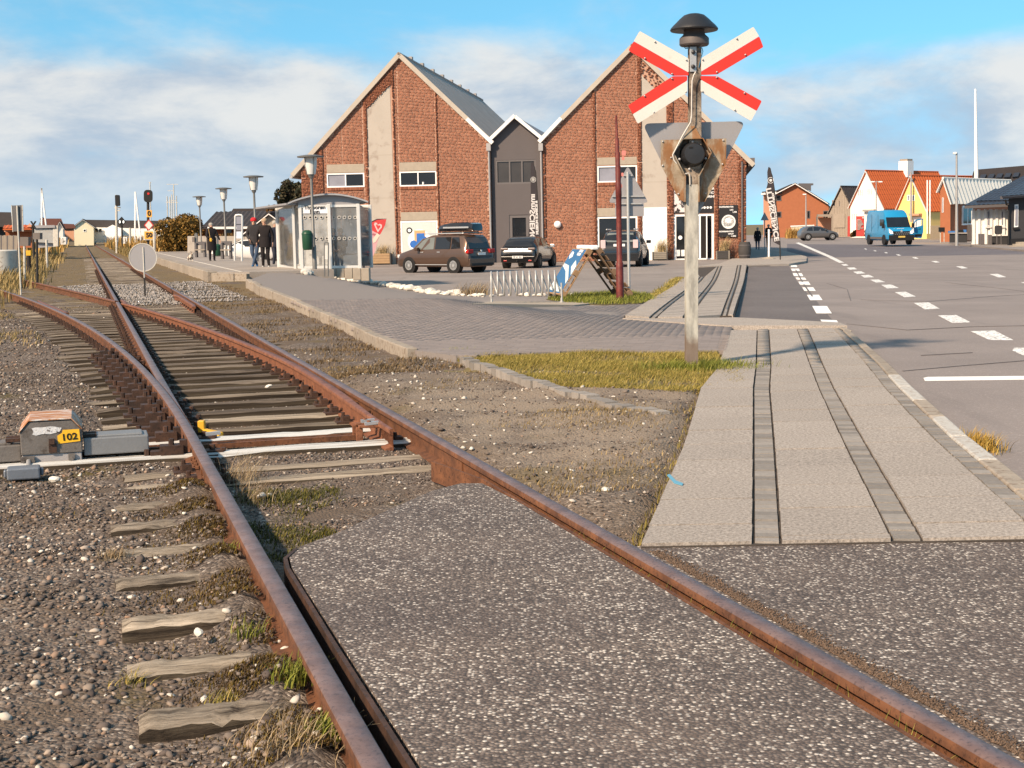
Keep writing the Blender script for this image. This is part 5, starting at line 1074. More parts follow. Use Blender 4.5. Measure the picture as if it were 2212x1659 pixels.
mb = MB(); lq = [at(598, 449, YB + .3), at(600, 446, YB + .3)]; mb.bar(Vector((L0.x - .5, YB, top - .03)), Vector((A0.x - .2, YA, top + .03)), .5, .06); mb.build('roof_edge', M_SGREY, SH, world=True)
nb = plate('name_board', [(655, 444), (711, 444), (711, 461), (655, 461)], YA - .03, .02, mat('board_white', (.72, .73, .76), .5, bump=0), SH)
text('Thyborøn', .17, M_BLK, frame(at(680, 448.3, YA - .04), (1, 0, 0), (0, 0, 1)), nb, 'lettering', bold=.004); text('havn', .17, M_BLK, frame(at(680, 457.4, YA - .04), (1, 0, 0), (0, 0, 1)), nb, 'lettering', bold=.004)
for row in (469.5, 515):
    for x0, x1 in ((658, 706), (721, 767)):
        for i in range(5): p = at(x0 + (x1 - x0) * i / 4, row, YA - .03); MB().lathe([(.052, 0), (.052, .003), (.034, .003), (.034, 0)], 14, p, M=RX).build('glass_ring', M_SREF, SH, world=True)
bn = MB().box(((A0.x + B0.x) / 2 + .1, YA + 1.5, zf_ + .48), (2.0, .36, .05)).build('bench', M_GREYF, SH, world=True)
for dx in (-.8, .8): MB().box(((A0.x + B0.x) / 2 + .1 + dx, YA + 1.5, zf_ + .24), (.05, .3, .44)).build('bench_leg', M_GREYF, SH, world=True)
# concrete footing blocks on the low side
FB = thing('concrete_footing', 'row of grey concrete blocks under the right end of the shelter', 'concrete footing', B0)
for i in range(5): a, b = at(708 + i * 18, 588, YA - .15), at(708 + i * 18 + 17.3, 588, YA - .15); h = .26 + .04 * i; MB().box(((a.x + b.x) / 2, YA + .1, zf_ - h / 2 + .05), (b.x - a.x, .5, h)).build('block', M_LINT, FB, world=True, bevel=.02)
def bin_(px, pt, pb, Yd, label, w=.40):
    c = at(px, pb, Yd); h = at(px, pt, Yd).z - c.z; T = thing('litter_bin', label, 'litter bin', c); MB().lathe([(w * .38, 0), (w * .42, .02), (w * .47, h * .1), (w * .5, h * .75), (w * .49, h * .80)], 16, (0, 0, 0)).build('drum', mat('bin_green', (.015, .06, .032), .4, var=.15, bump=.05), T, smooth=40)
    MB().lathe([(w * .52, h * .78), (w * .52, h * .82), (w * .40, h * .95), (w * .2, h), (.02, h)], 16).build('lid', bpy.data.materials['bin_green'], T, smooth=40); MB().box((w * .55, 0, h * .5), (.06, .06, h * .7)).build('bracket', M_LPOLE, T); return T
bin_(664.5, 497, 540, 44.2, 'green litter bin on the lamp post before the shelter', .34); bin_(470, 527, 553, 74, 'dark green litter bin on the second lamp post behind the dog walker', .40)
T = thing('cycle_stand', 'small grey metal stand with a white notice in front of the shelter', 'notice stand', at(705, 596, 43.4))
for dx in (-4, 4): post_px(705 + dx, 597, 705 + dx, 524, .022, M_LPOLE, T, 43.4, 'leg')
MB().bar(at(701, 524, 43.4), at(709, 524, 43.4), .04, .04).build('top_bar', M_LPOLE, T, world=True); plate('notice', [(702, 530), (708, 530), (708, 560), (702, 560)], 43.38, .02, M_SREF, T)
# timetable frame
T = thing('timetable_stand', 'tall grey frame with three white timetables on the platform', 'timetable stand', at(515, 561, 56)); Yd = 56
for x in (508, 523.5): post_px(x - 1, 563 if x < 515 else 564, x, 467, .04, M_ALU, T, Yd, 'leg')
MB().tube([at(508, 468, Yd), at(509.5, 465, Yd), at(516, 464, Yd), at(522, 465, Yd), at(523.5, 468, Yd)], .04, 8).build('top_bow', M_ALU, T, world=True)
for y0, y1 in ((468, 484), (486, 498), (500, 515)): plate('timetable', [(510.5, y0), (521.5, y0), (521.5, y1), (510.5, y1)], Yd - .03, .03, M_GLASSB if y0 < 500 else mat('timetable_white', (.6, .64, .74), .5, bump=0), T)
# ------------------------------------------------------------------ bicycle rack
p0, p1 = gnd(1062, 656), gnd(1213, 655); Yr = (p0.y + p1.y) / 2; T = thing('bicycle_rack', 'galvanised spiral bicycle rack of twelve hoops beside the pallet sign', 'bicycle rack', (p0 + p1) / 2)
zb = p0.z; xa, xb = p0.x, p1.x; N = 11; pts = []
for i in range(N * 20 + 1):
    f = i / (N * 20); a = 2 * math.pi * N * f; u_ = a / (2 * math.pi); i_ = math.floor(u_ + .25); g_ = (u_ + .25) - i_; e_ = float(ss(.55, 1.0, g_)); pts.append((xa + (xb - xa) * (i_ + e_ - .0) / N if u_ < N - .25 else xb, Yr - .17 * math.cos(a) + .17, zb + .39 + .24 * math.sin(a)))
k = next(i for i, p in enumerate(pts) if True); pts = [(xa - .005, Yr, zb), (xa - .003, Yr - .0, zb + .25)] + pts[0:] + [(xb + .003, Yr, zb + .25), (xb + .006, Yr, zb)]
M_RACK = mat('rack_zinc', (.46, .45, .43), .5, .5, var=.1, vs=20, bump=.1, spec=.5)
MB().tube(pts, .019, 8).build('spiral_tube', M_RACK, T, world=True, smooth=60)
for x in (xa, xb): MB().lathe([(.045, -.02), (.045, .012), (.026, .02), (.024, .09)], 12, (x, Yr, zb)).build('foot_plate', M_RACK, T, world=True)
sl_ = thing('rack_slab', 'pale concrete strip carrying the bicycle rack', 'concrete slab', (p0.x, Yr, zb)); MB().slab([tuple(gnd(1020, 658)[:2]), tuple(gnd(1240, 661)[:2]), tuple(gnd(1290, 656)[:2]), tuple(gnd(1286, 653)[:2]), tuple(gnd(1060, 653)[:2])], lambda x, y: Zp(x, y) + .02, .08).build('slab', M_LINT, sl_, world=True)
# ------------------------------------------------------------------ red post, warning sign, pallet board
b = gnd(1339, 653); Yd = b.y; T = thing('red_post', 'tall stepped rust red post with small pink reflectors beside the pallet sign', 'post', b); M_REDP = rust_mat('red_painted_post', (.085, .013, .012), (.17, .032, .022), .6); q = []
for y, r, x in ((655, .080, 1339.5), (568, .076, 1338.5), (566, .060, 1338.5), (470, .056, 1337), (425, .058, 1336.5), (424, .064, 1336.5), (395, .062, 1335.5), (394, .056, 1335.5), (360, .058, 1335), (358, .048, 1334.5), (330, .052, 1334), (328, .04, 1333.5), (300, .038, 1333), (298, .026, 1332.5), (249, .022, 1331)): q.append((at(x, y, Yd), r))
MB().tube([a for a, r in q], [r for a, r in q], 10).build('pole', M_REDP, T, world=True, smooth=40)
M_PINK = mat('faded_pink', (.55, .20, .17), .5, var=.1, bump=0)
for x0, y0, x1, y1 in ((1343, 325, 1352, 336), (1343, 338, 1349, 346), (1342, 373, 1347, 381), (1340, 398, 1344, 406)): plate('reflector', rpoly([(x0, y0), (x1, y0), (x1, y1), (x0, y1)], 2), Yd - .02, .02, M_PINK, T)
b = gnd(1358, 646); Yd = b.y; T = thing('warning_sign', 'grey back of a triangular road sign with a rectangular plate below', 'road sign', b); post_px(1359, 648, 1355.8, 371, .032, M_RACK, T, Yd - .08)
tr = plate('triangle', rpoly([(1356, 358), (1401, 438), (1314, 438)], 8), Yd, .004, M_SGREY, T); pl2 = plate('lower_plate', rpoly([(1329, 438), (1391, 438), (1391, 467), (1329, 467)], 2), Yd, .004, M_SGREY, T)
for y, x0, x1, o_ in ((379, 1346, 1366, tr), (424, 1322, 1392, tr), (440, 1328, 1386, pl2)): MB().bar(at(x0, y, Yd - .03), at(x1, y, Yd - .03), .03, .025).build('clamp_bar', M_RACK, o_, world=True)
M_PALW = mat('pallet_wood', (.30, .185, .10), .85, var=.25, vs=7, bump=.4, bs=40, isl=.15); M_PALD = mat('old_pallet_wood', (.16, .10, .06), .88, var=.25, vs=7, bump=.4, bs=40, isl=.15)
fn = gz(1218, 643, -.14); Y0 = fn.y; rdg = Vector((-.28, 1.0, 0)); T = thing('pallet_sign', 'folding board made of two wooden pallets with a blue and white poster', 'pallet sign', (fn.x + .7, Y0, fn.z))
FL = [fn, at(1279, 541, Y0)]; ap = FL[1]; fr_ = gz(1363, 642, -.14); fr_ = at(1361, 641, Y0)
def pallet(foot, apex, nrm_sign, m, nb, poster=False):
    u = rdg.normalized(); v = (apex - foot); L = v.length; v.normalize(); n = u.cross(v).normalized() * nrm_sign; W_ = rdg.length
    def PB(a0, a1, b0, b1, n0, n1, nm, mm):
        c = foot + u * ((a0 + a1) / 2) + v * ((b0 + b1) / 2) + n * ((n0 + n1) / 2); MB().box(c, (a1 - a0, b1 - b0, n1 - n0), Matrix((u, v, n)).transposed()).build(nm, mm, T, world=True)
    for i in range(nb): w_ = L / nb; PB(0, W_, i * w_ + .015, (i + 1) * w_ - .02 - (.03 if i % 2 else 0), .08, .10, 'deck_board', m)
    for a in (0, W_ / 2 - .045, W_ - .09):
        for b_ in (0, L / 2 - .06, L - .12): PB(a, a + .09, b_, b_ + .12, 0, .08, 'block', m)
        PB(a, a + .09, 0, L, -.022, 0, 'runner', m)
    return u, v, n, L, W_
u, v, n, L, W_ = pallet(FL[0], ap, -1, M_PALW, 7); pallet(fr_, ap + Vector((.1, 0, .02)), 1, M_PALD, 7)
pf = Matrix(((-u.x, v.x, n.x, 0), (-u.y, v.y, n.y, 0), (-u.z, v.z, n.z, 0), (0, 0, 0, 1)))
def pposter(a0, a1, b0, b1, lift, m, nm='poster', par=None): c = FL[0] + u * ((a0 + a1) / 2) + v * ((b0 + b1) / 2) + n * (.103 + lift); return MB().box(c, (a1 - a0, b1 - b0, .004), Matrix((u, v, n)).transposed()).build(nm, m, par or T, world=True)
M_PBLU = mat('poster_blue', (.035, .12, .26), .5, var=.25, vs=2.5, bump=0); po = pposter(.05, W_ - .05, .05, L - .04, 0, M_PBLU)
M_PLIGHT = mat('poster_pale', (.55, .62, .60), .5, var=.12, vs=3, bump=0)
def pp(a, b, lift): return FL[0] + u * (W_ * a) + v * (L * b) + n * (.107 + lift)
def ppoly(L2, m, lift=.001, nm='poster_print'): P = [pp(a, b, lift) for a, b in L2]; mb = MB(); mb.add(P + [p - n * .002 for p in P], [tuple(range(len(P))), tuple(range(2 * len(P) - 1, len(P) - 1, -1))] + [(i, i + len(P), (i + 1) % len(P) + len(P), (i + 1) % len(P)) for i in range(len(P))]); return mb.build(nm, m, po, world=True)
ppoly([(.08, .24), (.08, .34), (.55, .62), (.92, .66), (.92, .60), (.55, .50)], M_PLIGHT); ppoly([(.08, .07), (.08, .12), (.92, .30), (.92, .10), (.5, .07)], M_PLIGHT); ppoly([(.06, .42), (.06, .62), (.3, .74), (.36, .60)], M_PLIGHT)
for s_, a, b_, sz in (('LUNCH', .30, .93, .085), ('KROEN', .32, .86, .085)): text(s_, sz, M_WHT, Matrix.Translation(pp(a, b_, .003)) @ Matrix(((-u.x, v.x, n.x, 0), (-u.y, v.y, n.y, 0), (-u.z, v.z, n.z, 0), (0, 0, 0, 1))), po, 'poster_lettering', bold=.004)
ppoly([(.66, .80), (.72, .90), (.84, .92), (.90, .84), (.80, .76)], M_WHT, .002)
MB().box(ap + u * .5 + Vector((.06, 0, .06)), (.16, 1.05, .10), Matrix((Vector((u.y, -u.x, 0)), u, Vector((0, 0, 1)))).transposed()).build('white_cap', M_WHT, T, world=True, bevel=.03)
# ------------------------------------------------------------------ white stones along the forecourt
def rock_mesh(seed, m, flat=.65):
    import bmesh
    r = random.Random(seed); bm = bmesh.new(); bmesh.ops.create_icosphere(bm, subdivisions=2, radius=.5); off = [Vector((r.uniform(-1, 1), r.uniform(-1, 1), r.uniform(-1, 1))).normalized() for _ in range(7)]
    for v_ in bm.verts:
        d = v_.co.normalized(); k = 1.0
        for o in off: k -= max(0, d.dot(o) - .55) * .55
        v_.co = d * .5 * k; v_.co.z *= flat
    me = bpy.data.meshes.new('white_stone'); bm.to_mesh(me); bm.free(); me.materials.append(m); me.polygons.foreach_set('use_smooth', [True] * len(me.polygons)); me.set_sharp_from_angle(angle=R(28)); return me
M_ROCK = mat('pale_flint', (.58, .54, .47), .8, var=.15, vs=9, bump=.4, bs=40, isl=.2, col2=(.30, .26, .21), c2=(.56, .7)); RM_ = [rock_mesh(i, M_ROCK) for i in range(6)]
def stone(name, loc, size, label, group, me=None):
    o = bpy.data.objects.new(name, me or random.choice(RM_)); COL.objects.link(o); o.location = loc; o.scale = (size * random.uniform(.9, 1.3), size * random.uniform(.7, 1.05), size * random.uniform(.7, 1.1)); o.rotation_euler = (random.uniform(-.2, .2), random.uniform(-.2, .2), random.uniform(0, 6.3)); return props(o, label, 'stone', group)
line = [(660, 594), (700, 597), (735, 602), (790, 611), (835, 618), (880, 626), (930, 634), (985, 638), (1050, 641), (1110, 639), (1180, 640), (1245, 641)]
lp_ = [gnd(*p) for p in line]; cum = [0]
for a, b_ in zip(lp_[:-1], lp_[1:]): cum.append(cum[-1] + (b_ - a).length)
dcur = 0
while dcur < cum[-1]:
    i = max(0, min(len(cum) - 2, int(np.searchsorted(cum, dcur) - 1))); p = lp_[i].lerp(lp_[i + 1], (dcur - cum[i]) / (cum[i + 1] - cum[i])); big = 1.0 if dcur < cum[7] else .62
    p = p + Vector((random.uniform(-.05, .05), random.uniform(-.35, .35), 0)); sz = random.uniform(.15, .36) * big; stone('white_stone', (p.x, p.y, float(Zp(p.x, p.y)) + sz * .15), sz, 'whitish rough stone in the long row edging the forecourt', 'white stones edging the forecourt'); dcur += random.uniform(.10, .26) if big == 1.0 else random.uniform(.16, .36)
for px, py, sz, lb in ((118, 1041, .075, 'large pale stone beside the counterweight of the point machine'), (565, 1074, .055, 'flat white stone in the moss right of the left rail'), (432, 1373, .06, 'round cream pebble against the edge of a near sleeper'), (1306, 1063, .06, 'white lump of stone on the gravel left of the pavement'), (1018, 972, .05, 'rounded grey white stone just behind the right rail'), (1000, 969, .035, 'flat white chip behind the right rail'), (455, 893, .07, None), (580, 838, .075, 'white block lying between two dark sleepers'), (385, 2040, .05, None)):
    if lb: p = gz(px, py, -.13 if px < 1000 else -.055); stone('pale_stone', (p.x, p.y, p.z + sz * .2), sz, lb, None)
# ------------------------------------------------------------------ cars
M_TYRE = mat('tyre_rubber', (.012, .012, .012), .85, var=.1, bump=.1); M_RIM = mat('alloy_rim', (.62, .61, .59), .35, .7, var=.05, bump=0, spec=.6); M_RIMD = mat('dark_rim', (.10, .10, .10), .45, .5, var=.1, bump=0)
M_CGLASS = glass_mat('car_glass', (.012, .013, .015), .03, .7); M_CGLASS2 = glass_mat('pale_car_glass', (.13, .14, .13), .05, .7); M_TRIM = mat('black_car_trim', (.016, .015, .015), .55, var=.1, bump=0); M_TAIL = mat('tail_lamp_red', (.38, .012, .01), .25, var=.1, bump=0); M_HEAD = mat('head_lamp', (.70, .70, .68), .15, .2, var=.05, bump=0, spec=.7); M_NPL = mat('number_plate_white', (.70, .70, .68), .5, bump=0)
def paint(name, col, metal=.4, rough=.35): return mat(name, col, rough, metal, var=.04, vs=2, bump=0, spec=.5, Coat_Weight=.6, Coat_Roughness=.06)
def car(name, label, loc, rz, sp, scale=1.0, group=None):
    """local x forwards from the rear bumper, y left, z up. sp: L, W, stations (x, z_top, belt, kw, kr), windows, wheels"""
    T = thing(name, label, 'car', loc, rz, group); T.scale = (scale,) * 3; W2 = sp['W'] / 2; body, m = MB(), sp['paint']; z0 = sp.get('z0', .24); ST = sp['st']; rings = []
    for x, zt, bl, kw, kr in ST:
        w_ = W2 * kw; b_ = min(bl, zt - .04); wr = W2 * kr; low = z0 + (.06 if x in (ST[0][0], ST[-1][0]) else 0)
        if zt - bl < .1: wr = w_ * .90
        half = [(w_ * .88, low), (w_ * .97, low + .10), (w_, low + (b_ - low) * .45), (w_ * .99, low + (b_ - low) * .80), (w_ * .955, b_), (wr, zt - .06 * min(1, (zt - b_) / .3)), (wr * .82, zt - .012), (wr * .35, zt)]
        rings.append([(x, -a, b) for a, b in half] + [(x, a, b) for a, b in half[::-1]])
    k = len(rings[0])
    for r in rings: body.v += r
    for i in range(len(rings) - 1):
        for j in range(k): a = i * k + j; b_ = i * k + (j + 1) % k; body.f.append((a, b_, b_ + k, a + k)); body.m.append(0)
    body.f += [tuple(range(k - 1, -1, -1)), tuple((len(rings) - 1) * k + j for j in range(k))]; body.m += [0, 0]
    bo = body.build('body', m, T, smooth=42)
    def side(x, z, s):
        xs_ = [q[0] for q in ST]; g = lambda i: float(np.interp(x, xs_, [q[i] for q in ST])); zt, bl, kw, kr = g(1), g(2), g(3), g(4); w_ = W2 * kw; b_ = min(bl, zt - .04); wr = W2 * kr; f = max(0, min(1, (z - b_) / max(.05, zt - .06 - b_))); return s * (w_ * .955 + (wr - w_ * .955) * f + .012)
    for win in sp.get('win', ()):
        gm = win[1] if len(win) > 1 else M_CGLASS
        for s in (-1, 1):
            P = [Vector((x, side(x, z, s), z)) for x, z in win[0]]; n_ = len(P); inn = [p - Vector((0, s * .02, 0)) for p in P]; mb = MB(); f_ = [tuple(range(n_)), tuple(range(2 * n_ - 1, n_ - 1, -1))]
            mb.add(P + inn, f_ if s < 0 else [tuple(reversed(q)) for q in f_]); mb.build('side_window', gm, bo)
    for nm, quad, gm in sp.get('panes', ()):
        P = [Vector(q) for q in quad]; nn = (P[1] - P[0]).cross(P[3] - P[0]).normalized(); mb = MB(); mb.add([p + nn * .012 for p in P] + [p - nn * .012 for p in P], [(0, 1, 2, 3), (7, 6, 5, 4), (0, 4, 5, 1), (1, 5, 6, 2), (2, 6, 7, 3), (3, 7, 4, 0)]); mb.build(nm, gm, bo)
    wr_ = sp.get('wr', .32)
    RXX = Matrix.Rotation(R(90), 3, 'X')
    for x in sp['wheels']:
        for s in (-1, 1):
            y = s * (W2 - .10); c = (x, y, wr_)
            MB().lathe([(wr_ * 1.17, -.13), (wr_ * 1.17, .112)] if s < 0 else [(wr_ * 1.17, -.112), (wr_ * 1.17, .13)], 24, c, M=RXX).build('wheel_arch', M_TRIM, bo)
            ty = MB().lathe([(wr_ * .62, -.115), (wr_ * .93, -.12), (wr_, -.09), (wr_, .09), (wr_ * .93, .12), (wr_ * .62, .115)], 24, c, M=RXX).build('wheel', M_TYRE, T, smooth=40)
            rm = MB(); o_ = s * .118; rm.lathe([(wr_ * .64, -.01), (wr_ * .64, .006), (wr_ * .56, .006), (wr_ * .56, -.01)], 24, (x, y + o_, wr_), M=RXX)
            for q in range(10):
                a = q * .6283; rm.bar((x + .05 * math.cos(a), y + o_, wr_ + .05 * math.sin(a)), (x + wr_ * .6 * math.cos(a), y + o_, wr_ + wr_ * .6 * math.sin(a)), .035, .02, up=(0, 1, 0))
            rm.lathe([(.07, -.012), (.07, .012)], 12, (x, y + o_, wr_), M=RXX); rm.build('rim', sp.get('rim', M_RIM), ty)
    for nm, c, d, mm in sp.get('boxes', ()): MB().box(c, d).build(nm, mm, T if nm in ('roof_rail', 'bumper', 'door_mirror', 'tow_bar') else bo, bevel=.02)
    return T
def lamps2(nm, x, y, z, d, m): return [(nm, (x, s * y, z), d, m) for s in (-1, 1)]
# brown people carrier ---------------------------------------------
PB_ = paint('bronze_paint', (.115, .068, .046), .55, .38)
touran = dict(L=4.45, W=1.82, wr=.33, z0=.26, paint=PB_, wheels=(.86, 3.55), rim=M_RIM,
    st=[(0.0, .62, .60, .90, .78), (.02, .90, .88, .96, .82), (.10, 1.00, .98, .985, .84), (.26, 1.52, 1.02, 1.0, .80), (.42, 1.66, 1.03, 1.0, .80), (1.3, 1.71, 1.02, 1.0, .80), (2.3, 1.68, 1.00, 1.0, .80), (2.85, 1.55, .99, 1.0, .78), (3.45, 1.10, .97, 1.0, .80), (3.6, 1.02, .96, .99, .8), (4.15, .88, .86, .95, .8), (4.38, .70, .66, .86, .75), (4.45, .50, .46, .80, .7)],
    win=[([(.48, 1.08), (1.02, 1.06), (1.02, 1.57), (.62, 1.57)],), ([(1.08, 1.06), (1.98, 1.05), (1.98, 1.58), (1.08, 1.58)],), ([(2.06, 1.05), (3.25, 1.02), (2.82, 1.42), (2.55, 1.55), (2.06, 1.58)], M_CGLASS2)],
    panes=[('rear_window', ((.115, .70, 1.06), (.115, -.70, 1.06), (.30, -.63, 1.55), (.30, .63, 1.55)), M_CGLASS), ('windscreen', ((3.40, -.70, 1.12), (3.40, .70, 1.12), (2.90, .64, 1.52), (2.90, -.64, 1.52)), M_CGLASS2), ('tailgate', ((-.005, .72, .64), (-.005, -.72, .64), (.085, -.74, 1.00), (.085, .74, 1.00)), mat('dark_bronze', (.04, .033, .032), .35, .3, bump=0))],
    boxes=lamps2('tail_lamp', .05, .74, .94, (.16, .36, .17), M_TAIL) + lamps2('head_lamp', 4.20, .62, .74, (.34, .36, .15), M_HEAD) + [('bumper', (.06, 0, .46), (.22, 1.70, .32), PB_), ('bumper_trim', (-.03, 0, .36), (.1, 1.5, .12), M_TRIM), ('number_plate', (-.03, 0, .82), (.02, .52, .11), M_NPL), ('badge', (-.01, 0, .95), (.02, .1, .1), M_RIM), ('chrome_strip', (2.2, .905, .36), (2.2, .02, .035), M_RIM), ('chrome_strip', (2.2, -.905, .36), (2.2, .02, .035), M_RIM)] + [('roof_rail', (1.6, s * .66, 1.74), (2.3, .05, .05), M_RIM) for s in (-1, 1)] + [('door_mirror', (2.95, s * 1.0, 1.06), (.16, .2, .15), PB_) for s in (-1, 1)] + [('door_handle', (x, s * .905, .92), (.18, .02, .035), M_RIM) for x in (1.75, 2.75) for s in (-1, 1)] + lamps2('reflector', -.035, .6, .40, (.02, .2, .06), M_TAIL))
p = gnd(1078, 588); rz = R(90 + 51)
TC = car('brown_car', 'bronze brown people carrier with a black roof box parked before the left gable', (p.x - .75, p.y + .35, p.z), rz, touran, .97)
RB = thing('roof_box', 'black glossy roof box with a silver stripe on top of the brown car', 'roof box', TC.location, rz); RB.scale = (.97,) * 3
mb = MB(); S_b = [(.15, .10, .20, .55), (.20, .30, .42, .72), (.45, .38, .48, .78), (1.5, .36, .46, .80), (2.1, .26, .36, .72), (2.3, .12, .16, .5)]; ring = []
for x, h, h2, w_ in S_b: ring.append([(x, -.36 * w_ / .8, 1.84), (x, -.42 * w_ / .8, 1.84 + h * .4), (x, -.34 * w_ / .8, 1.84 + h), (x, .34 * w_ / .8, 1.84 + h), (x, .42 * w_ / .8, 1.84 + h * .4), (x, .36 * w_ / .8, 1.84)])
for r in ring: mb.v += r
for i in range(len(ring) - 1):
    for j in range(6): a = i * 6 + j; b_ = i * 6 + (j + 1) % 6; mb.f.append((a, b_, b_ + 6, a + 6)); mb.m.append(0)
mb.f += [tuple(range(5, -1, -1)), tuple((len(ring) - 1) * 6 + j for j in range(6))]; mb.m += [0, 0]
rb = mb.build('shell', paint('gloss_black', (.012, .012, .014), .1, .15), RB, smooth=35); MB().box((1.1, .425, 2.0), (1.5, .02, .07)).build('silver_stripe', M_RIM, rb)
for x in (.7, 1.7): MB().box((x, 0, 1.79), (.06, 1.3, .05)).build('roof_bar', M_TRIM, RB)
# black hatchbacks --------------------------------------------------
BK = paint('black_paint', (.010, .0095, .010), .1, .2)
hatch = dict(L=4.0, W=1.74, wr=.32, z0=.25, paint=BK, wheels=(.72, 3.25), rim=M_RIMD,
    st=[(0.0, .60, .56, .88, .76), (.03, .86, .84, .96, .8), (.12, .98, .96, .985, .8), (.30, 1.22, 1.00, 1.0, .78), (.62, 1.42, 1.0, 1.0, .77), (1.3, 1.47, .98, 1.0, .77), (2.0, 1.43, .97, 1.0, .77), (2.5, 1.25, .95, 1.0, .76), (2.95, 1.0, .93, 1.0, .8), (3.6, .86, .84, .96, .8), (3.9, .68, .64, .86, .75), (4.0, .5, .46, .8, .7)],
    win=[([(.75, 1.04), (1.35, 1.02), (1.35, 1.38), (.95, 1.36)],), ([(1.42, 1.02), (2.75, .99), (2.4, 1.22), (1.95, 1.36), (1.42, 1.38)],)],
    panes=[('rear_window', ((.15, .66, 1.02), (.15, -.66, 1.02), (.52, -.56, 1.36), (.52, .56, 1.36)), M_CGLASS), ('windscreen', ((2.9, -.66, 1.02), (2.9, .66, 1.02), (2.1, .58, 1.40), (2.1, -.58, 1.40)), M_CGLASS)],
    boxes=lamps2('tail_lamp', .03, .66, .90, (.12, .34, .09), mat('smoked_lamp', (.16, .12, .11), .25, bump=0)) + lamps2('head_lamp', 3.75, .6, .7, (.3, .3, .12), M_HEAD) + [('bumper', (.05, 0, .42), (.2, 1.62, .28), BK), ('number_plate', (-.06, 0, .52), (.02, .52, .115), M_NPL), ('tow_bar', (-.10, 0, .32), (.16, .05, .12), M_TRIM), ('chrome_strip', (.02, 0, .90), (.02, 1.1, .03), M_RIM)] + [('door_mirror', (2.55, s * .98, 1.0), (.14, .2, .14), M_RIM if s < 0 else BK) for s in (-1, 1)] + lamps2('reflector', -.06, .6, .36, (.02, .16, .05), M_TAIL))
p = gnd(1120, 580); c2_ = car('black_car', 'black hatchback seen from behind, parked before the grey link', (p.x - .02, p.y + .2, p.z), R(90 - 17), hatch, 1.0)
text('CP 41 251', .105, M_BLK, Matrix.Translation((-.074, 0, .52)) @ Matrix(((0, 0, -1, 0), (-1, 0, 0, 0), (0, 1, 0, 0), (0, 0, 0, 1))), c2_, 'plate_lettering', world=False, bold=.002)
yar = dict(hatch); yar['st'] = [(x, z + (.10 if .25 < x < 2.8 else .02), b_ + .04, kw, kr) for x, z, b_, kw, kr in hatch['st']]
yar['panes'] = [('rear_window', ((.15, .64, 1.06), (.15, -.64, 1.06), (.47, -.55, 1.44), (.47, .55, 1.44)), M_CGLASS2), ('windscreen', ((2.9, -.66, 1.06), (2.9, .66, 1.06), (2.1, .58, 1.48), (2.1, -.58, 1.48)), M_CGLASS)]
yar['boxes'] = lamps2('tail_lamp', .06, .70, .98, (.12, .22, .36), mat('pale_tail_lamp', (.55, .42, .42), .2, bump=0)) + [('bumper', (.04, 0, .42), (.2, 1.64, .34), BK), ('number_plate', (.0, 0, .93), (.02, .5, .11), M_NPL)] + [('door_mirror', (2.55, s * .98, 1.04), (.14, .2, .14), BK) for s in (-1, 1)] + [('roof_rail', (1.1, s * .6, 1.60), (1.4, .05, .06), M_RIM) for s in (-1, 1)]
p = gnd(1346, 577); car('black_car', 'small black car with pale tail lamps behind the pallet sign', (p.x - .15, p.y + .2, p.z), R(90 - 12), yar, 1.07)
# grey electric car at the junction ---------------------------------
ev = dict(L=4.26, W=1.8, wr=.36, z0=.24, paint=paint('grey_paint', (.115, .11, .11), .4, .35), wheels=(.78, 3.52), rim=M_RIM,
    st=[(0.0, .62, .58, .88, .76), (.05, .95, .93, .97, .8), (.3, 1.30, 1.0, 1.0, .78), (.7, 1.50, 1.0, 1.0, .77), (1.5, 1.56, .98, 1.0, .77), (2.2, 1.50, .96, 1.0, .77), (3.1, 1.10, .94, 1.0, .78), (3.5, .98, .92, .98, .8), (4.1, .78, .74, .88, .75), (4.26, .5, .46, .8, .7)],
    win=[([(.6, 1.04), (1.3, 1.02), (1.3, 1.44), (.85, 1.40)],), ([(1.4, 1.02), (2.95, 1.0), (2.4, 1.32), (2.0, 1.43), (1.4, 1.45)],)], panes=[('windscreen', ((3.15, -.66, 1.08), (3.15, .66, 1.08), (2.2, .58, 1.49), (2.2, -.58, 1.49)), M_CGLASS)],
    boxes=lamps2('head_lamp', 4.06, .6, .70, (.3, .3, .12), M_HEAD) + [('sill', (2.1, s * .88, .30), (2.0, .06, .12), M_TRIM) for s in (-1, 1)] + [('door_mirror', (2.8, s * .98, 1.04), (.14, .18, .12), BK) for s in (-1, 1)])
p = at(1726, 516, 150); car('grey_car', 'dark grey electric car crossing the junction side on', (p.x, p.y, -.5), R(4), ev, .97)
# white car behind the people ---------------------------------------
wh = dict(hatch); wh['paint'] = paint('white_paint', (.62, .60, .57), 0, .4); wh['rim'] = M_RIM; p = at(598, 562, 84); car('white_car', 'white car parked behind the people on the platform', (p.x, p.y, -.45), R(176), wh, 1.0)
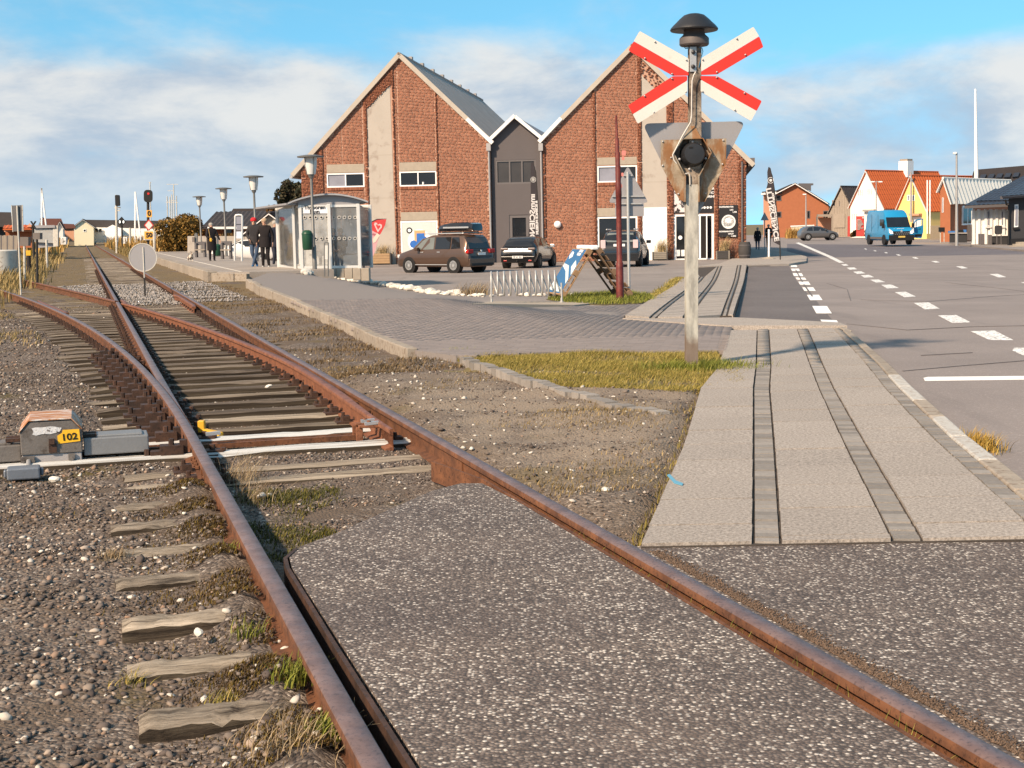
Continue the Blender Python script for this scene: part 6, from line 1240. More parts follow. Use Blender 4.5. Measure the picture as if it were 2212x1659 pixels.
# blue van -----------------------------------------------------------
BL = paint('blue_van_paint', (.012, .235, .46), .05, .4); p = at(1947, 528, 106); VZ = p.z
V = thing('blue_van', 'bright blue high roof delivery van facing the camera with its side door open', 'van', (p.x, p.y, VZ), R(-90 + 4)); W2 = 1.02
ST = [(0, .62, .98, .7), (.04, 1.02, 1.0, .86), (.12, 1.12, 1.0, .88), (.5, 1.22, 1.0, .90), (.62, 1.28, 1.0, .90), (1.12, 2.08, 1.0, .86), (1.35, 2.40, 1.0, .84), (1.7, 2.62, 1.0, .80), (5.4, 2.62, 1.0, .80), (5.45, 2.5, .98, .78)]
mb = MB(); rings = []
for x, zt, kw, kr in ST:
    w_ = W2 * kw; wr = W2 * kr; bl = min(1.2, zt - .05); half = [(w_ * .9, .3), (w_, .42), (w_, bl * .7), (w_ * .99, bl), (wr + (w_ - wr) * .45, bl + (zt - bl) * .6), (wr, zt - .08 * min(1, zt - bl)), (wr * .8, zt)]
    rings.append([(-x, -a, b_) for a, b_ in half] + [(-x, a, b_) for a, b_ in half[::-1]])
k = len(rings[0])
for r in rings: mb.v += r
for i in range(len(rings) - 1):
    for j in range(k): a = i * k + j; b_ = i * k + (j + 1) % k; mb.f.append((a, a + k, b_ + k, b_)); mb.m.append(0)
mb.f += [tuple(range(k)), tuple((len(rings) - 1) * k + j for j in range(k - 1, -1, -1))]; mb.m += [0, 0]
vb = mb.build('body', BL, V, smooth=38)
def vq(nm, P, m, par=vb, th=.02): P = [Vector(q) for q in P]; nn = (P[1] - P[0]).cross(P[-1] - P[0]).normalized(); n_ = len(P); return MB().add([q + nn * th for q in P] + [q - nn * .01 for q in P], [tuple(range(n_)), tuple(range(2 * n_ - 1, n_ - 1, -1))] + [(i, i + n_, (i + 1) % n_ + n_, (i + 1) % n_) for i in range(n_)]).build(nm, m, par)
vq('windscreen', [(-.62, -.90, 1.31), (-.62, .90, 1.31), (-1.10, .84, 2.05), (-1.10, -.84, 2.05)], M_CGLASS, th=.03)
vq('grille', [(.005, -.62, .72), (.005, .62, .72), (-.02, .66, 1.00), (-.02, -.66, 1.00)], M_TRIM, th=.03); vq('bumper', [(.012, -.98, .30), (.012, .98, .30), (.0, .98, .72), (.0, -.98, .72)], M_TRIM, V, .06)
for s in (-1, 1):
    vq('head_lamp', [(.0, s * .62, .80), (.0, s * .95, .86), (-.10, s * .97, 1.24), (-.03, s * .70, 1.02)][::s], M_HEAD, th=.05); vq('lit_lamp', [(.03, s * .70, .82), (.03, s * .86, .82), (.03, s * .86, .96), (.03, s * .70, .96)][::s], M_LAMPW, th=.03)
    for x in (-.95, -4.5):
        MB().lathe([(.4, -.13), (.4, .13)], 20, (x, s * .93, .36), M=RX).build('wheel_arch', M_TRIM, vb); MB().lathe([(.2, -.12), (.35, -.12), (.36, -.08), (.36, .08), (.35, .12), (.2, .12)], 20, (x, s * .93, .35), M=RX).build('wheel', M_TYRE, V)
for q in range(-3, 4):
    for z in (.78, .88): MB().box((.03, q * .16 + (.08 if z > .8 else 0), z), (.012, .09, .025)).build('grille_chip', M_RIM, vb)
MB().lathe([(.11, -.01), (.09, .01)], 4, (.045, 0, 1.0), M=Matrix.Rotation(R(90), 3, 'Y')).build('badge', M_RIM, vb); MB().box((.08, 0, .58), (.02, .52, .12)).build('number_plate', mat('yellow_number_plate', (.60, .42, .10), .5, bump=0), V)
text('postnord', .15, M_WHT, Matrix.Translation((-.24, .0, 1.205)) @ Matrix(((0, -.9, .3, 0), (1, 0, 0, 0), (0, .3, .95, 0), (0, 0, 0, 1))), vb, 'lettering', world=False, bold=.004)
MB().lathe([(.06, 0), (.06, .012)], 12, (-.24, -.46, 1.20)).build('logo_disc', M_WHT, vb)
for s in (-1, 1): MB().box((-.75, s * 1.17, 1.42), (.14, .2, .36)).build('door_mirror', M_TRIM, V, bevel=.03)
MB().box((-1.5, -1.025, 1.68), (.9, .02, .5)).build('cab_window', M_CGLASS, vb)
for x in (-2.4, -3.9): MB().box((x, -1.012, 1.35), (.02, .015, 1.9)).build('panel_seam', M_TRIM, vb)
MB().box((-2.9, -1.03, .5), (3.0, .04, .16)).build('side_trim', M_GREYF, vb)
dr = thing('tmp', 'x', 'x'); bpy.data.objects.remove(dr)
h0 = Vector((-1.0, 1.03, 0)); dd = Vector((-.20, 1.0, 0)); door = MB()
def dv(a, z): return (h0.x + dd.x * a, h0.y + dd.y * a, z)
nd = Vector((dd.y, -dd.x, 0)).normalized() * .05
def dpoly(nm, P, m, par, th=1.0, off=0): A = [Vector(dv(a, z)) + nd * off for a, z in P]; B_ = [q - nd * th for q in A]; n_ = len(A); return MB().add(A + B_, [tuple(range(n_)), tuple(range(2 * n_ - 1, n_ - 1, -1))] + [(i, i + n_, (i + 1) % n_ + n_, (i + 1) % n_) for i in range(n_)]).build(nm, m, par)
od = dpoly('open_door', [(.02, .5), (.98, .42), (1.12, .9), (1.12, 1.42), (.02, 1.18)], BL, V)
for P in ([(.06, 1.2), (.12, 1.22), (.52, 1.78), (.48, 1.84)], [(.48, 1.84), (.5, 1.76), (1.08, 1.86), (1.1, 1.94)], [(1.04, 1.40), (1.1, 1.42), (1.1, 1.94), (1.04, 1.88)], [(.50, 1.28), (.54, 1.29), (.56, 1.8), (.52, 1.8)]): dpoly('door_frame', P, BL, od)
dpoly('door_glass', [(.16, 1.26), (1.04, 1.42), (1.04, 1.86), (.52, 1.77)], M_CLEAR, od, .2); dpoly('door_pocket', [(.45, .55), (.98, .55), (.98, .75), (.45, .75)], M_TRIM, od, .2, .4); dpoly('door_handle', [(.72, 1.1), (.9, 1.12), (.9, 1.17), (.72, 1.15)], M_TRIM, od, .2, .3)
# ------------------------------------------------------------------ flags
def flag(name, label, P, Yd, m, pole, base, th=.012, ym=.0):
    b = at(*base, Yd); T = thing(name, label, 'flag', b); MB().tube([at(*q, Yd) for q in pole], [.03] * (len(pole) - 1) + [.012], 8).build('pole', M_DARKP, T, world=True, smooth=50); return T, plate('cloth', P, Yd - .01, th, m, T)
M_FLAGK = mat('dark_flag_cloth', (.040, .033, .036), .75, var=.25, vs=2.5, bump=.2, bs=8); M_FTEXT = mat('flag_print', (.62, .58, .55), .7, bump=0)
Yf = 70.5; T, cl_ = flag('feather_flag', 'dark feather flag with mirrored pale lettering before the grey link', [(1147, 352), (1151, 350), (1156, 362), (1161, 420), (1164, 500), (1166, 545), (1137, 545), (1141, 515), (1147, 440), (1146, 380)], Yf, M_FLAGK, [(1166, 580), (1165, 520), (1162, 440), (1157, 372), (1151, 350)], (1166, 580))
def vtext(s_, sz, px, py, Yd, par, tilt=0.0, sx=1.0): f = Matrix.Translation(at(px, py, Yd)) @ Matrix.Rotation(R(90), 4, 'X') @ Matrix.Rotation(R(-90 + tilt), 4, 'Z'); text(s_, sz, M_FTEXT, f, par, 'lettering', bold=.012, mirror=False, sx=sx).matrix_basis = f @ Matrix.Diagonal((sx, -1, 1, 1))
vtext('ımmSCIENCE', .36, 1150.5, 474, Yf - .02, cl_, -1.0, 1.25); vtext('& SCIENCE MUSEUM', .17, 1160, 470, Yf - .02, cl_, .5, 1.1)
def ring(px, py, Yd, ra, m, par): MB().lathe([(ra, 0), (ra, .004), (ra * .82, .004), (ra * .82, 0)], 20, at(px, py, Yd), M=RX).build('emblem', m, par, world=True); MB().lathe([(ra * .5, 0), (ra * .3, .004)], 7, at(px, py, Yd), M=RX).build('emblem', m, par, world=True)
ring(1152, 388, Yf - .02, .14, M_FTEXT, cl_)
Yf = 76; b = gnd(1686, 565); Yf = b.y; c8p = lambda x, y: ((2900 + x / 1.954) / 1.8228, (600 + y / 1.954) / 1.8228)
T, cl_ = flag('feather_flag', 'tall dark feather flag with mirrored pale lettering on the right pavement', [c8p(*q) for q in [(246, 112), (262, 120), (278, 190), (292, 290), (315, 500), (337, 718), (285, 690), (268, 560), (258, 430), (222, 310), (240, 240), (237, 150)]], Yf, M_FLAGK, [c8p(*q) for q in [(337, 825), (334, 700), (312, 480), (290, 280), (274, 180), (250, 112)]], c8p(337, 825))
vtext('ITTNSCIENCE', .34, *c8p(281, 478), Yf - .02, cl_, 9.5, 1.25); vtext('TION & SCIENCE MUSEUM', .12, *c8p(300, 450), Yf - .02, cl_, 8.5, 1.25); ring(*c8p(263, 215), Yf - .02, .15, M_FTEXT, cl_)
b = gnd(*c8p(249, 822)); T = thing('white_post', 'white post on a round grey foot beside the tall dark flag', 'barrier post', b); MB().lathe([(.02, 0), (.36, .0), (.36, .05), (.1, .12), (.055, .14)], 20).build('foot', M_LINT, T, smooth=30); MB().tube([(0, 0, .1), (0, 0, 1.55)], .05, 12).build('pole', M_WHT, T)
c9 = lambda x, y: (757.1 + .144 * x, 438.9 + .144 * y); Yf = 73
M_FPINK = mat('pink_flag_cloth', (.55, .30, .31), .75, var=.12, vs=1.2, bump=.2, bs=7, col2=(.33, .10, .12), c2=(.56, .62)); M_FRED = mat('red_flag_cloth', (.50, .045, .045), .7, var=.1, vs=2, bump=.2, bs=7)
T, cl_ = flag('feather_flag', 'red and pink ice cream flag with a heart before the left gable', [c9(*q) for q in [(170, 820), (172, 700), (215, 490), (242, 385), (300, 295), (400, 246), (538, 238), (520, 330), (440, 470), (345, 790)]], Yf, M_FPINK, [c9(*q) for q in [(150, 960), (165, 750), (210, 490), (238, 385), (298, 290), (400, 242), (542, 235)]], c9(150, 960))
plate('red_top', [c9(*q) for q in [(270, 372), (300, 298), (400, 250), (536, 241), (519, 330), (452, 462), (360, 430)]], Yf - .02, .008, M_FRED, cl_)
hp = [(410, 440), (440, 395), (470, 365), (472, 325), (440, 308), (410, 325), (395, 295), (365, 288), (352, 318), (372, 360)]; plate('heart_print', [c9(*q) for q in hp], Yf - .024, .004, mat('heart_pink', (.72, .42, .40), .7, bump=0), cl_); hc = [(410 + (x - 405) * .55, 355 + (y - 355) * .55) for x, y in hp]; plate('heart_print', [c9(*q) for q in hc], Yf - .028, .004, M_FRED, cl_)
plate('ice_print', [c9(*q) for q in [(330, 540), (400, 450), (440, 480), (380, 580), (340, 600)]], Yf - .024, .004, mat('cream_print', (.68, .52, .42), .7, bump=0), cl_); plate('berry_print', [c9(*q) for q in [(205, 620), (235, 550), (300, 510), (310, 600), (280, 660), (230, 680)]], Yf - .024, .004, mat('berry_print', (.24, .07, .09), .7, bump=0), cl_)
# ------------------------------------------------------------------ far houses
def tile_roof(name, a, b, dep, m, parent, step=.30, wave=.045, th=.08, rows=0, over=.0):
    """roof plane from the eave line a..a+dep to the ridge line b..b+dep, with rolls running up the slope and stepped rows"""
    a, b, dep = Vector(a), Vector(b), Vector(dep); up = b - a; n = dep.cross(up).normalized(); n = n if n.z > 0 else -n
    nx = max(2, int(dep.length / step) * 2); ny = max(1, rows); V = []; F = []
    for j in range(ny):
        for e in (0, 1):
            f = (j + e) / ny; lift = .012 * (1 - e) if rows else 0
            for i in range(nx + 1): V.append(a + up * f + dep * (i / nx) + n * (wave * (.5 + .5 * math.cos(math.pi * i)) + lift))
    w_ = nx + 1
    for j in range(ny):
        for i in range(nx): q = 2 * j * w_ + i; F.append((q, q + 1, q + 1 + w_, q + w_))
        if j + 1 < ny:
            for i in range(nx): q = (2 * j + 1) * w_ + i; F.append((q, q + 1, q + 1 + w_, q + w_))
    k = len(V); base = [a, a + dep, b + dep, b]; V += [p - n * th for p in base] + [p + n * .0 for p in base]
    F += [(k + 3, k + 2, k + 1, k), (k, k + 1, k + 5, k + 4), (k + 1, k + 2, k + 6, k + 5), (k + 2, k + 3, k + 7, k + 6), (k + 3, k, k + 4, k + 7)]
    mb = MB(); mb.add(V, F); return mb.build(name, m, parent, world=True)
M_TILE = mat('orange_roof_tile', (.46, .105, .030), .8, var=.12, vs=3, bump=.2, bs=20, isl=.1, col2=(.34, .075, .03), c2=(.55, .7)); M_TILED = mat('dark_roof_tile', (.045, .038, .038), .7, var=.2, vs=1.5, bump=.2, bs=10); M_TILEB = mat('blue_black_roof_tile', (.035, .043, .062), .4, var=.15, vs=1.5, bump=.1, bs=10, spec=.6); M_PALEROOF = mat('pale_fibre_roof', (.72, .69, .62), .8, var=.1, vs=1.2, bump=.2, bs=10)
M_WW = mat('white_house_wall', (.80, .77, .70), .85, var=.04, vs=1, bump=.1, bs=20); M_YW = mat('yellow_house_wall', (.80, .55, .20), .85, var=.05, vs=1, bump=.1, bs=20); M_CREAM = mat('cream_house_wall', (.78, .70, .50), .85, var=.04, vs=1, bump=.1)
M_BRFAR = mat('far_brick_wall', (.32, .115, .055), .9, var=.15, vs=3, bump=.3, bs=9); M_BRPINK = mat('pink_rendered_wall', (.52, .27, .17), .9, var=.06, vs=1, bump=.1); M_BARN = mat('grey_timber_boards', (.30, .25, .20), .9, var=.2, vs=4, bump=.3, bs=15); M_DKWALL = mat('charcoal_wall', (.040, .040, .043), .8, var=.1, vs=2, bump=.15, bs=25)
class House:
    """gabled house whose gable plane is given by two pixels on its foot line; outline and windows in pixels on that plane"""
    def __init__(s, name, label, base_px, Yd, yaw, poly, dep, wall, roof, cat='house', zb=-.6, over=.35, rstep=.46, rows=8, verge=M_WHITET, wave=.075):
        s.e = Vector((math.cos(yaw), math.sin(yaw), 0)); s.n = Vector((-math.sin(yaw), math.cos(yaw), 0)); s.P0 = at(*base_px, Yd); s.T = thing(name, label, cat, (s.P0.x, s.P0.y, zb), yaw)
        s.W = [s.pt(*q) for q in poly]; s.dep = s.n * dep; zb_ = zb
        for p in s.W:
            if p.z < 1.0: p.z = zb_
        mb = MB(); n_ = len(s.W); V = s.W + [p + s.dep for p in s.W]; A = sum(poly[i - 1][0] * poly[i][1] - poly[i][0] * poly[i - 1][1] for i in range(n_)); f = [tuple(range(n_)), tuple(range(2 * n_ - 1, n_ - 1, -1))] + [(i, i + n_, (i + 1) % n_ + n_, (i + 1) % n_) for i in range(n_)]
        mb.add(V, f if A < 0 else [tuple(reversed(q)) for q in f]); s.wall = mb.build('wall', wall, s.T, world=True); s.over = over
        k = max(range(n_), key=lambda i: s.W[i].z); R_ = s.W[k]
        for j in (k - 1, (k + 1) % n_):
            E_ = s.W[j]; d = (E_ - R_).normalized(); a = E_ + d * over - s.n * .22 + Vector((0, 0, .05)); b = R_ - s.n * .22 + Vector((0, 0, .05))
            if roof: tile_roof('roof', a, b, s.dep + s.n * .44, roof, s.T, rstep, wave, .08, rows)
            if verge: MB().bar(a + Vector((0, 0, -.03)), b + Vector((0, 0, -.03)), .05, .2, up=tuple(s.n)).build('verge_board', verge, s.T, world=True)
        if roof: MB().tube([R_ - s.n * .24 + Vector((0, 0, .1)), R_ + s.dep + s.n * .24 + Vector((0, 0, .1))], .10, 6).build('ridge_tiles', roof, s.T, world=True)
    def pt(s, px, py): return on_plane(px, py, s.P0, s.n)
    def win(s, x0, y0, x1, y1, frame_=M_PVC, glass=M_GLASS, n=1, lift=.05):
        a, b = s.pt(x0, y1), s.pt(x1, y0); d = s.e; L = (b - a).dot(d); H_ = b.z - a.z; f = frame(a - s.n * lift, d, (0, 0, 1)); mb = MB(); t_ = min(.09, L * .18)
        for p in ([(0, 0), (L, 0), (L, t_), (0, t_)], [(0, H_ - t_), (L, H_ - t_), (L, H_), (0, H_)], [(0, t_), (t_, t_), (t_, H_ - t_), (0, H_ - t_)], [(L - t_, t_), (L, t_), (L, H_ - t_), (L - t_, H_ - t_)]): mb.prism(p, f, .08)
        for i in range(1, n): c = L * i / n; mb.prism([(c - t_ / 2, t_), (c + t_ / 2, t_), (c + t_ / 2, H_ - t_), (c - t_ / 2, H_ - t_)], f, .08)
        o = mb.build('window', frame_, s.T, world=True); MB().prism([(t_ * .8, t_ * .8), (L - t_ * .8, t_ * .8), (L - t_ * .8, H_ - t_ * .8), (t_ * .8, H_ - t_ * .8)], f, .03, z0=-.03).build('pane', glass, o, world=True); return o
    def box(s, nm, x0, y0, x1, y1, m, out=.2, dp=.25): a, b = s.pt(x0, y1), s.pt(x1, y0); L = (b - a).dot(s.e); f = frame(a - s.n * out, s.e, (0, 0, 1)); return MB().prism([(0, 0), (L, 0), (L, b.z - a.z), (0, b.z - a.z)], f, dp).build(nm, m, s.T, world=True)
yw = R(-50)
Hh = House('white_house', 'white gabled house with a steep orange tiled roof beyond the junction', (1837, 508), 172, yw, [(1837, 510), (1909, 510), (1909, 447), (1872, 370), (1837, 445)], 15, M_WW, M_TILE)
for x in (1855, 1858.7, 1862.6, 1875.5, 1879.5, 1883.5): Hh.win(x - 1.1, 407 if x > 1870 else 409, x + 1.1, 420 if x > 1870 else 422, M_WHT, M_GLASSB, 1)
for x in (1842, 1846, 1850): Hh.win(x - 1, 461, x + 1, 474, M_WHT, M_GLASSB)
for x in (1873, 1878, 1882, 1890): Hh.win(x - 1.3, 463, x + (2.4 if x == 1890 else 1.3), 486, M_WHT, M_GLASSB)
Hh.box('bay_roof', 1868, 452, 1893, 457, M_FIBRE, .5, .5)
ch = Hh.W[3] + Hh.n * 8.2; MB().box((ch.x, ch.y, ch.z + .35), (1.3, 1.3, 2.0), (0, 0, yw)).build('chimney', M_WHT, Hh.T, world=True); MB().box((ch.x, ch.y, ch.z + 1.45), (1.1, 1.1, .3), (0, 0, yw)).build('chimney_cap', M_BARN, Hh.T, world=True)
Hy = House('yellow_house', 'bright yellow gabled house with an orange tiled roof behind the blue van', (1938, 512), 150, yw, [(1937, 514), (2002, 514), (2002, 452), (1969, 381), (1937, 455)], 15, M_YW, M_TILE)
for x in (1963, 1973.5): Hy.win(x - 3.2, 421, x + 3.2, 434, M_WHT, M_GLASSB, 1)
Hy.box('door_canopy', 1970, 461, 1992, 466, M_BRPINK, .6, .6); Hy.box('door', 1972, 468, 1990, 505, M_WHT, .03, .05)
Hb = House('brick_cottage', 'brick cottage with a pale corrugated roof right of the blue van', (2031, 523), 118, R(-40), [(2031, 524), (2053, 524), (2053, 430), (2039, 387), (2031, 405), (2027, 428)][:5], 15, M_BRFAR, M_PALEROOF, rstep=.75, rows=0, wave=.10, over=.5)
Hb.win(2035, 427, 2039, 459, M_WHT, M_GLASSB)
def side_box(Hs, nm, t0, t1, z0, z1, m, out=.03, right=True):
    """box on the long side wall: t along the depth, z height"""
    c = max(Hs.W, key=lambda p: (p - Hs.P0).dot(Hs.e) - 5 * (p.z > 1)); c = Vector((c.x, c.y, 0)); a, b = c + Hs.n * t0, c + Hs.n * t1; f = frame(Vector((a.x, a.y, z0)) + Hs.e * out, Hs.n, (0, 0, 1)); L = t1 - t0
    return MB().prism([(0, 0), (L, 0), (L, z1 - z0), (0, z1 - z0)], f, .12).build(nm, m, Hs.T, world=True)
o = side_box(Hb, 'window', 2.4, 4.6, .9, 2.55, M_PVC, .06); side_box(Hb, 'pane', 2.55, 3.4, 1.05, 2.4, M_GLASS, .08); side_box(Hb, 'pane', 3.6, 4.45, 1.05, 2.4, M_GLASS, .08); side_box(Hb, 'downpipe', 1.0, 1.12, -.5, 2.9, M_WHT, .14)
Hd = House('timber_barn', 'weathered grey timber gable with a dark roof left of the white house', (1790, 506), 185, R(-45), [(1788, 510), (1839, 510), (1839, 447), (1818, 404), (1788, 465)], 14, M_BARN, M_TILED, rows=0, verge=M_BARN)
for x in (1802, 1814): Hd.win(x - 4.5, 432, x + 4.5, 447, M_BARN, M_GLASS)
for i in range(14):
    x = 1789 + i * 3.6; yt = max(406, 465 - (x - 1788) * 2.03) if x < 1818 else 404 + (x - 1818) * 2.05; Hd.box('board', x, yt + 3, x + 3.0, 509, M_BARN, .03 + .01 * (i % 2), .04)
Hd.box('barn_door', 1803, 462, 1826, 492, M_GREYF if False else M_BARN, .12, .1)
C_ = thing('carport', 'flat roofed pale carport with open dark front left of the timber barn', 'carport', at(1782, 505, 176)); C_.location.z = -.6
for x0, y0, x1, y1, nm, m, th in ((1764, 463, 1800, 468, 'roof_beam', M_BARN, 5), (1764, 468, 1767, 497, 'post', M_BARN, .3), (1797, 468, 1800, 502, 'post', M_BARN, .3), (1767, 470, 1797, 500, 'back_wall', M_BRPINK, .2)): plate(nm, [(x0, y0), (x1, y0), (x1, y1), (x0, y1)], 174 if nm != 'back_wall' else 178, th, m, C_)
Ha = House('brick_apartments', 'two storey red brick house with white roof edges at the end of the street', (1676, 510), 190, R(-14), [(1676, 512), (1790, 512), (1790, 444), (1782, 436), (1718, 397), (1676, 419)], 11, M_BRFAR, None, verge=None)
for a, b in ((4, 5), (3, 4)):
    A_, B_ = Ha.W[a], Ha.W[b]; d = (B_ - A_).normalized(); hi, lo_ = (A_, B_) if A_.z > B_.z else (B_, A_); dd_ = (lo_ - hi).normalized()
    tile_roof('roof', lo_ + dd_ * .5 - Ha.n * .5 + Vector((0, 0, .1)), hi - Ha.n * .5 + Vector((0, 0, .1)), Ha.dep + Ha.n, M_TILED, Ha.T, .3, .03, .1, 6); MB().bar(lo_ + dd_ * .5 - Ha.n * .45, hi - Ha.n * .45, .1, .38, up=tuple(Ha.n)).build('verge_board', M_WHITET, Ha.T, world=True)
for x0, y0, x1, y1 in ((1677, 422, 1688, 434), (1677, 457, 1688, 470), (1743, 455, 1750, 472), (1745, 490, 1756, 503), (1778, 455, 1789, 472)): Ha.win(x0, y0, x1, y1, M_GREYF, M_GLASS)
Ha.box('downpipe', 1674, 420, 1676, 508, M_WHT, .15, .15)
sw = plate('pink_side_wall', [(1649, 420), (1676, 420), (1676, 512), (1649, 512)], Ha.W[0].y + .4, 9, M_BRPINK, Ha.T); plate('side_roof', [(1646, 414), (1678, 411), (1710, 397), (1716, 399), (1712, 418), (1646, 419)], Ha.W[0].y - .2, 9, M_TILED, Ha.T); plate('eaves_board', [(1645, 417), (1677, 414), (1677, 419), (1645, 421)], Ha.W[0].y - .5, .3, M_WHITET, Ha.T)
plate('dormer', [(1725, 396), (1757, 396), (1757, 399), (1752, 400), (1752, 412), (1740, 408), (1725, 400)], Ha.W[0].y + 6, 2, M_GREYF, Ha.T)
W_ = thing('garden_wall', 'low pale wall with dry grass before the red brick house', 'wall', at(1732, 508, 178)); W_.location.z = -.6; plate('wall', [(1710, 489), (1758, 487), (1758, 512), (1710, 512)], 178, .3, M_CREAM, W_); plate('wall_cap', [(1709, 487.5), (1759, 485.5), (1759, 488), (1709, 490)], 177.9, .5, M_WHITET, W_)
# right hand buildings along the road
Yq = 104
An = thing('white_annex', 'low white house with pilasters and a blue black tiled roof at the right edge', 'house', at(2140, 528, Yq)); An.location.z = -.6
plate('wall', [(2101, 455), (2178, 452), (2178, 530), (2101, 530)], Yq, .3, M_WW, An)
for x in (2101, 2113, 2127, 2139, 2151, 2166): plate('pilaster', [(x, 452), (x + 5, 452), (x + 5, 529), (x, 529)], Yq - .12, .15, M_WHT, An)
for x in (2133, 2163): q = plate('window', [(x, 455), (x + 4.5, 455), (x + 4.5, 488), (x, 488)], Yq - .1, .1, M_PVC, An); plate('pane', [(x + 1, 457), (x + 3.6, 457), (x + 3.6, 486), (x + 1, 486)], Yq - .13, .05, M_GLASSB, q); plate('sill', [(x - 4, 489), (x + 9, 489), (x + 9, 492), (x - 4, 492)], Yq - .2, .2, M_WHITET, q)
a, b = at(2084, 444, Yq - .9), at(2214, 380, Yq + 4.2); a2 = at(2186, 440, Yq - .9)
tile_roof('roof', a, at(2150, 408, Yq + 3.6), a2 - a, M_TILEB, An, .33, .04, .1, 10); mb = MB(); mb.bar(a + Vector((0, 0, -.12)), a2 + Vector((0, 0, -.1)), .12, .2); mb.build('gutter', M_GREYF, An, world=True)
tile_roof('roof', at(2110, 434, Yq - .2), at(2216, 378, Yq + 5), at(2216, 432, Yq - .2) - at(2110, 434, Yq - .2), M_TILEB, An, .33, .04, .1, 12)
Dk = thing('charcoal_house', 'dark charcoal house with white framed window cut off by the right edge', 'house', at(2195, 532, 98)); Dk.location.z = -.6; plate('wall', [(2179, 424), (2300, 415), (2300, 540), (2179, 532)], 98, 6, M_DKWALL, Dk); plate('plinth', [(2178, 516), (2300, 512), (2300, 540), (2178, 533)], 97.9, .2, M_TRIM, Dk)
q = plate('window', [(2192, 442), (2200, 441), (2199.5, 490), (2191, 491)], 97.95, .1, M_PVC, Dk); plate('pane', [(2194, 445), (2198.4, 444.6), (2198, 486), (2193.2, 487)], 97.9, .05, M_GLASSB, q); plate('sill', [(2190, 492), (2202, 491), (2202, 495), (2190, 496)], 97.85, .2, M_TRIM, q)
plate('eaves_board', [(2166, 424), (2300, 408), (2300, 420), (2166, 430)], 97.2, .5, M_GREYF, Dk); tile_roof('roof', at(2164, 424, 97), at(2218, 388, 101), at(2330, 412, 97) - at(2164, 424, 97), M_TILEB, Dk, .33, .04, .1, 8)
MB().tube([at(2172, 432, 97.2), at(2174, 442, 97.4), at(2179, 444, 97.8), at(2179, 528, 97.8)], .06, 6).build('downpipe', M_TRIM, Dk, world=True)
Bk = thing('dark_roofed_hall', 'large building with a dark roof behind the pale corrugated roof', 'building', at(2170, 480, 150)); Bk.location.z = -.6; plate('roof', [(2098, 388), (2103, 370), (2112, 366), (2330, 348), (2330, 395)], 150, 14, M_TILED, Bk); plate('wall', [(2102, 386), (2330, 380), (2330, 520), (2102, 520)], 150.5, 13, M_DKWALL, Bk)
for i in range(5): plate('roof_light', [(2120 + i * 18, 377 - i), (2131 + i * 18, 376 - i), (2127 + i * 18, 385 - i), (2115 + i * 18, 386 - i)], 149.8, .2, M_TILEB, Bk)
# low walls, mailbox, bins near the cottage
def wallbox(name, label, cat, P, Yd, m, th=.25): b = at((P[0] + P[2]) / 2, P[3], Yd); T = thing(name, label, cat, b); plate('body', [(P[0], P[1]), (P[2], P[1]), (P[2], P[3]), (P[0], P[3])], Yd, th, m, T, .02); return T
wallbox('gate_pillar', 'tall grey gate pillar before the white annex', 'pillar', (2117, 505, 2127, 528), 100, M_GREYF, .4); wallbox('gate_pillar', 'narrow grey gate pillar left of the mailbox', 'pillar', (2138, 507, 2143, 528), 100, M_GREYF, .4); T = wallbox('garden_wall', 'low black wall with pale top behind the mailbox', 'wall', (2143, 509, 2178, 528), 101, M_DKWALL); plate('wall_cap', [(2143, 507.5), (2178, 507), (2178, 509.5), (2143, 510)], 100.9, .5, M_WHITET, T)
T = wallbox('planter_wall', 'long low black wall beside the tall grey lamp post', 'wall', (2053, 504, 2089, 524), 106, M_DKWALL); plate('wall_cap', [(2052, 502.5), (2090, 502), (2090, 505), (2052, 505)], 105.9, .5, M_FIBRE, T)
wallbox('blue_crate', 'blue tarpaulin bundle on the low black wall', 'tarpaulin', (2052, 499, 2064, 503.5), 106.2, mat('tarp_blue', (.05, .17, .42), .6, bump=0), .5); wallbox('blue_crate', 'blue crate beside the slatted fence', 'crate', (2081, 496, 2088, 503), 106.2, bpy.data.materials['tarp_blue'], .5); wallbox('black_crate', 'black box on the low wall between blue bundles', 'crate', (2069, 496, 2081, 503.5), 106.1, M_TRIM, .4)
T = thing('mailbox', 'black mailbox on two thin legs before the white annex', 'mailbox', at(2158, 529, 99)); plate('box', rpoly([(2152, 487), (2165, 487), (2165, 506), (2152, 506)], 4), 99, .35, M_DKWALL, T)
for x in (2153.5, 2162.5): post_px(x, 529, x, 505, .03, M_GREYF, T, 99.1, 'leg')
T = thing('mailbox', 'small black mailbox stand by the brick cottage', 'mailbox', at(2036, 524, 104)); plate('box', [(2030, 491), (2041, 491), (2041, 501), (2030, 501)], 104, .3, M_TRIM, T)
for x in (2031.5, 2039.5): post_px(x, 524, x, 500, .035, M_PALEPOLE, T, 104.1, 'leg')
F_ = thing('slat_fence', 'short grey upright slat fence beside the blue crate', 'fence', at(2095, 524, 104))
for i in range(6): plate('slat', [(2090 + i * 1.8, 485), (2091.1 + i * 1.8, 485), (2091.1 + i * 1.8, 519), (2090 + i * 1.8, 519)], 104, .05, M_GREYF, F_)
F_ = thing('slat_fence', 'pale upright slat fence between yellow house and brick cottage', 'fence', at(2020, 515, 125))
for i in range(9): plate('slat', [(2010 + i * 2.3, 488), (2011.5 + i * 2.3, 487), (2011.5 + i * 2.3, 519), (2010 + i * 2.3, 519)], 125, .06, M_BARN, F_)
STP = thing('stone_steps', 'grey stone steps at the foot of the charcoal house', 'steps', at(2200, 532, 92))
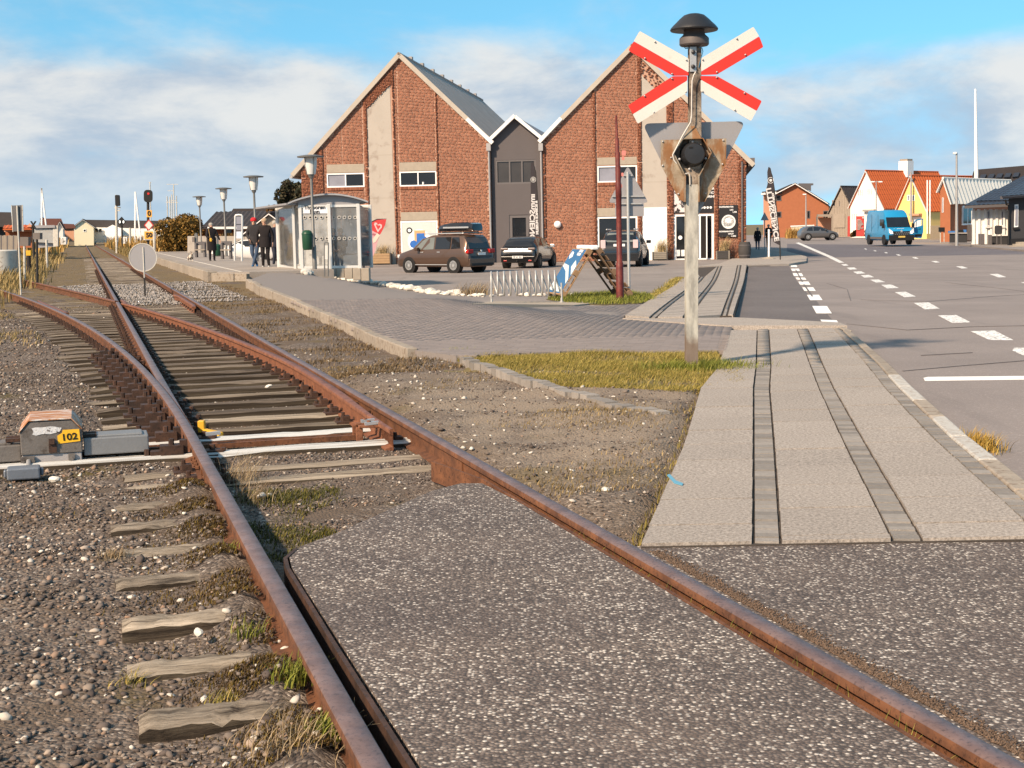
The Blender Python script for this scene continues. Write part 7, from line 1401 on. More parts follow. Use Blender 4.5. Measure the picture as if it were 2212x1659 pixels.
for i in range(3): plate('step', [(2186 + i * 7, 531 - i * 4), (2320, 527 - i * 4), (2320, 545), (2186 + i * 7, 537)], 92 + i * .5, .5, M_LINT, STP)
poly_sheet('right_pavement', [tuple(hit(*p, Zroad)[:2]) for p in ((2050, 527), (2075, 531), (2300, 552), (2300, 530))] + [(48, 118), (34, 118)], lambda x, y: zr(y) + .03, M_LOT, .12, cut=6)
# signs and lamps on the right ---------------------------------------
M_INFO = mat('info_red', (.50, .07, .06), .5, var=.05, bump=0); T = thing('info_board', 'wide red information board with white text before the white house', 'information board', at(1859, 512, 168)); q = plate('board', [(1850.5, 467), (1867, 467), (1867, 511), (1850.5, 511)], 166, .25, M_INFO, T)
for i in range(9): plate('text_line', [(1852, 474 + i * 2.6), (1852 + (7, 9, 10, 12, 13, 9, 8, 13, 6)[i], 474 + i * 2.6), (1852 + (7, 9, 10, 12, 13, 9, 8, 13, 6)[i], 475 + i * 2.6), (1852, 475 + i * 2.6)], 165.9, .05, M_SREF, q)
plate('crest', rpoly([(1863, 468.5), (1866, 468.5), (1866, 472), (1863, 472)], 1), 165.9, .05, M_SREF, q)
T = thing('info_board', 'narrow red information pillar seen edge on beside the timber barn', 'information board', at(1834, 511, 166)); plate('board', [(1831, 467), (1836, 467), (1836, 511), (1831, 511)], 166, .9, M_INFO, T)
M_LG = mat('street_lamp_grey', (.36, .35, .34), .5, .3, var=.05, bump=0)
def slamp(x, pt, pb, Yd, label, arms, r=.09, grp=None):
    b = at(x, pb, Yd); T = thing('street_lamp', label, 'street lamp', b); tp = at(x, pt, Yd); MB().tube([b, b.lerp(tp, .2), tp], [r, r, r * .6], 8).build('pole', M_LG, T, world=True, smooth=50)
    for dx, w_ in arms: MB().bar(tp, at(x + dx, pt + .5, Yd), .08, .08).build('arm', M_LG, T, world=True); MB().box(at(x + dx, pt + .8, Yd), (abs(w_) * Yd / FPX, .3, .14)).build('lamp_head', M_WHT, T, world=True, bevel=.03)
slamp(2066.5, 330, 531, 98, 'tall grey street lamp beside the low black wall', [(-4, 6)], .11); slamp(1892.7, 392, 507, 165, 'street lamp with two opposite arms before the white house', [(-8, 8), (9, 8)]); slamp(1741, 419, 500, 172, 'single street lamp before the red brick house', [(-3, 7)], .1); slamp(1968, 371, 480, 148, 'tall thin post standing before the yellow gable', [], .12)
T = thing('flagpole', 'tall white bare flagpole above the dark roof', 'flagpole', at(2107, 470, 140)); T.location.z = -.5; MB().tube([(T.location.x, 140, -.5), at(2109, 375, 140), at(2107, 192, 140)], [.22, .2, .1], 10).build('pole', M_WHT, T, world=True, smooth=50)
for x, lb in ((2003, 'left of a pair of thin pale poles before the orange roof'), (2009, 'right of a pair of thin pale poles before the orange roof')): T = thing('pale_pole', lb, 'pole', at(x, 505, 140)); MB().tube([at(x, 505, 140), at(x, 389, 140)], .065, 6).build('pole', M_WHT, T, world=True)
b = gnd(*( (2900 + 122 / 1.954) / 1.8228, (600 + 700 / 1.954) / 1.8228)); T = thing('warning_sign', 'small grey back of a triangular road sign by the right corner of the building', 'road sign', at(1653, 548, 92)); T.location.z = -.5
plate('triangle', [(1651.5, 458), (1661, 476), (1643, 476)], 92, .01, M_SGREY, T); post_px(1652, 548, 1651.6, 462, .035, M_RACK, T, 92.08)
# ------------------------------------------------------------------ left hand far buildings
Hc = House('cream_house', 'long cream gabled house with a dark roof across the level crossing', (160, 516), 235, R(15), [(160, 520), (202, 520), (202, 490), (179, 475), (160, 489)], 16, M_CREAM, M_TILED, rows=0, zb=-.8, verge=M_WHITET); Hc.win(180, 495, 186, 501)
B_ = thing('long_white_house', 'long low white house with dark roof behind the crossing signals', 'house', at(285, 516, 240)); B_.location.z = -.8
plate('roof', [(181, 474.5), (356, 477), (356, 497), (203, 492)], 241, 9, M_TILED, B_); plate('wall', [(202, 491), (356, 495), (356, 524), (202, 524)], 240.4, 8, M_WW, B_); plate('gable', [(227, 500), (227, 494), (243, 485.5), (264, 494), (264, 524), (227, 524)], 238, 3, M_WHT, B_)
for x in (206, 214): plate('window', [(x, 494), (x + 5, 494), (x + 5, 501), (x, 501)], 239.9, .2, M_GLASS, B_)
Hr = House('maroon_roofed_house', 'white house with a broad maroon tiled roof behind the left boom', (92, 505), 215, R(17), [(86, 518), (98, 518), (98, 484), (92, 472), (86, 484)], 16, M_WW, mat('maroon_tile', (.12, .05, .04), .8, var=.15, vs=1, bump=.2), rows=6, zb=-.8); B2 = House('small_gabled_house', 'small house with a pale gable and maroon roof left of the cream house', (122, 505), 205, R(16), [(122, 518), (136, 518), (136, 492), (129, 480), (122, 492)], 8, M_WW, bpy.data.materials['maroon_tile'], rows=5, zb=-.8)
plate('roof', [(86, 472), (132, 472), (140, 492), (96, 494)], 214, 8, bpy.data.materials['maroon_tile'], Hr.T)
T = thing('far_house', 'low red roofed house right behind the small gabled house', 'house', at(147, 510, 225)); T.location.z = -.8; plate('roof', [(134, 483), (160, 484), (164, 493), (136, 494)], 225, 6, bpy.data.materials['maroon_tile'], T); plate('wall', [(136, 493), (160, 493), (160, 522), (136, 522)], 225.4, 5, M_BRPINK, T)
T = thing('dark_shed', 'dark slate roofed building at the far left edge', 'building', at(5, 490, 120)); T.location.z = -.5; plate('roof', [(-60, 457), (24, 458.5), (27, 490), (-60, 490)], 120, 8, M_TILED, T); plate('wall', [(-60, 488), (26, 488), (26, 530), (-60, 530)], 121, 7, M_DKWALL, T)
T = thing('orange_roofed_house', 'low house with orange tiles and tan fascia at the far left', 'house', at(38, 520, 100)); T.location.z = -.5; tile_roof('roof', at(6, 494, 100), at(10, 487, 103), at(70, 493, 100) - at(6, 494, 100), M_TILE, T, .3, .05, .1, 4); plate('fascia', [(9, 493), (69, 492), (69, 500), (9, 501)], 100.5, .3, M_BRPINK, T); plate('wall', [(12, 500), (69, 499), (69, 535), (12, 536)], 101, 5, M_BRFAR, T); plate('gable', [(58, 490), (64, 482), (70, 490)], 100.4, 4, M_BRPINK, T)
T = thing('grey_shed', 'grey ribbed metal shed beside the railway', 'shed', at(98, 530, 95)); T.location.z = -.4; plate('roof', [(72, 487), (118, 486), (119, 492), (72, 493)], 94.8, 4, M_SGREY, T); plate('wall', [(73, 492), (125, 490), (125, 532), (78, 536)], 95.2, 3.5, M_SGREY, T)
for i in range(22): plate('rib', [(75 + i * 1.85, 494), (76 + i * 1.85, 494), (76 + i * 1.85, 523 + i * .1), (75 + i * 1.85, 523 + i * .1)], 94.95, .2, M_ALU, T)
plate('corner_panel', [(114.5, 488), (125, 487), (125, 532), (115, 533)], 94.9, .25, M_PALEPOLE, T)
T = thing('grey_fence', 'weathered grey board fence at the far left edge', 'fence', at(15, 555, 60)); T.location.z = -.2
for i in range(15): x = -12 + i * 3.3; plate('board', [(x, 508 + (i % 3) * .6), (x + 3.0, 508 + (i % 3) * .6), (x + 3.0, 560), (x, 561)], 60, .05, M_BARN if i % 4 else M_GREYF, T)
T = thing('curved_pale_wall', 'low pale tank wall at the far left edge', 'tank', at(4, 560, 52)); T.location.z = -.2; c = at(2, 545, 55); MB().lathe([(.62, -.9), (.62, .05), (.56, .09), (.02, .1)], 20, (c.x, 55, c.z)).build('shell', M_PALEPOLE, T, world=True, smooth=40)
# houses behind the platform
M_GAR = mat('garage_pebbledash', (.30, .26, .21), .95, var=.15, vs=6, bump=.4, bs=20)
T = thing('dark_tiled_bungalow', 'low bungalow with a big dark tiled roof behind the timetable stand', 'house', at(510, 545, 98)); T.location.z = -.4
tile_roof('roof', at(436, 492, 98), at(468, 458, 103), at(592, 490, 98) - at(436, 492, 98), M_TILED, T, .32, .06, .1, 9); plate('eaves_board', [(448, 490), (575, 489), (575, 494), (448, 495)], 97.7, .3, M_WHITET, T); plate('wall', [(452, 492), (580, 491), (580, 550), (452, 550)], 99, 6, M_BRFAR, T); plate('rear_roof', [(498, 459), (504, 450.5), (585, 450), (585, 470), (498, 470)], 108, 6, M_TILED, T); plate('window', [(484, 496), (500, 496), (500, 508), (484, 508)], 98.9, .1, M_GLASS, T)
Hg = House('garage', 'pebbledashed garage with white gable boards behind the two walkers', (548, 560), 84, R(-4), [(536, 566), (640, 566), (640, 505), (583, 463), (536, 500)], 7, M_GAR, M_TILED, zb=-.45, rows=5, cat='garage', over=.5); Hg.box('garage_door', 560, 505, 600, 560, M_WHT, .05, .06)
T = thing('pale_garden_wall', 'low pale concrete wall behind the dog walker', 'wall', at(440, 560, 90)); T.location.z = 0
for i in range(8): x = 405 + i * 20.5; plate('panel', [(x, 510), (x + 19.8, 510), (x + 19.8, 556), (x, 556)], 92, .12, M_CONC, T)
def bench(px, py, Yd, label):
    b = at(px, py, Yd); T = thing('bench', label, 'bench', b); s_ = Yd / FPX
    for dx in (-1, 1): MB().box(b + Vector((dx * 18 * s_ * .5, 0, .38)), (.09, .35, .76)).build('leg', M_GREYF, T, world=True)
    MB().box(b + Vector((0, -.05, .42)), (22 * s_, .42, .06)).build('seat', M_BARN, T, world=True); MB().box(b + Vector((0, .15, .74)), (22 * s_, .06, .18)).build('backrest', M_GREYF, T, world=True)
bench(490, 559, 66, 'grey wooden bench right of the dog walker'); bench(434, 557, 72, 'grey wooden bench behind the small dog')
T = thing('cabinet_post', 'slim grey ticket post left of the dog walker', 'post', at(423, 556, 80)); plate('post', [(420, 505), (424, 503), (426, 508), (426, 557), (420, 557)], 80, .2, M_LPOLE, T); plate('box', [(415, 512), (420, 512), (420, 523), (415, 523)], 79.9, .3, M_BOXG, T)
# ------------------------------------------------------------------ vegetation
def leaf_mat(name, a, b, c): m, t = new_mat(name); r = rand(t); p = pos(t); k = t.ramp(r, [(0, a), (.55, b), (1, c)]); k = t.mix(1.0, k, t.mix(t.noise(p, 1.4, 4), (.65, .65, .65), (1.35, 1.3, 1.25)), 'MULTIPLY'); finish(t, k, .7, 0, None, spec=.25); return m
M_LEAFO = leaf_mat('autumn_leaf', (.07, .055, .012), (.17, .10, .022), (.28, .15, .03)); M_LEAFG = leaf_mat('dark_needle', (.012, .016, .008), (.032, .034, .016), (.07, .05, .025)); M_BARK = mat('bark', (.06, .045, .033), .9, var=.3, vs=6, bump=.5, bs=20); M_REED = leaf_mat('dry_reed', (.22, .12, .035), (.40, .24, .07), (.52, .36, .13)); M_HEDGE = leaf_mat('brown_hedge_leaf', (.05, .04, .014), (.12, .07, .02), (.22, .10, .03)); M_TUSS = leaf_mat('verge_grass', (.13, .10, .035), (.26, .19, .075), (.42, .31, .14))
def leaves(name, clumps, n, size, m, parent, kind=None, world=True):
    C0 = np.array([c[:3] for c in clumps]); Rr = np.array([c[3:6] for c in clumps]); wgt = Rr.prod(1) ** .66; idx = rng.choice(len(clumps), n, p=wgt / wgt.sum()); d = rng.normal(size=(n, 3)); d /= np.linalg.norm(d, axis=1)[:, None]; rad = rng.uniform(.35, 1, n) ** .5
    Pn = C0[idx] + d * Rr[idx] * rad[:, None]; a = rng.normal(size=(n, 3)); a /= np.linalg.norm(a, axis=1)[:, None]; b = np.cross(a, rng.normal(size=(n, 3))); b /= np.linalg.norm(b, axis=1)[:, None]; s = (size * rng.uniform(.5, 1.4, n))[:, None]
    V = np.stack([Pn - a * s, Pn + b * s * .5, Pn + a * s, Pn - b * s * .5], 1).reshape(-1, 3); F = np.arange(4 * n).reshape(-1, 4); return mesh_np(name, V, F, m, parent, world, kind)
def shrub(name, label, cat, px0, py0, px1, py1, Yd, m, n, size, nc=14, seed=1, dep=1.0, stems=5):
    r = random.Random(seed); a, b = at(px0, py1, Yd), at(px1, py0, Yd); w_, h = b.x - a.x, b.z - a.z; base = Vector(((a.x + b.x) / 2, Yd, a.z)); T = thing(name, label, cat, base); cl = []
    for i in range(nc): x = r.uniform(-.38, .38); z = r.uniform(.2, .8); k = r.uniform(.16, .30); cl.append((base.x + x * w_, Yd + r.uniform(-.3, .3) * w_ * dep, base.z + z * h * (1 - .35 * abs(x)), w_ * k, w_ * k * .9, h * k * 1.05))
    leaves('crown', cl, n, size, m, T)
    for i in range(stems): q = cl[i]; MB().tube([base + Vector((r.uniform(-.2, .2), 0, 0)), Vector((q[0], q[1], base.z + (q[2] - base.z) * .5)), Vector(q[:3])], [.09, .06, .02], 6).build('stem', M_BARK, T, world=True)
    return T
shrub('autumn_bush', 'large brown orange autumn bush at the end of the platform', 'bush', 340, 460, 430, 548, 100, M_LEAFO, 9000, .11, 22, 3); shrub('hedge', 'dark brown hedge running behind the dog walker', 'hedge', 425, 500, 520, 530, 96, M_HEDGE, 4200, .10, 18, 4); shrub('hedge', 'dark hedge left of the bungalow roof beside the lamp', 'hedge', 405, 480, 450, 520, 104, M_HEDGE, 3000, .11, 12, 8)
T = shrub('windswept_conifer', 'windswept dark conifer at the left corner of the brick building', 'tree', 602, 384, 668, 470, 100, M_LEAFG, 7000, .13, 16, 5, 1.0, 8); b_ = T.location.copy(); MB().tube([(b_.x, b_.y, -.5), (b_.x, b_.y, b_.z + .3)], [.2, .14], 8).build('trunk', M_BARK, T, world=True); r_ = random.Random(4)
for i in range(14): p_ = at(608 + i * 4, 408 + r_.uniform(-22, 10), 100); MB().tube([Vector((b_.x, b_.y, b_.z + 1)), p_], [.05, .012], 5).build('branch', M_BARK, T, world=True)
shrub('small_bush', 'pale brown bush top above the shelter roof', 'bush', 580, 440, 606, 475, 92, M_HEDGE, 1500, .10, 8, 11)
shrub('roadside_bush', 'low brown bush before the white house left of the street lamp', 'bush', 1868, 492, 1890, 511, 166, M_HEDGE, 1500, .14, 9, 21); shrub('roadside_bush', 'spiky brown bush before the white house right of the street lamp', 'bush', 1893, 478, 1912, 511, 164, M_HEDGE, 1300, .14, 9, 22); shrub('roadside_bush', 'small brown bush left of the wide red board', 'bush', 1838, 497, 1850, 511, 168, M_HEDGE, 600, .14, 6, 23)
pts = np.stack([rng.uniform(.0, 1, 500), rng.uniform(0, 1, 500)], 1); a, b = at(1702, 512, 170), at(1738, 512, 170); T = thing('dry_grass_bed', 'tuft of pale dry grass before the low wall of the brick house', 'grass bed', a); T.location.z = -.5; blades('grass_tuft', np.stack([a.x + (b.x - a.x) * pts[:, 0], 170 + 2 * pts[:, 1], np.full(500, -.5)], 1), 1.2, .12, M_REED, T, .5, None, world=True)
# tall dry reeds and verge grass beside the railway
def strip_pts(n, s0, s1, t0, t1, z): s = rng.uniform(s0, s1, n); t = t0 + (t1 - t0) * rng.uniform(0, 1, n) ** 1.3; x, y = OX + s * NX + t * UX, OY + s * NY + t * UY; return np.stack([x, y, np.full(n, z)], 1), s, t
P1, s, t = strip_pts(9000, 2.5, 16, 100, 210, -.7); blades('dry_reeds', P1, 1.75, .16, M_REED, None, .35)
P1, s, t = strip_pts(7000, -60, -2.5, 120, 230, -.7); blades('reed_bank', P1, 1.8, .22, M_REED, None, .35)
P1, s, t = strip_pts(26000, -18, -1.6, 40, 110, -.16); k = rng.uniform(0, 1, len(s)) < ss(-1.4, -3.5, s); blades('verge_grass', P1[k], .42, .05, M_TUSS, None, .55)
P1, s, t = strip_pts(9000, -7, -2.2, 28, 46, -.14); k = rng.uniform(0, 1, len(s)) < ss(-2.0, -3.4, s) * .9; blades('verge_turf', P1[k], .30, .022, M_TUSS, None, .6)
P1, s, t = strip_pts(5000, 2.2, 3.2, 76, 130, -.05); blades('platform_end_grass', P1, .5, .05, M_TUSS, None, .5)
# ------------------------------------------------------------------ sky and haze need nothing more; people next
# ------------------------------------------------------------------ people and the dog
M_SKIN = mat('skin', (.46, .27, .19), .6, var=.06, vs=9, bump=.05); M_JET = mat('black_cloth', (.014, .011, .012), .85, var=.2, vs=7, bump=.25, bs=40); M_DKGREY = mat('charcoal_cloth', (.035, .032, .034), .85, var=.2, vs=7, bump=.25, bs=40); M_JEANS = mat('blue_jeans', (.055, .085, .14), .85, var=.3, vs=8, bump=.25, bs=50); M_SHOEB = mat('blue_shoe', (.02, .11, .26), .6, bump=0); M_SHOEK = mat('black_shoe', (.015, .014, .014), .6, bump=0); M_SHOEW = mat('white_shoe', (.5, .48, .45), .6, bump=0); M_HAIRG = mat('grey_hair', (.34, .31, .27), .8, var=.2, vs=20, bump=.3); M_HAIRB = mat('fair_hair', (.36, .26, .17), .8, var=.2, vs=20, bump=.3); M_REDHAT = mat('red_knit', (.52, .02, .025), .8, var=.1, vs=30, bump=.3, bs=120); M_BLUEC = mat('dark_blue_cloth', (.028, .03, .045), .85, var=.2, vs=7, bump=.25, bs=40)
def skin_body(J, E, rad, root='pelvis', sub=2):
    """one continuous skin surface grown over a joint skeleton"""
    names = list(J); me = bpy.data.meshes.new('sk'); me.from_pydata([J[n] for n in names], [(names.index(a), names.index(b)) for a, b in E], [])
    o = bpy.data.objects.new('sk', me); COL.objects.link(o); sm = o.modifiers.new('s', 'SKIN'); lay = me.skin_vertices[0] if me.skin_vertices else None
    if lay is None:
        import bmesh
        bm = bmesh.new(); bm.from_mesh(me); bm.verts.layers.skin.verify(); bm.to_mesh(me); bm.free(); lay = me.skin_vertices[0]
    for i, n in enumerate(names): r = rad[n]; lay.data[i].radius = (r, r) if not isinstance(r, tuple) else r; lay.data[i].use_root = (n == root)
    sm.use_smooth_shade = True; ss_m = o.modifiers.new('sub', 'SUBSURF'); ss_m.levels = sub; ss_m.render_levels = sub
    dg = bpy.context.evaluated_depsgraph_get(); dg.update(); out = bpy.data.meshes.new_from_object(o.evaluated_get(dg)); bpy.data.objects.remove(o); return out
def hand(T, wrist, fdir, m, side=1):
    """palm, four bent fingers and a thumb as one part"""
    f = Vector(fdir).normalized(); a = f.orthogonal().normalized(); a = (Vector((0, 1, 0)) - f * f.y).normalized() if abs(f.y) < .95 else a; n = f.cross(a); w0 = Vector(wrist); mb = MB(); M_ = Matrix((a, n, f)).transposed(); mb.box(w0 + f * .045, (.075, .03, .09), M_)
    for i, L in enumerate((.068, .078, .072, .055)):
        p = w0 + f * .088 + a * (-.028 + .019 * i); q = p + f * L * .55 + n * (.008 * side); r_ = q + f * L * .40 + n * (.024 * side); mb.tube([p - f * .02, p, q, r_], [.010, .0095, .009, .0065], 6)
    p = w0 + f * .025 + a * .036; mb.tube([p, p + f * .03 + a * .024, p + f * .062 + a * .026 + n * .012 * side], [.012, .011, .008], 6); return mb.build('hand', m, T, smooth=60)
def person(label, loc, H_, face, mats, pose, hair=M_HAIRG, hat=None, coat=.80, seated=False, group=None):
    """face: heading in degrees, 0 = away from the camera, 180 = towards it. pose: joint offsets in units of height"""
    T = thing('person', label, 'person', loc, R(-face), group); k = H_
    J = dict(pelvis=(0, 0, .525), waist=(0, .004, .60), chest=(0, .008, .72), neck=(0, .006, .835), jaw=(0, .016, .885), head=(0, .012, .925), crown=(0, .004, .966))
    for s, q in ((-1, 'l'), (1, 'r')):
        J.update({q + 'sh': (s * .098, 0, .805), q + 'el': (s * .135, -.012, .635), q + 'wr': (s * .142, .025, .495), q + 'hip': (s * .052, 0, .50), q + 'kn': (s * .054, .01, .275), q + 'an': (s * .056, -.012, .048), q + 'to': (s * .060, .085, .020)})
    J.update(pose); J = {a: Vector(b) * k for a, b in J.items()}
    E = [('pelvis', 'waist'), ('waist', 'chest'), ('chest', 'neck'), ('neck', 'jaw'), ('jaw', 'head'), ('head', 'crown')]
    for q in 'lr': E += [('chest', q + 'sh'), (q + 'sh', q + 'el'), (q + 'el', q + 'wr'), ('pelvis', q + 'hip'), (q + 'hip', q + 'kn'), (q + 'kn', q + 'an'), (q + 'an', q + 'to')]
    rad = dict(pelvis=(.098, .072), waist=(.092, .068), chest=(.108, .074), neck=.034, jaw=(.040, .046), head=(.046, .054), crown=(.030, .036))
    for q in 'lr': rad.update({q + 'sh': .046, q + 'el': .034, q + 'wr': .022, q + 'hip': .062, q + 'kn': .040, q + 'an': .027, q + 'to': (.024, .018)})
    rad = {a: (b * k if not isinstance(b, tuple) else (b[0] * k, b[1] * k)) for a, b in rad.items()}
    me = skin_body(J, E, rad); top_, leg_, shoe_ = mats; me.materials.clear()
    for m in (M_SKIN, top_, leg_, shoe_): me.materials.append(m)
    idx = []; hd = J['jaw'].z - .035 * k
    def seg(p, a, b): ab = b - a; f_ = max(0, min(1, (p - a).dot(ab) / ab.length_squared)); return (p - a - ab * f_).length
    for f in me.polygons:
        c = f.center
        if c.z > hd and (Vector((c.x, c.y)) - Vector((J['head'].x, J['head'].y))).length < .10 * k: idx.append(0); continue
        up = min(seg(c, J[q + 'sh'], J[q + 'el']) for q in 'lr'); lo = min(seg(c, J[q + 'el'], J[q + 'wr']) for q in 'lr'); tr = min(seg(c, J['pelvis'], J['chest']), seg(c, J['chest'], J['neck'])); lg = min(min(seg(c, J[q + 'hip'], J[q + 'kn']), seg(c, J[q + 'kn'], J[q + 'an'])) for q in 'lr'); ft = min(seg(c, J[q + 'an'], J[q + 'to']) for q in 'lr')
        b_ = min((up - .04 * k, 1), (lo - .03 * k, 1), (tr - .09 * k, 1), (lg - .05 * k, 2), (ft - .024 * k, 3)); idx.append(b_[1])
    me.polygons.foreach_set('material_index', idx); me.polygons.foreach_set('use_smooth', [True] * len(idx)); bo = bpy.data.objects.new('body', me); link(bo, T); me.name = 'body'
    # skirt of the jacket or coat, head details
    p = J['pelvis']
    if not seated:
        zc = coat * .525 * k if coat < 1 else .5 * k; zc = J['pelvis'].z - (1 - coat) * .9 * k
        mb = MB(); n = 16; prof_ = [(.118, .084, J['waist'].z + .02 * k), (.120, .090, J['pelvis'].z + .01 * k), (.118 + .02 * (1 - coat), .092, zc)]; V = []
        for rx, ry, z in prof_: V += [(p.x + rx * k * math.cos(2 * math.pi * i / n), p.y + ry * k * math.sin(2 * math.pi * i / n), z) for i in range(n)]
        F = [(j * n + i, (j + 1) * n + i, (j + 1) * n + (i + 1) % n, j * n + (i + 1) % n) for j in range(2) for i in range(n)]; mb.add(V, F + [tuple(range(n)), tuple(range(2 * n, 3 * n))[::-1]]); mb.build('coat_hem', top_, T, smooth=50)
    h = J['head']; fd = Vector((0, 1, 0))
    hm = MB(); prof_ = [(.056, -.01), (.060, .01), (.055, .032), (.036, .052), (.006, .060)]
    if hat: hm.lathe([(.060 * k, -.004 * k), (.062 * k, .012 * k), (.058 * k, .036 * k), (.038 * k, .057 * k), (.004 * k, .066 * k)], 14, h + Vector((0, 0, .005 * k))); hm.build('knitted_hat', hat, T, smooth=60); MB().lathe([(.063 * k, 0), (.064 * k, .016 * k), (.060 * k, .018 * k)], 14, h + Vector((0, 0, -.003 * k))).build('hat_brim', hat, T)
    else: hm.lathe([(r * k, z * k) for r, z in prof_], 14, h + Vector((0, -.010 * k, .004 * k))); hm.lathe([(.050 * k, -.04 * k), (.058 * k, -.02 * k), (.056 * k, .0)], 12, h + Vector((0, -.018 * k, .01 * k))); hm.build('hair', hair, T, smooth=60)
    for s in (-1, 1):
        MB().lathe([(.006 * k, -.003 * k), (.006 * k, .003 * k)], 8, h + Vector((s * .018 * k, .052 * k, -.008 * k)), M=RX).build('eye', M_BLK, T); MB().lathe([(.014 * k, -.004 * k), (.016 * k, 0), (.010 * k, .005 * k)], 8, h + Vector((s * .050 * k, -.004 * k, -.012 * k)), M=Matrix.Rotation(R(90), 3, 'Y')).build('ear', M_SKIN, T)
    MB().tube([h + Vector((0, .050 * k, -.006 * k)), h + Vector((0, .066 * k, -.026 * k)), h + Vector((0, .054 * k, -.030 * k))], [.006 * k, .010 * k, .006 * k], 6).build('nose', M_SKIN, T, smooth=60); MB().box(h + Vector((0, .053 * k, -.044 * k)), (.026 * k, .008 * k, .006 * k)).build('mouth', M_BRPINK, T)
    for q, s in (('l', -1), ('r', 1)): hand(T, J[q + 'wr'], (J[q + 'wr'] - J[q + 'el']), M_SKIN, 1)
    return T
def stand(px, py, Yd): p = at(px, py, Yd); p.z = float(Zp(p.x, p.y)) + .004; return p
YP = 50
person('man in a bright red knitted hat, dark jumper and blue jeans, walking', at(552, 578, YP), 1.80, 172, (M_DKGREY, M_JEANS, M_SHOEB), dict(lkn=(-.03, .06, .285), lan=(.045, .02, .05), lto=(.06, .10, .022), rkn=(.055, .03, .28), ran=(-.03, -.06, .06), rto=(-.035, .035, .02), lel=(-.145, -.03, .64), lwr=(-.10, .07, .55), rel=(.145, -.03, .64), rwr=(.09, .08, .55)), hat=M_REDHAT, coat=.93)
person('fair haired person in a long black coat beside the man in the red hat', at(575, 580, YP - .6), 1.80, 178, (M_JET, M_JET, M_SHOEW), dict(lkn=(-.045, .03, .28), rkn=(.05, .04, .28), rel=(.165, -.01, .64), rwr=(.16, .05, .50), lel=(-.15, -.01, .64), lwr=(-.155, .04, .50)), hair=M_HAIRB, coat=.88)
person('grey haired man in dark blue jacket half hidden behind the left shelter post', at(597, 578, YP + 3), 1.80, 150, (M_BLUEC, M_BLUEC, M_SHOEK), dict(rkn=(.05, .05, .28)), hair=M_HAIRG, coat=.9)
person('person in a dark jacket leaning inside the shelter behind the left glass', at(617, 579, YP + 1.2), 1.72, 90, (M_DKGREY, M_BLUEC, M_SHOEK), dict(chest=(0, .04, .71), neck=(0, .07, .82), jaw=(0, .10, .865), head=(0, .10, .905), crown=(0, .10, .945)), hair=M_HAIRG, coat=.9)
dw = at(459, 566, 62); person('dog walker in a knee length black coat with a yellow pouch', dw, 1.76, 150, (M_JET, M_JET, M_SHOEK), dict(lel=(-.15, .03, .66), lwr=(-.185, .09, .545), rel=(.14, .05, .64), rwr=(.07, .11, .60)), hair=M_HAIRG, coat=.74)
T = thing('leash', 'pale thin leash and yellow pouch held by the dog walker', 'leash', dw + Vector((-.02, -.3, 1.0))); MB().tube([dw + Vector((-.05, -.28, 1.45)), dw + Vector((0, -.30, 1.1)), dw + Vector((.02, -.30, .9))], .012, 5).build('cord', M_REED, T, world=True); MB().box(dw + Vector((.03, -.3, .98)), (.10, .06, .14)).build('pouch', M_YEL, T, world=True, bevel=.02)
# small dog
dg_ = at(412, 567, 62); T = thing('small_dog', 'small brown and white terrier standing on the platform by its walker', 'dog', dg_, R(-150)); M_DOGW = mat('dog_white', (.55, .48, .40), .85, var=.1, bump=.2, col2=(.10, .065, .045), vs=4.5, c2=(.50, .56))
DJ = dict(pelvis=(0, -.17, .27), belly=(0, -.04, .26), chest=(0, .12, .27), neck=(0, .20, .35), head=(0, .27, .41), muzzle=(0, .36, .385), tail=(0, -.24, .33), tip=(0, -.28, .42)); DE = [('pelvis', 'belly'), ('belly', 'chest'), ('chest', 'neck'), ('neck', 'head'), ('head', 'muzzle'), ('pelvis', 'tail'), ('tail', 'tip')]; DR = dict(pelvis=.075, belly=.078, chest=.095, neck=.06, head=.062, muzzle=.028, tail=.016, tip=.010)
for s, q in ((-1, 'l'), (1, 'r')):
    DJ.update({q + 'sh': (s * .055, .13, .20), q + 'fe': (s * .055, .12, .11), q + 'fp': (s * .055, .14, .012), q + 'hi': (s * .055, -.16, .20), q + 'st': (s * .06, -.13, .15), q + 'ho': (s * .058, -.21, .09), q + 'hp': (s * .058, -.18, .012)}); DE += [('chest', q + 'sh'), (q + 'sh', q + 'fe'), (q + 'fe', q + 'fp'), ('pelvis', q + 'hi'), (q + 'hi', q + 'st'), (q + 'st', q + 'ho'), (q + 'ho', q + 'hp')]; DR.update({q + 'sh': .04, q + 'fe': .022, q + 'fp': .020, q + 'hi': .05, q + 'st': .034, q + 'ho': .018, q + 'hp': .020})
me = skin_body({a: Vector(b) for a, b in DJ.items()}, DE, DR); me.materials.clear(); me.materials.append(M_DOGW); me.polygons.foreach_set('use_smooth', [True] * len(me.polygons)); me.name = 'body'; link(bpy.data.objects.new('body', me), T)
for s in (-1, 1): MB().bar((s * .035, .25, .45), (s * .055, .26, .50), .035, .015).build('ear', M_PLANKD, T); MB().box((s * .025, .325, .42), (.012, .012, .012)).build('eye', M_BLK, T)
MB().box((0, .385, .392), (.022, .016, .016)).build('nose', M_BLK, T)
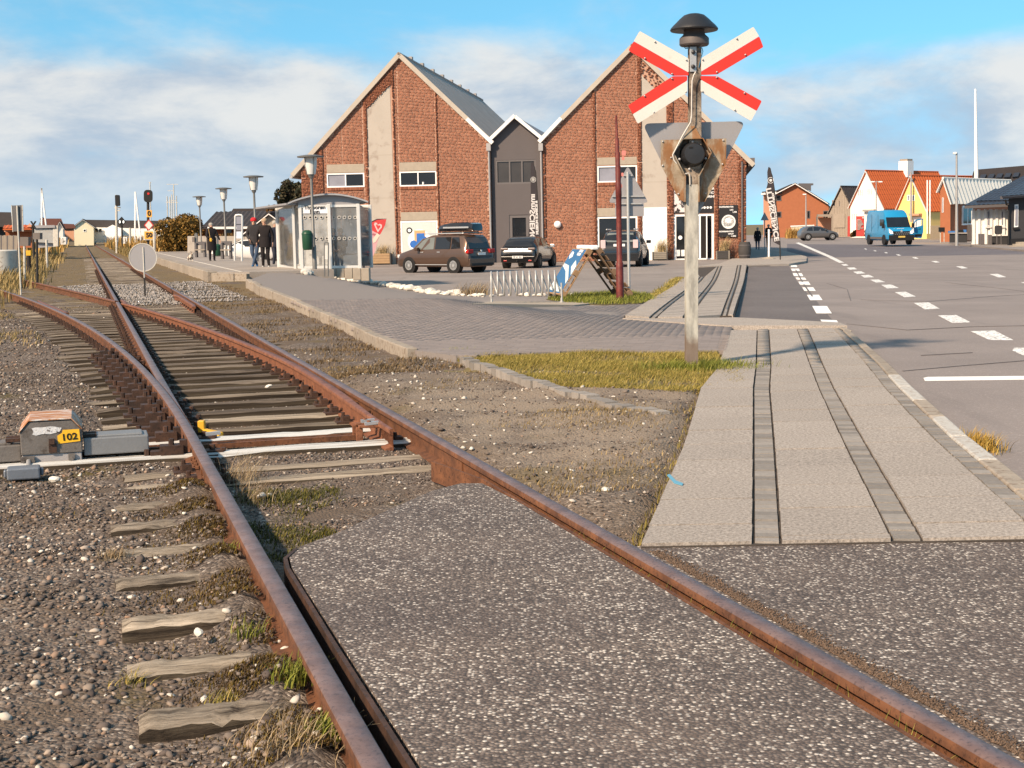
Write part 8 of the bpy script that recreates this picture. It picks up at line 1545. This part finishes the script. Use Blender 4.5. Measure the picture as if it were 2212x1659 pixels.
# two seated inside the shelter
def sit(px, label, mats, hair, face=176): p = at(px, 585, YA + 1.35); p.z = zf_; SITP = dict(pelvis=(0, 0, .32), waist=(0, -.01, .40), chest=(0, 0, .52), neck=(0, .01, .635), jaw=(0, .02, .685), head=(0, .018, .725), crown=(0, .01, .765)); [SITP.update({q + 'sh': (s * .098, 0, .605), q + 'el': (s * .13, .02, .44), q + 'wr': (s * .06, .15, .38), q + 'hip': (s * .055, .02, .305), q + 'kn': (s * .06, .25, .29), q + 'an': (s * .06, .24, .05), q + 'to': (s * .06, .33, .02)}) for s, q in ((-1, 'l'), (1, 'r'))]; return person(label, p, 1.72, face, mats, SITP, hair, None, .9, True)
sit(738, 'seated person in a dark jacket behind the right shelter glass', (M_DKGREY, M_BLUEC, M_SHOEK), M_HAIRB, 200); sit(722, 'seated person in black turned towards the neighbour on the shelter bench', (M_JET, M_JET, M_SHOEK), M_HAIRB, 150); sit(690, 'seated white haired person behind the litter bin in the shelter', (M_GREYP, M_BLUEC, M_SHOEK), M_HAIRG, 180)
# pedestrians walking away along the far pavement
for px, py, Yd, H_, lb, coat in ((1636.5, 540, 92, 1.50, 'pedestrian in a dark coat and jeans walking away by the building corner', .85), (1660, 535, 96, 1.62, 'pedestrian in black clothes walking away behind the white post', .92)):
    p = at(px, py, Yd); person(lb, p, H_, 4, (M_JET, M_JEANS if 'jeans' in lb else M_JET, M_SHOEK), dict(lkn=(-.05, .06, .28), lan=(-.05, .04, .05), ran=(.05, -.10, .07), rto=(.05, -.02, .02)), coat=coat)
# ------------------------------------------------------------------ loose stones, grass and small things near the camera
def pebble_mat(): m, t = new_mat('pebble'); r = rand(t); p = pos(t); c = t.ramp(r, [(0, (.05, .038, .032)), (.22, (.09, .069, .058)), (.48, (.13, .102, .085)), (.70, (.175, .14, .115)), (.84, (.235, .19, .152)), (.92, (.26, .16, .105)), (.955, (.42, .37, .31)), (1, (.58, .53, .46))]); finish(t, c, .85, 0, t.noise(p, 120, 3), .3, .004, .3); return m
M_PEB = pebble_mat(); M_PEBP = mat('pale_ballast', (.25, .225, .205), .9, var=.2, vs=12, bump=.3, bs=60, isl=.45); M_CHIP = mat('pale_chip', (.55, .50, .43), .85, var=.12, vs=30, bump=.2, isl=.2)
ICO = None
def pebbles(name, s, t, z, size, m, flat=.55, oct_=False):
    n = len(s); x, y = OX + s * NX + t * UX, OY + s * NY + t * UY
    if oct_: B = np.array([(1, 0, 0), (-1, 0, 0), (0, 1, 0), (0, -1, 0), (0, 0, 1), (0, 0, -1)], float); F = np.array([(0, 2, 4), (2, 1, 4), (1, 3, 4), (3, 0, 4), (2, 0, 5), (1, 2, 5), (3, 1, 5), (0, 3, 5)])
    else:
        g_ = (1 + 5 ** .5) / 2; B = np.array([(-1, g_, 0), (1, g_, 0), (-1, -g_, 0), (1, -g_, 0), (0, -1, g_), (0, 1, g_), (0, -1, -g_), (0, 1, -g_), (g_, 0, -1), (g_, 0, 1), (-g_, 0, -1), (-g_, 0, 1)]) / 1.9; F = np.array([(0, 11, 5), (0, 5, 1), (0, 1, 7), (0, 7, 10), (0, 10, 11), (1, 5, 9), (5, 11, 4), (11, 10, 2), (10, 7, 6), (7, 1, 8), (3, 9, 4), (3, 4, 2), (3, 2, 6), (3, 6, 8), (3, 8, 9), (4, 9, 5), (2, 4, 11), (6, 2, 10), (8, 6, 7), (9, 8, 1)])
    V = B[None] * (1 + rng.uniform(-.28, .28, (n, len(B), 1))) * (size[:, None, None] * np.stack([rng.uniform(.75, 1.35, n), rng.uniform(.6, 1.05, n), np.full(n, flat) * rng.uniform(.7, 1.3, n)], 1)[:, None, :]) * .5
    a = rng.uniform(0, 6.28, n); tl = rng.normal(0, .22, n); c, s_ = np.cos(a)[:, None], np.sin(a)[:, None]; X, Y, Z = V[..., 0], V[..., 1], V[..., 2]; Z = Z + X * tl[:, None]; V = np.stack([X * c - Y * s_ + x[:, None], X * s_ + Y * c + y[:, None], Z + (z + size * .10)[:, None]], -1).reshape(-1, 3)
    return mesh_np(name, V, (F[None] + len(B) * np.arange(n)[:, None, None]).reshape(-1, 3), m, None, False, 'stuff')
def scatter(n, s0, s1, t0, t1, pw=1.0): return rng.uniform(s0, s1, n), t0 + (t1 - t0) * rng.uniform(0, 1, n) ** pw
def on_sleeper_free(s, t):
    x, y = OX + s * NX + t * UX, OY + s * NY + t * UY; return inside(x, y, base) == False
NSL_T = np.array([-.35, .28, .92, 1.48, 2.06, 2.78, 3.36, 3.97, 4.53, 5.14, 5.58, 6.2, 6.86] + list(np.arange(7.45, 30.5, .585)))
def off_sleepers(s, t): d = np.abs(t[:, None] - NSL_T[None]).min(1); return (d > .115) | (s < -.62) | (s > GAUGE + .6)
def dens(s, t, sc, lo, hi): v = np.sin(s * sc + 1.3 * np.sin(t * sc * .7)) * np.sin(t * sc * 1.1 + 2 * np.sin(s * sc * .6)); return rng.uniform(0, 1, len(s)) < lo + (hi - lo) * (v * .5 + .5)
# left cess, near
s, t = scatter(30000, -2.3, -.03, -1.2, 5.8); k = off_sleepers(s, t) & dens(s, t, 3.1, .5, 1); s, t = s[k], t[k]; sz = rng.lognormal(math.log(.0165), .42, len(s)).clip(.006, .05); pebbles('gravel', s, t, gz_track(s, t), sz, M_PEB)
s, t = scatter(20000, -3.0, -.2, 5.8, 13, 1.2); k = (off_sleepers(s, t) | (s < np.array([sA(q) for q in t]) - .7)) & dens(s, t, 2.2, .5, 1); s, t = s[k], t[k]; sz = rng.lognormal(math.log(.022), .4, len(s)).clip(.008, .055); pebbles('gravel', s, t, gz_track(s, t), sz, M_PEB, oct_=True)
# between the rails and the sandy triangle right of them
s, t = scatter(26000, .05, 1.46, 2.75, 13, 1.3); k = off_sleepers(s, t) & dens(s, t, 3.0, .35, .9) & ((t > 3.9) | (s < .2 + (t - 2.7) * .95)); s, t = s[k], t[k]; sz = rng.lognormal(math.log(.016), .4, len(s)).clip(.006, .045); pebbles('gravel', s, t, gz_track(s, t), sz, M_PEB, oct_=True)
s, t = scatter(22000, 1.58, 4.6, 2.0, 12, 1.1); x, y = OX + s * NX + t * UX, OY + s * NY + t * UY; k = (x < np.interp(y, YC, LINES['L']) - .02) & (y > 5.9) & dens(s, t, 1.9, .15, .9); s, t = s[k], t[k]; sz = rng.lognormal(math.log(.013), .5, len(s)).clip(.005, .06); pebbles('gravel', s, t, gz_track(s, t), sz, M_PEB, oct_=True)
# fresh pale ballast round the crossing frog
s, t = scatter(9000, -1.4, 2.9, 27.5, 41); k = dens(s, t, .9, .4, 1) & (np.abs(s) > .09) & (np.abs(s - GAUGE) > .09) & (s > np.array([sA(q) for q in t]) + GAUGE + .1); s, t = s[k], t[k]; pebbles('pale_ballast', s, t, gz_track(s, t) + .02, rng.uniform(.035, .08, len(s)), M_PEBP, .8, True)
# pale chips and shells everywhere
s, t = scatter(900, -2.2, 4.4, -1, 14); x, y = OX + s * NX + t * UX, OY + s * NY + t * UY; k = (x < np.interp(y, YC, LINES['L']) - .05) & ~((s > 0) & (s < 1.5) & (t < 3.9)) & ~((s > 1.45) & (y < 5.95)); s, t = s[k], t[k]; pebbles('shell_chips', s, t, gz_track(s, t), rng.uniform(.012, .038, len(s)), M_CHIP, .5)
s, t = scatter(15000, -3.6, 1.45, 13, 28); a_ = np.array([sA(q) for q in t]); k = (off_sleepers(s, t) | (s < a_ - .75)) & dens(s, t, 1.3, .25, 1) & (np.abs(s - a_) > .08) & (np.abs(s) > .08); s, t = s[k], t[k]; pebbles('far_gravel', s, t, gz_track(s, t), rng.lognormal(math.log(.030), .4, len(s)).clip(.012, .07), M_PEB, oct_=True)
# moss cushions beside the near rail: many short fibres
M_MOSS = leaf_mat('moss_fibre', (.028, .018, .006), (.075, .042, .010), (.16, .115, .02)); M_DRY = leaf_mat('dry_stalk', (.16, .11, .06), (.30, .22, .13), (.45, .36, .22)); M_LAWN = leaf_mat('lawn_blade', (.13, .12, .022), (.25, .205, .045), (.42, .32, .10)); M_LIVE = leaf_mat('fresh_blade', (.07, .09, .015), (.15, .17, .018), (.30, .29, .07))
def pts_st(s, t, dz=0.0): return np.stack([OX + s * NX + t * UX, OY + s * NY + t * UY, gz_track(s, t) + dz], 1)
s, t = scatter(60000, -.62, -.035, -1.0, 5.2); k = off_sleepers(s, t) & (rng.uniform(0, 1, len(s)) < np.exp(-((s + .14) / .20) ** 2)) & dens(s, t, 4.3, .25, 1); blades('moss', pts_st(s[k], t[k]), .020, .006, M_MOSS, None, .9, seg=2)
s, t = scatter(16000, .04, .75, 2.7, 4.9); k = (s < .15 + (t - 2.6) * .28 + .12 * np.sin(6 * t)) & dens(s, t, 5, -.3, .9); blades('moss', pts_st(s[k], t[k]), .026, .006, leaf_mat('green_moss_fibre', (.030, .035, .008), (.075, .075, .015), (.16, .13, .018)), None, .9, seg=2)
s, t = scatter(30000, -2.2, -.4, -1.0, 6); k = dens(s, t, 2.6, -.5, .42) & off_sleepers(s, t); blades('moss', pts_st(s[k], t[k]), .016, .005, M_MOSS, None, .9, seg=2)
# dry turf on the triangle
s, t = scatter(70000, 1.6, 4.6, 3.4, 12.5); x, y = OX + s * NX + t * UX, OY + s * NY + t * UY; k = (x < np.interp(y, YC, LINES['L']) - .01) & dens(s, t, 1.5, -.55, .6); blades('dry_turf', pts_st(s[k], t[k]), .028, .006, leaf_mat('dry_turf_blade', (.10, .070, .028), (.20, .145, .06), (.36, .27, .13)), None, 1.0, seg=2)
s, t = scatter(40000, 1.66, 3.3, 10.5, 40, 1.5); k = dens(s, t, 1.9, -.3, .8); blades('trackside_turf', pts_st(s[k], t[k]), .045, .011, leaf_mat('trackside_blade', (.085, .055, .028), (.15, .105, .055), (.25, .18, .095)), None, 1.0, seg=2)
s, t = scatter(9000, -3.8, -.9, 15, 30); k = (s < np.array([sA(q) for q in t]) - .7) & dens(s, t, .9, -.5, .8); blades('cess_turf', pts_st(s[k], t[k]), .08, .014, M_TUSS, None, 1.0, seg=2)
# the grass patch round the foot of the crossing sign
gp = [tuple(gnd(*p)[:2]) for p in ((985, 770), (1100, 757), (1250, 756), (1400, 757), (1549, 757), (1562, 798), (1545, 832), (1480, 842), (1380, 838), (1250, 832), (1120, 806), (1040, 786))]
gx, gy = np.array(gp).T; n = 130000; x = rng.uniform(gx.min(), gx.max(), n); y = rng.uniform(gy.min(), gy.max(), n); j = inside(x, y, gp) & (rng.uniform(0, 1, n) < .55 + .45 * np.sin(3 * x + 1) * np.sin(2.7 * y)); x, y = x[j], y[j]
lawn = grid('lawn_soil', np.linspace(gx.min() - .1, gx.max() - .1, 30), np.linspace(gy.min() + .05, gy.max() - .15, 24), lambda x, y: -.085 + .05 * (inside(x, y, gp)) + .008 * np.sin(5 * x) * np.sin(4 * y), mat('lawn_soil', (.15, .12, .055), .95, var=.3, vs=6, bump=.6, bs=40))
blades('lawn_undergrowth', np.stack([x[::3] + .02, y[::3], np.full(len(x[::3]), -.05)], 1), .035, .010, M_TUSS, None, 1.0, seg=2)
blades('lawn', np.stack([x, y, np.full(len(x), -.05) + .012 * np.sin(5 * x) * np.sin(4 * y)], 1), .058, .0075, M_LAWN, None, .9, seg=2)
n = 2600; a = rng.normal(0, .16, (n, 2)); blades('sign_foot_grass', np.stack([SB.x + .10 + a[:, 0] * 1.5, SB.y - .05 + a[:, 1], np.full(n, -.05)], 1), .11, .009, M_LIVE, None, .7)
n = 700; f = rng.uniform(0, 1, n); blades('pavement_edge_grass', np.stack([1.95 + .1 * f + rng.normal(0, .05, n) + .04 * np.sin(f * 3), 11.9 + 2.6 * f, np.full(n, -.045)], 1), .065, .009, M_LAWN, None, .9)
# mossy fringe along the pavement foot and between kerb and road
n = 260; f = rng.uniform(0, 1, n) ** 1.6; y = 5.9 + 6.0 * f; blades('edge_moss', np.stack([np.interp(y, YC, LINES['L']) - .03 + rng.normal(0, .018, n), y, np.full(n, -.06)], 1), .045, .007, leaf_mat('yellow_moss', (.10, .085, .02), (.20, .165, .04), (.33, .26, .08)), None, .7, seg=2)
n = 420; q = gnd(2112, 942); blades('kerb_tuft', np.stack([q.x + rng.normal(.02, .045, n), q.y + rng.normal(0, .13, n), np.full(n, -.075)], 1), .10, .007, leaf_mat('ochre_blade', (.20, .12, .02), (.36, .22, .04), (.5, .36, .1)), None, .9)
# grass on the forecourt island under the pallets and red post
isl = [tuple(gnd(*p)[:2]) for p in ((1180, 647), (1240, 640), (1340, 634), (1400, 640), (1413, 651), (1380, 657), (1300, 659), (1220, 655))]; ix, iy = np.array(isl).T; n = 9000; x = rng.uniform(ix.min(), ix.max(), n); y = rng.uniform(iy.min(), iy.max(), n); j = inside(x, y, isl); blades('island_grass', np.stack([x[j], y[j], Zp(x[j], y[j])], 1), .13, .014, M_LIVE, None, .8)
mb = poly_sheet('island_soil', isl, lambda x, y: Zp(x, y) + .012, mat('island_soil', (.09, .075, .04), .95, var=.3, vs=8, bump=.5, bs=40), .03, cut=.6)
ln = [gnd(1405, 652), gnd(1440, 625), gnd(1470, 600)]; n = 2200; f = rng.uniform(0, 2, n); i_ = f.astype(int); fr2 = f - i_; A_ = np.array([tuple(p) for p in ln]); P = A_[i_] * (1 - fr2)[:, None] + A_[np.minimum(i_ + 1, 2)] * fr2[:, None]; P[:, 0] += rng.normal(-.05, .10, n); blades('pavement_side_grass', P, .07, .016, M_LAWN, None, .8)
n = 260; q = gnd(1022, 637); blades('dry_weed', np.stack([q.x + rng.normal(0, .25, n), q.y + rng.normal(0, .15, n), np.full(n, q.z)], 1), .34, .016, M_DRY, None, 1.1)
# single grass tufts by the rails (each a plant of its own)
def tuft(s, t, n, h, w, m, label, name='grass_tuft', sp=.03, lean=.9):
    x, y = XY(s, t); z = float(gz_track(np.array([s]), np.array([t]))[0]); T = thing(name, label, 'grass tuft', (x, y, z)); a = rng.normal(0, sp, (n, 2)); blades('blade_cluster', np.stack([a[:, 0], a[:, 1], np.full(n, -.005)], 1), h, w, m, T, lean, 'stuff')
    return T
def tpx(px, py): p = gz(px, py, -.12); return S_(p.x, p.y), T_(p.x, p.y)
tuft(*tpx(640, 1490), 150, .095, .006, M_LIVE, 'fresh green grass tuft pressed against the near left rail'); tuft(*tpx(543, 1372), 60, .075, .005, M_LIVE, 'small green grass tuft beside the end of a near sleeper'); tuft(*tpx(505, 1195), 40, .06, .005, M_LIVE, 'tiny green tuft in the moss left of the rail')
tuft(*tpx(692, 1610), 120, .07, .008, M_LIVE, 'leafy green weed at the bottom edge beside the left rail'); tuft(*tpx(640, 1640), 160, .08, .003, M_DRY, 'matted pale dry grass at the bottom edge', 'dry_grass_tuft', .07, 1.3); tuft(*tpx(520, 1030), 170, .22, .0035, M_DRY, 'pale dry stalks of a dead weed right of the left rail', 'dry_weed', .07, 1.3); tuft(*tpx(545, 1070), 110, .16, .003, M_DRY, 'second clump of dead stalks nearer than the first', 'dry_weed', .07, 1.3)
tuft(*tpx(280, 1455), 60, .05, .005, M_LAWN, 'sparse green tuft left of the split sleeper'); tuft(*tpx(485, 1500), 50, .05, .005, M_LAWN, 'small yellow green tuft at the end of the split sleeper'); tuft(*tpx(245, 1195), 110, .055, .004, M_DRY, 'tan dry tuft at the left end of a grey sleeper', 'dry_grass_tuft', .035); tuft(*tpx(990, 777), 200, .12, .012, M_LIVE, 'dark green tuft at the corner where kerb and setts meet', sp=.09)
# blades growing in the right flangeway
t = np.concatenate([rng.normal(c, .14, 40) for c in (-.15, .35, .9, 1.35, 1.9, 2.4)]); s = 1.435 + rng.normal(0, .006, len(t)); x, y = OX + s * NX + t * UX, OY + s * NY + t * UY; blades('flangeway_grass', np.stack([x, y, np.full(len(t), -.10)], 1), .085, .004, M_LIVE, None, .8)
# sand and moss seam beside the right rail on the apron
s = 1.585 + np.abs(rng.normal(0, .03, 9000)); t = rng.uniform(-2, 2.0, 9000); pebbles('seam_grit', s, t, np.full(9000, -.018), rng.uniform(.004, .012, 9000), mat('seam_grit', (.12, .08, .055), .95, var=.2, isl=.4, bump=0), .6, True)
# blue survey paint on the pavement edge
m_ = mat('spray_blue', (.12, .32, .44), .8, var=.1, bump=.1); T = thing('spray_mark', 'faded blue spray paint stroke on the left pavement slabs', 'paint mark', gnd(1455, 1040)); P = [gnd(*p) for p in ((1441, 1028), (1447, 1026), (1460, 1040), (1476, 1046), (1474, 1050), (1456, 1045))]; MB().slab([tuple(p[:2]) for p in P][::-1], lambda x, y: Zp(x, y) + .006, .004).build('stroke', m_, T, world=True)
# asphalt seams and a darker patch on the road
m_ = mat('bitumen_seam', (.12, .105, .10), .7, var=.15, bump=.1); RC = thing('road_seams', 'dark bitumen seams and a darker patch on the road', 'seams', (6, 30, -.1)); RC['kind'] = 'structure'; del RC['category']
def seam(px, w_): 
    P = [gnd2(*p) for p in px]; mb = MB()
    for (x0, y0), (x1, y1) in zip(P[:-1], P[1:]): mb.bar((x0, y0, float(Zroad(x0, y0)) + .001), (x1, y1, float(Zroad(x1, y1)) + .001), w_, .008)
    mb.build('seam', m_, RC, world=True)
seam([(1790, 692), (1765, 655), (1735, 612), (1716, 578)], .04); seam([(1860, 648), (2000, 652), (2150, 640), (2300, 632)], .018); seam([(1830, 700), (1960, 713), (2100, 706), (2300, 702)], .025); seam([(1950, 802), (2060, 792), (2230, 778)], .018); seam([(1786, 612), (1830, 625), (1838, 650)], .018); seam([(1990, 768), (2100, 762)], .02); seam([(2040, 610), (2150, 622), (2300, 640)], .018)
poly_sheet('dark_road_patch', [gnd2(1700, 557), gnd2(1790, 556), gnd2(2300, 548), gnd2(2300, 533), gnd2(2000, 530), gnd2(1700, 527)], lambda x, y: Zroad(x, y) + .003, asphalt_mat('dark_asphalt', (.10, .09, .10), (.15, .137, .15)), 0, cut=5)  # darker, slightly bluish stretch laid over the far road
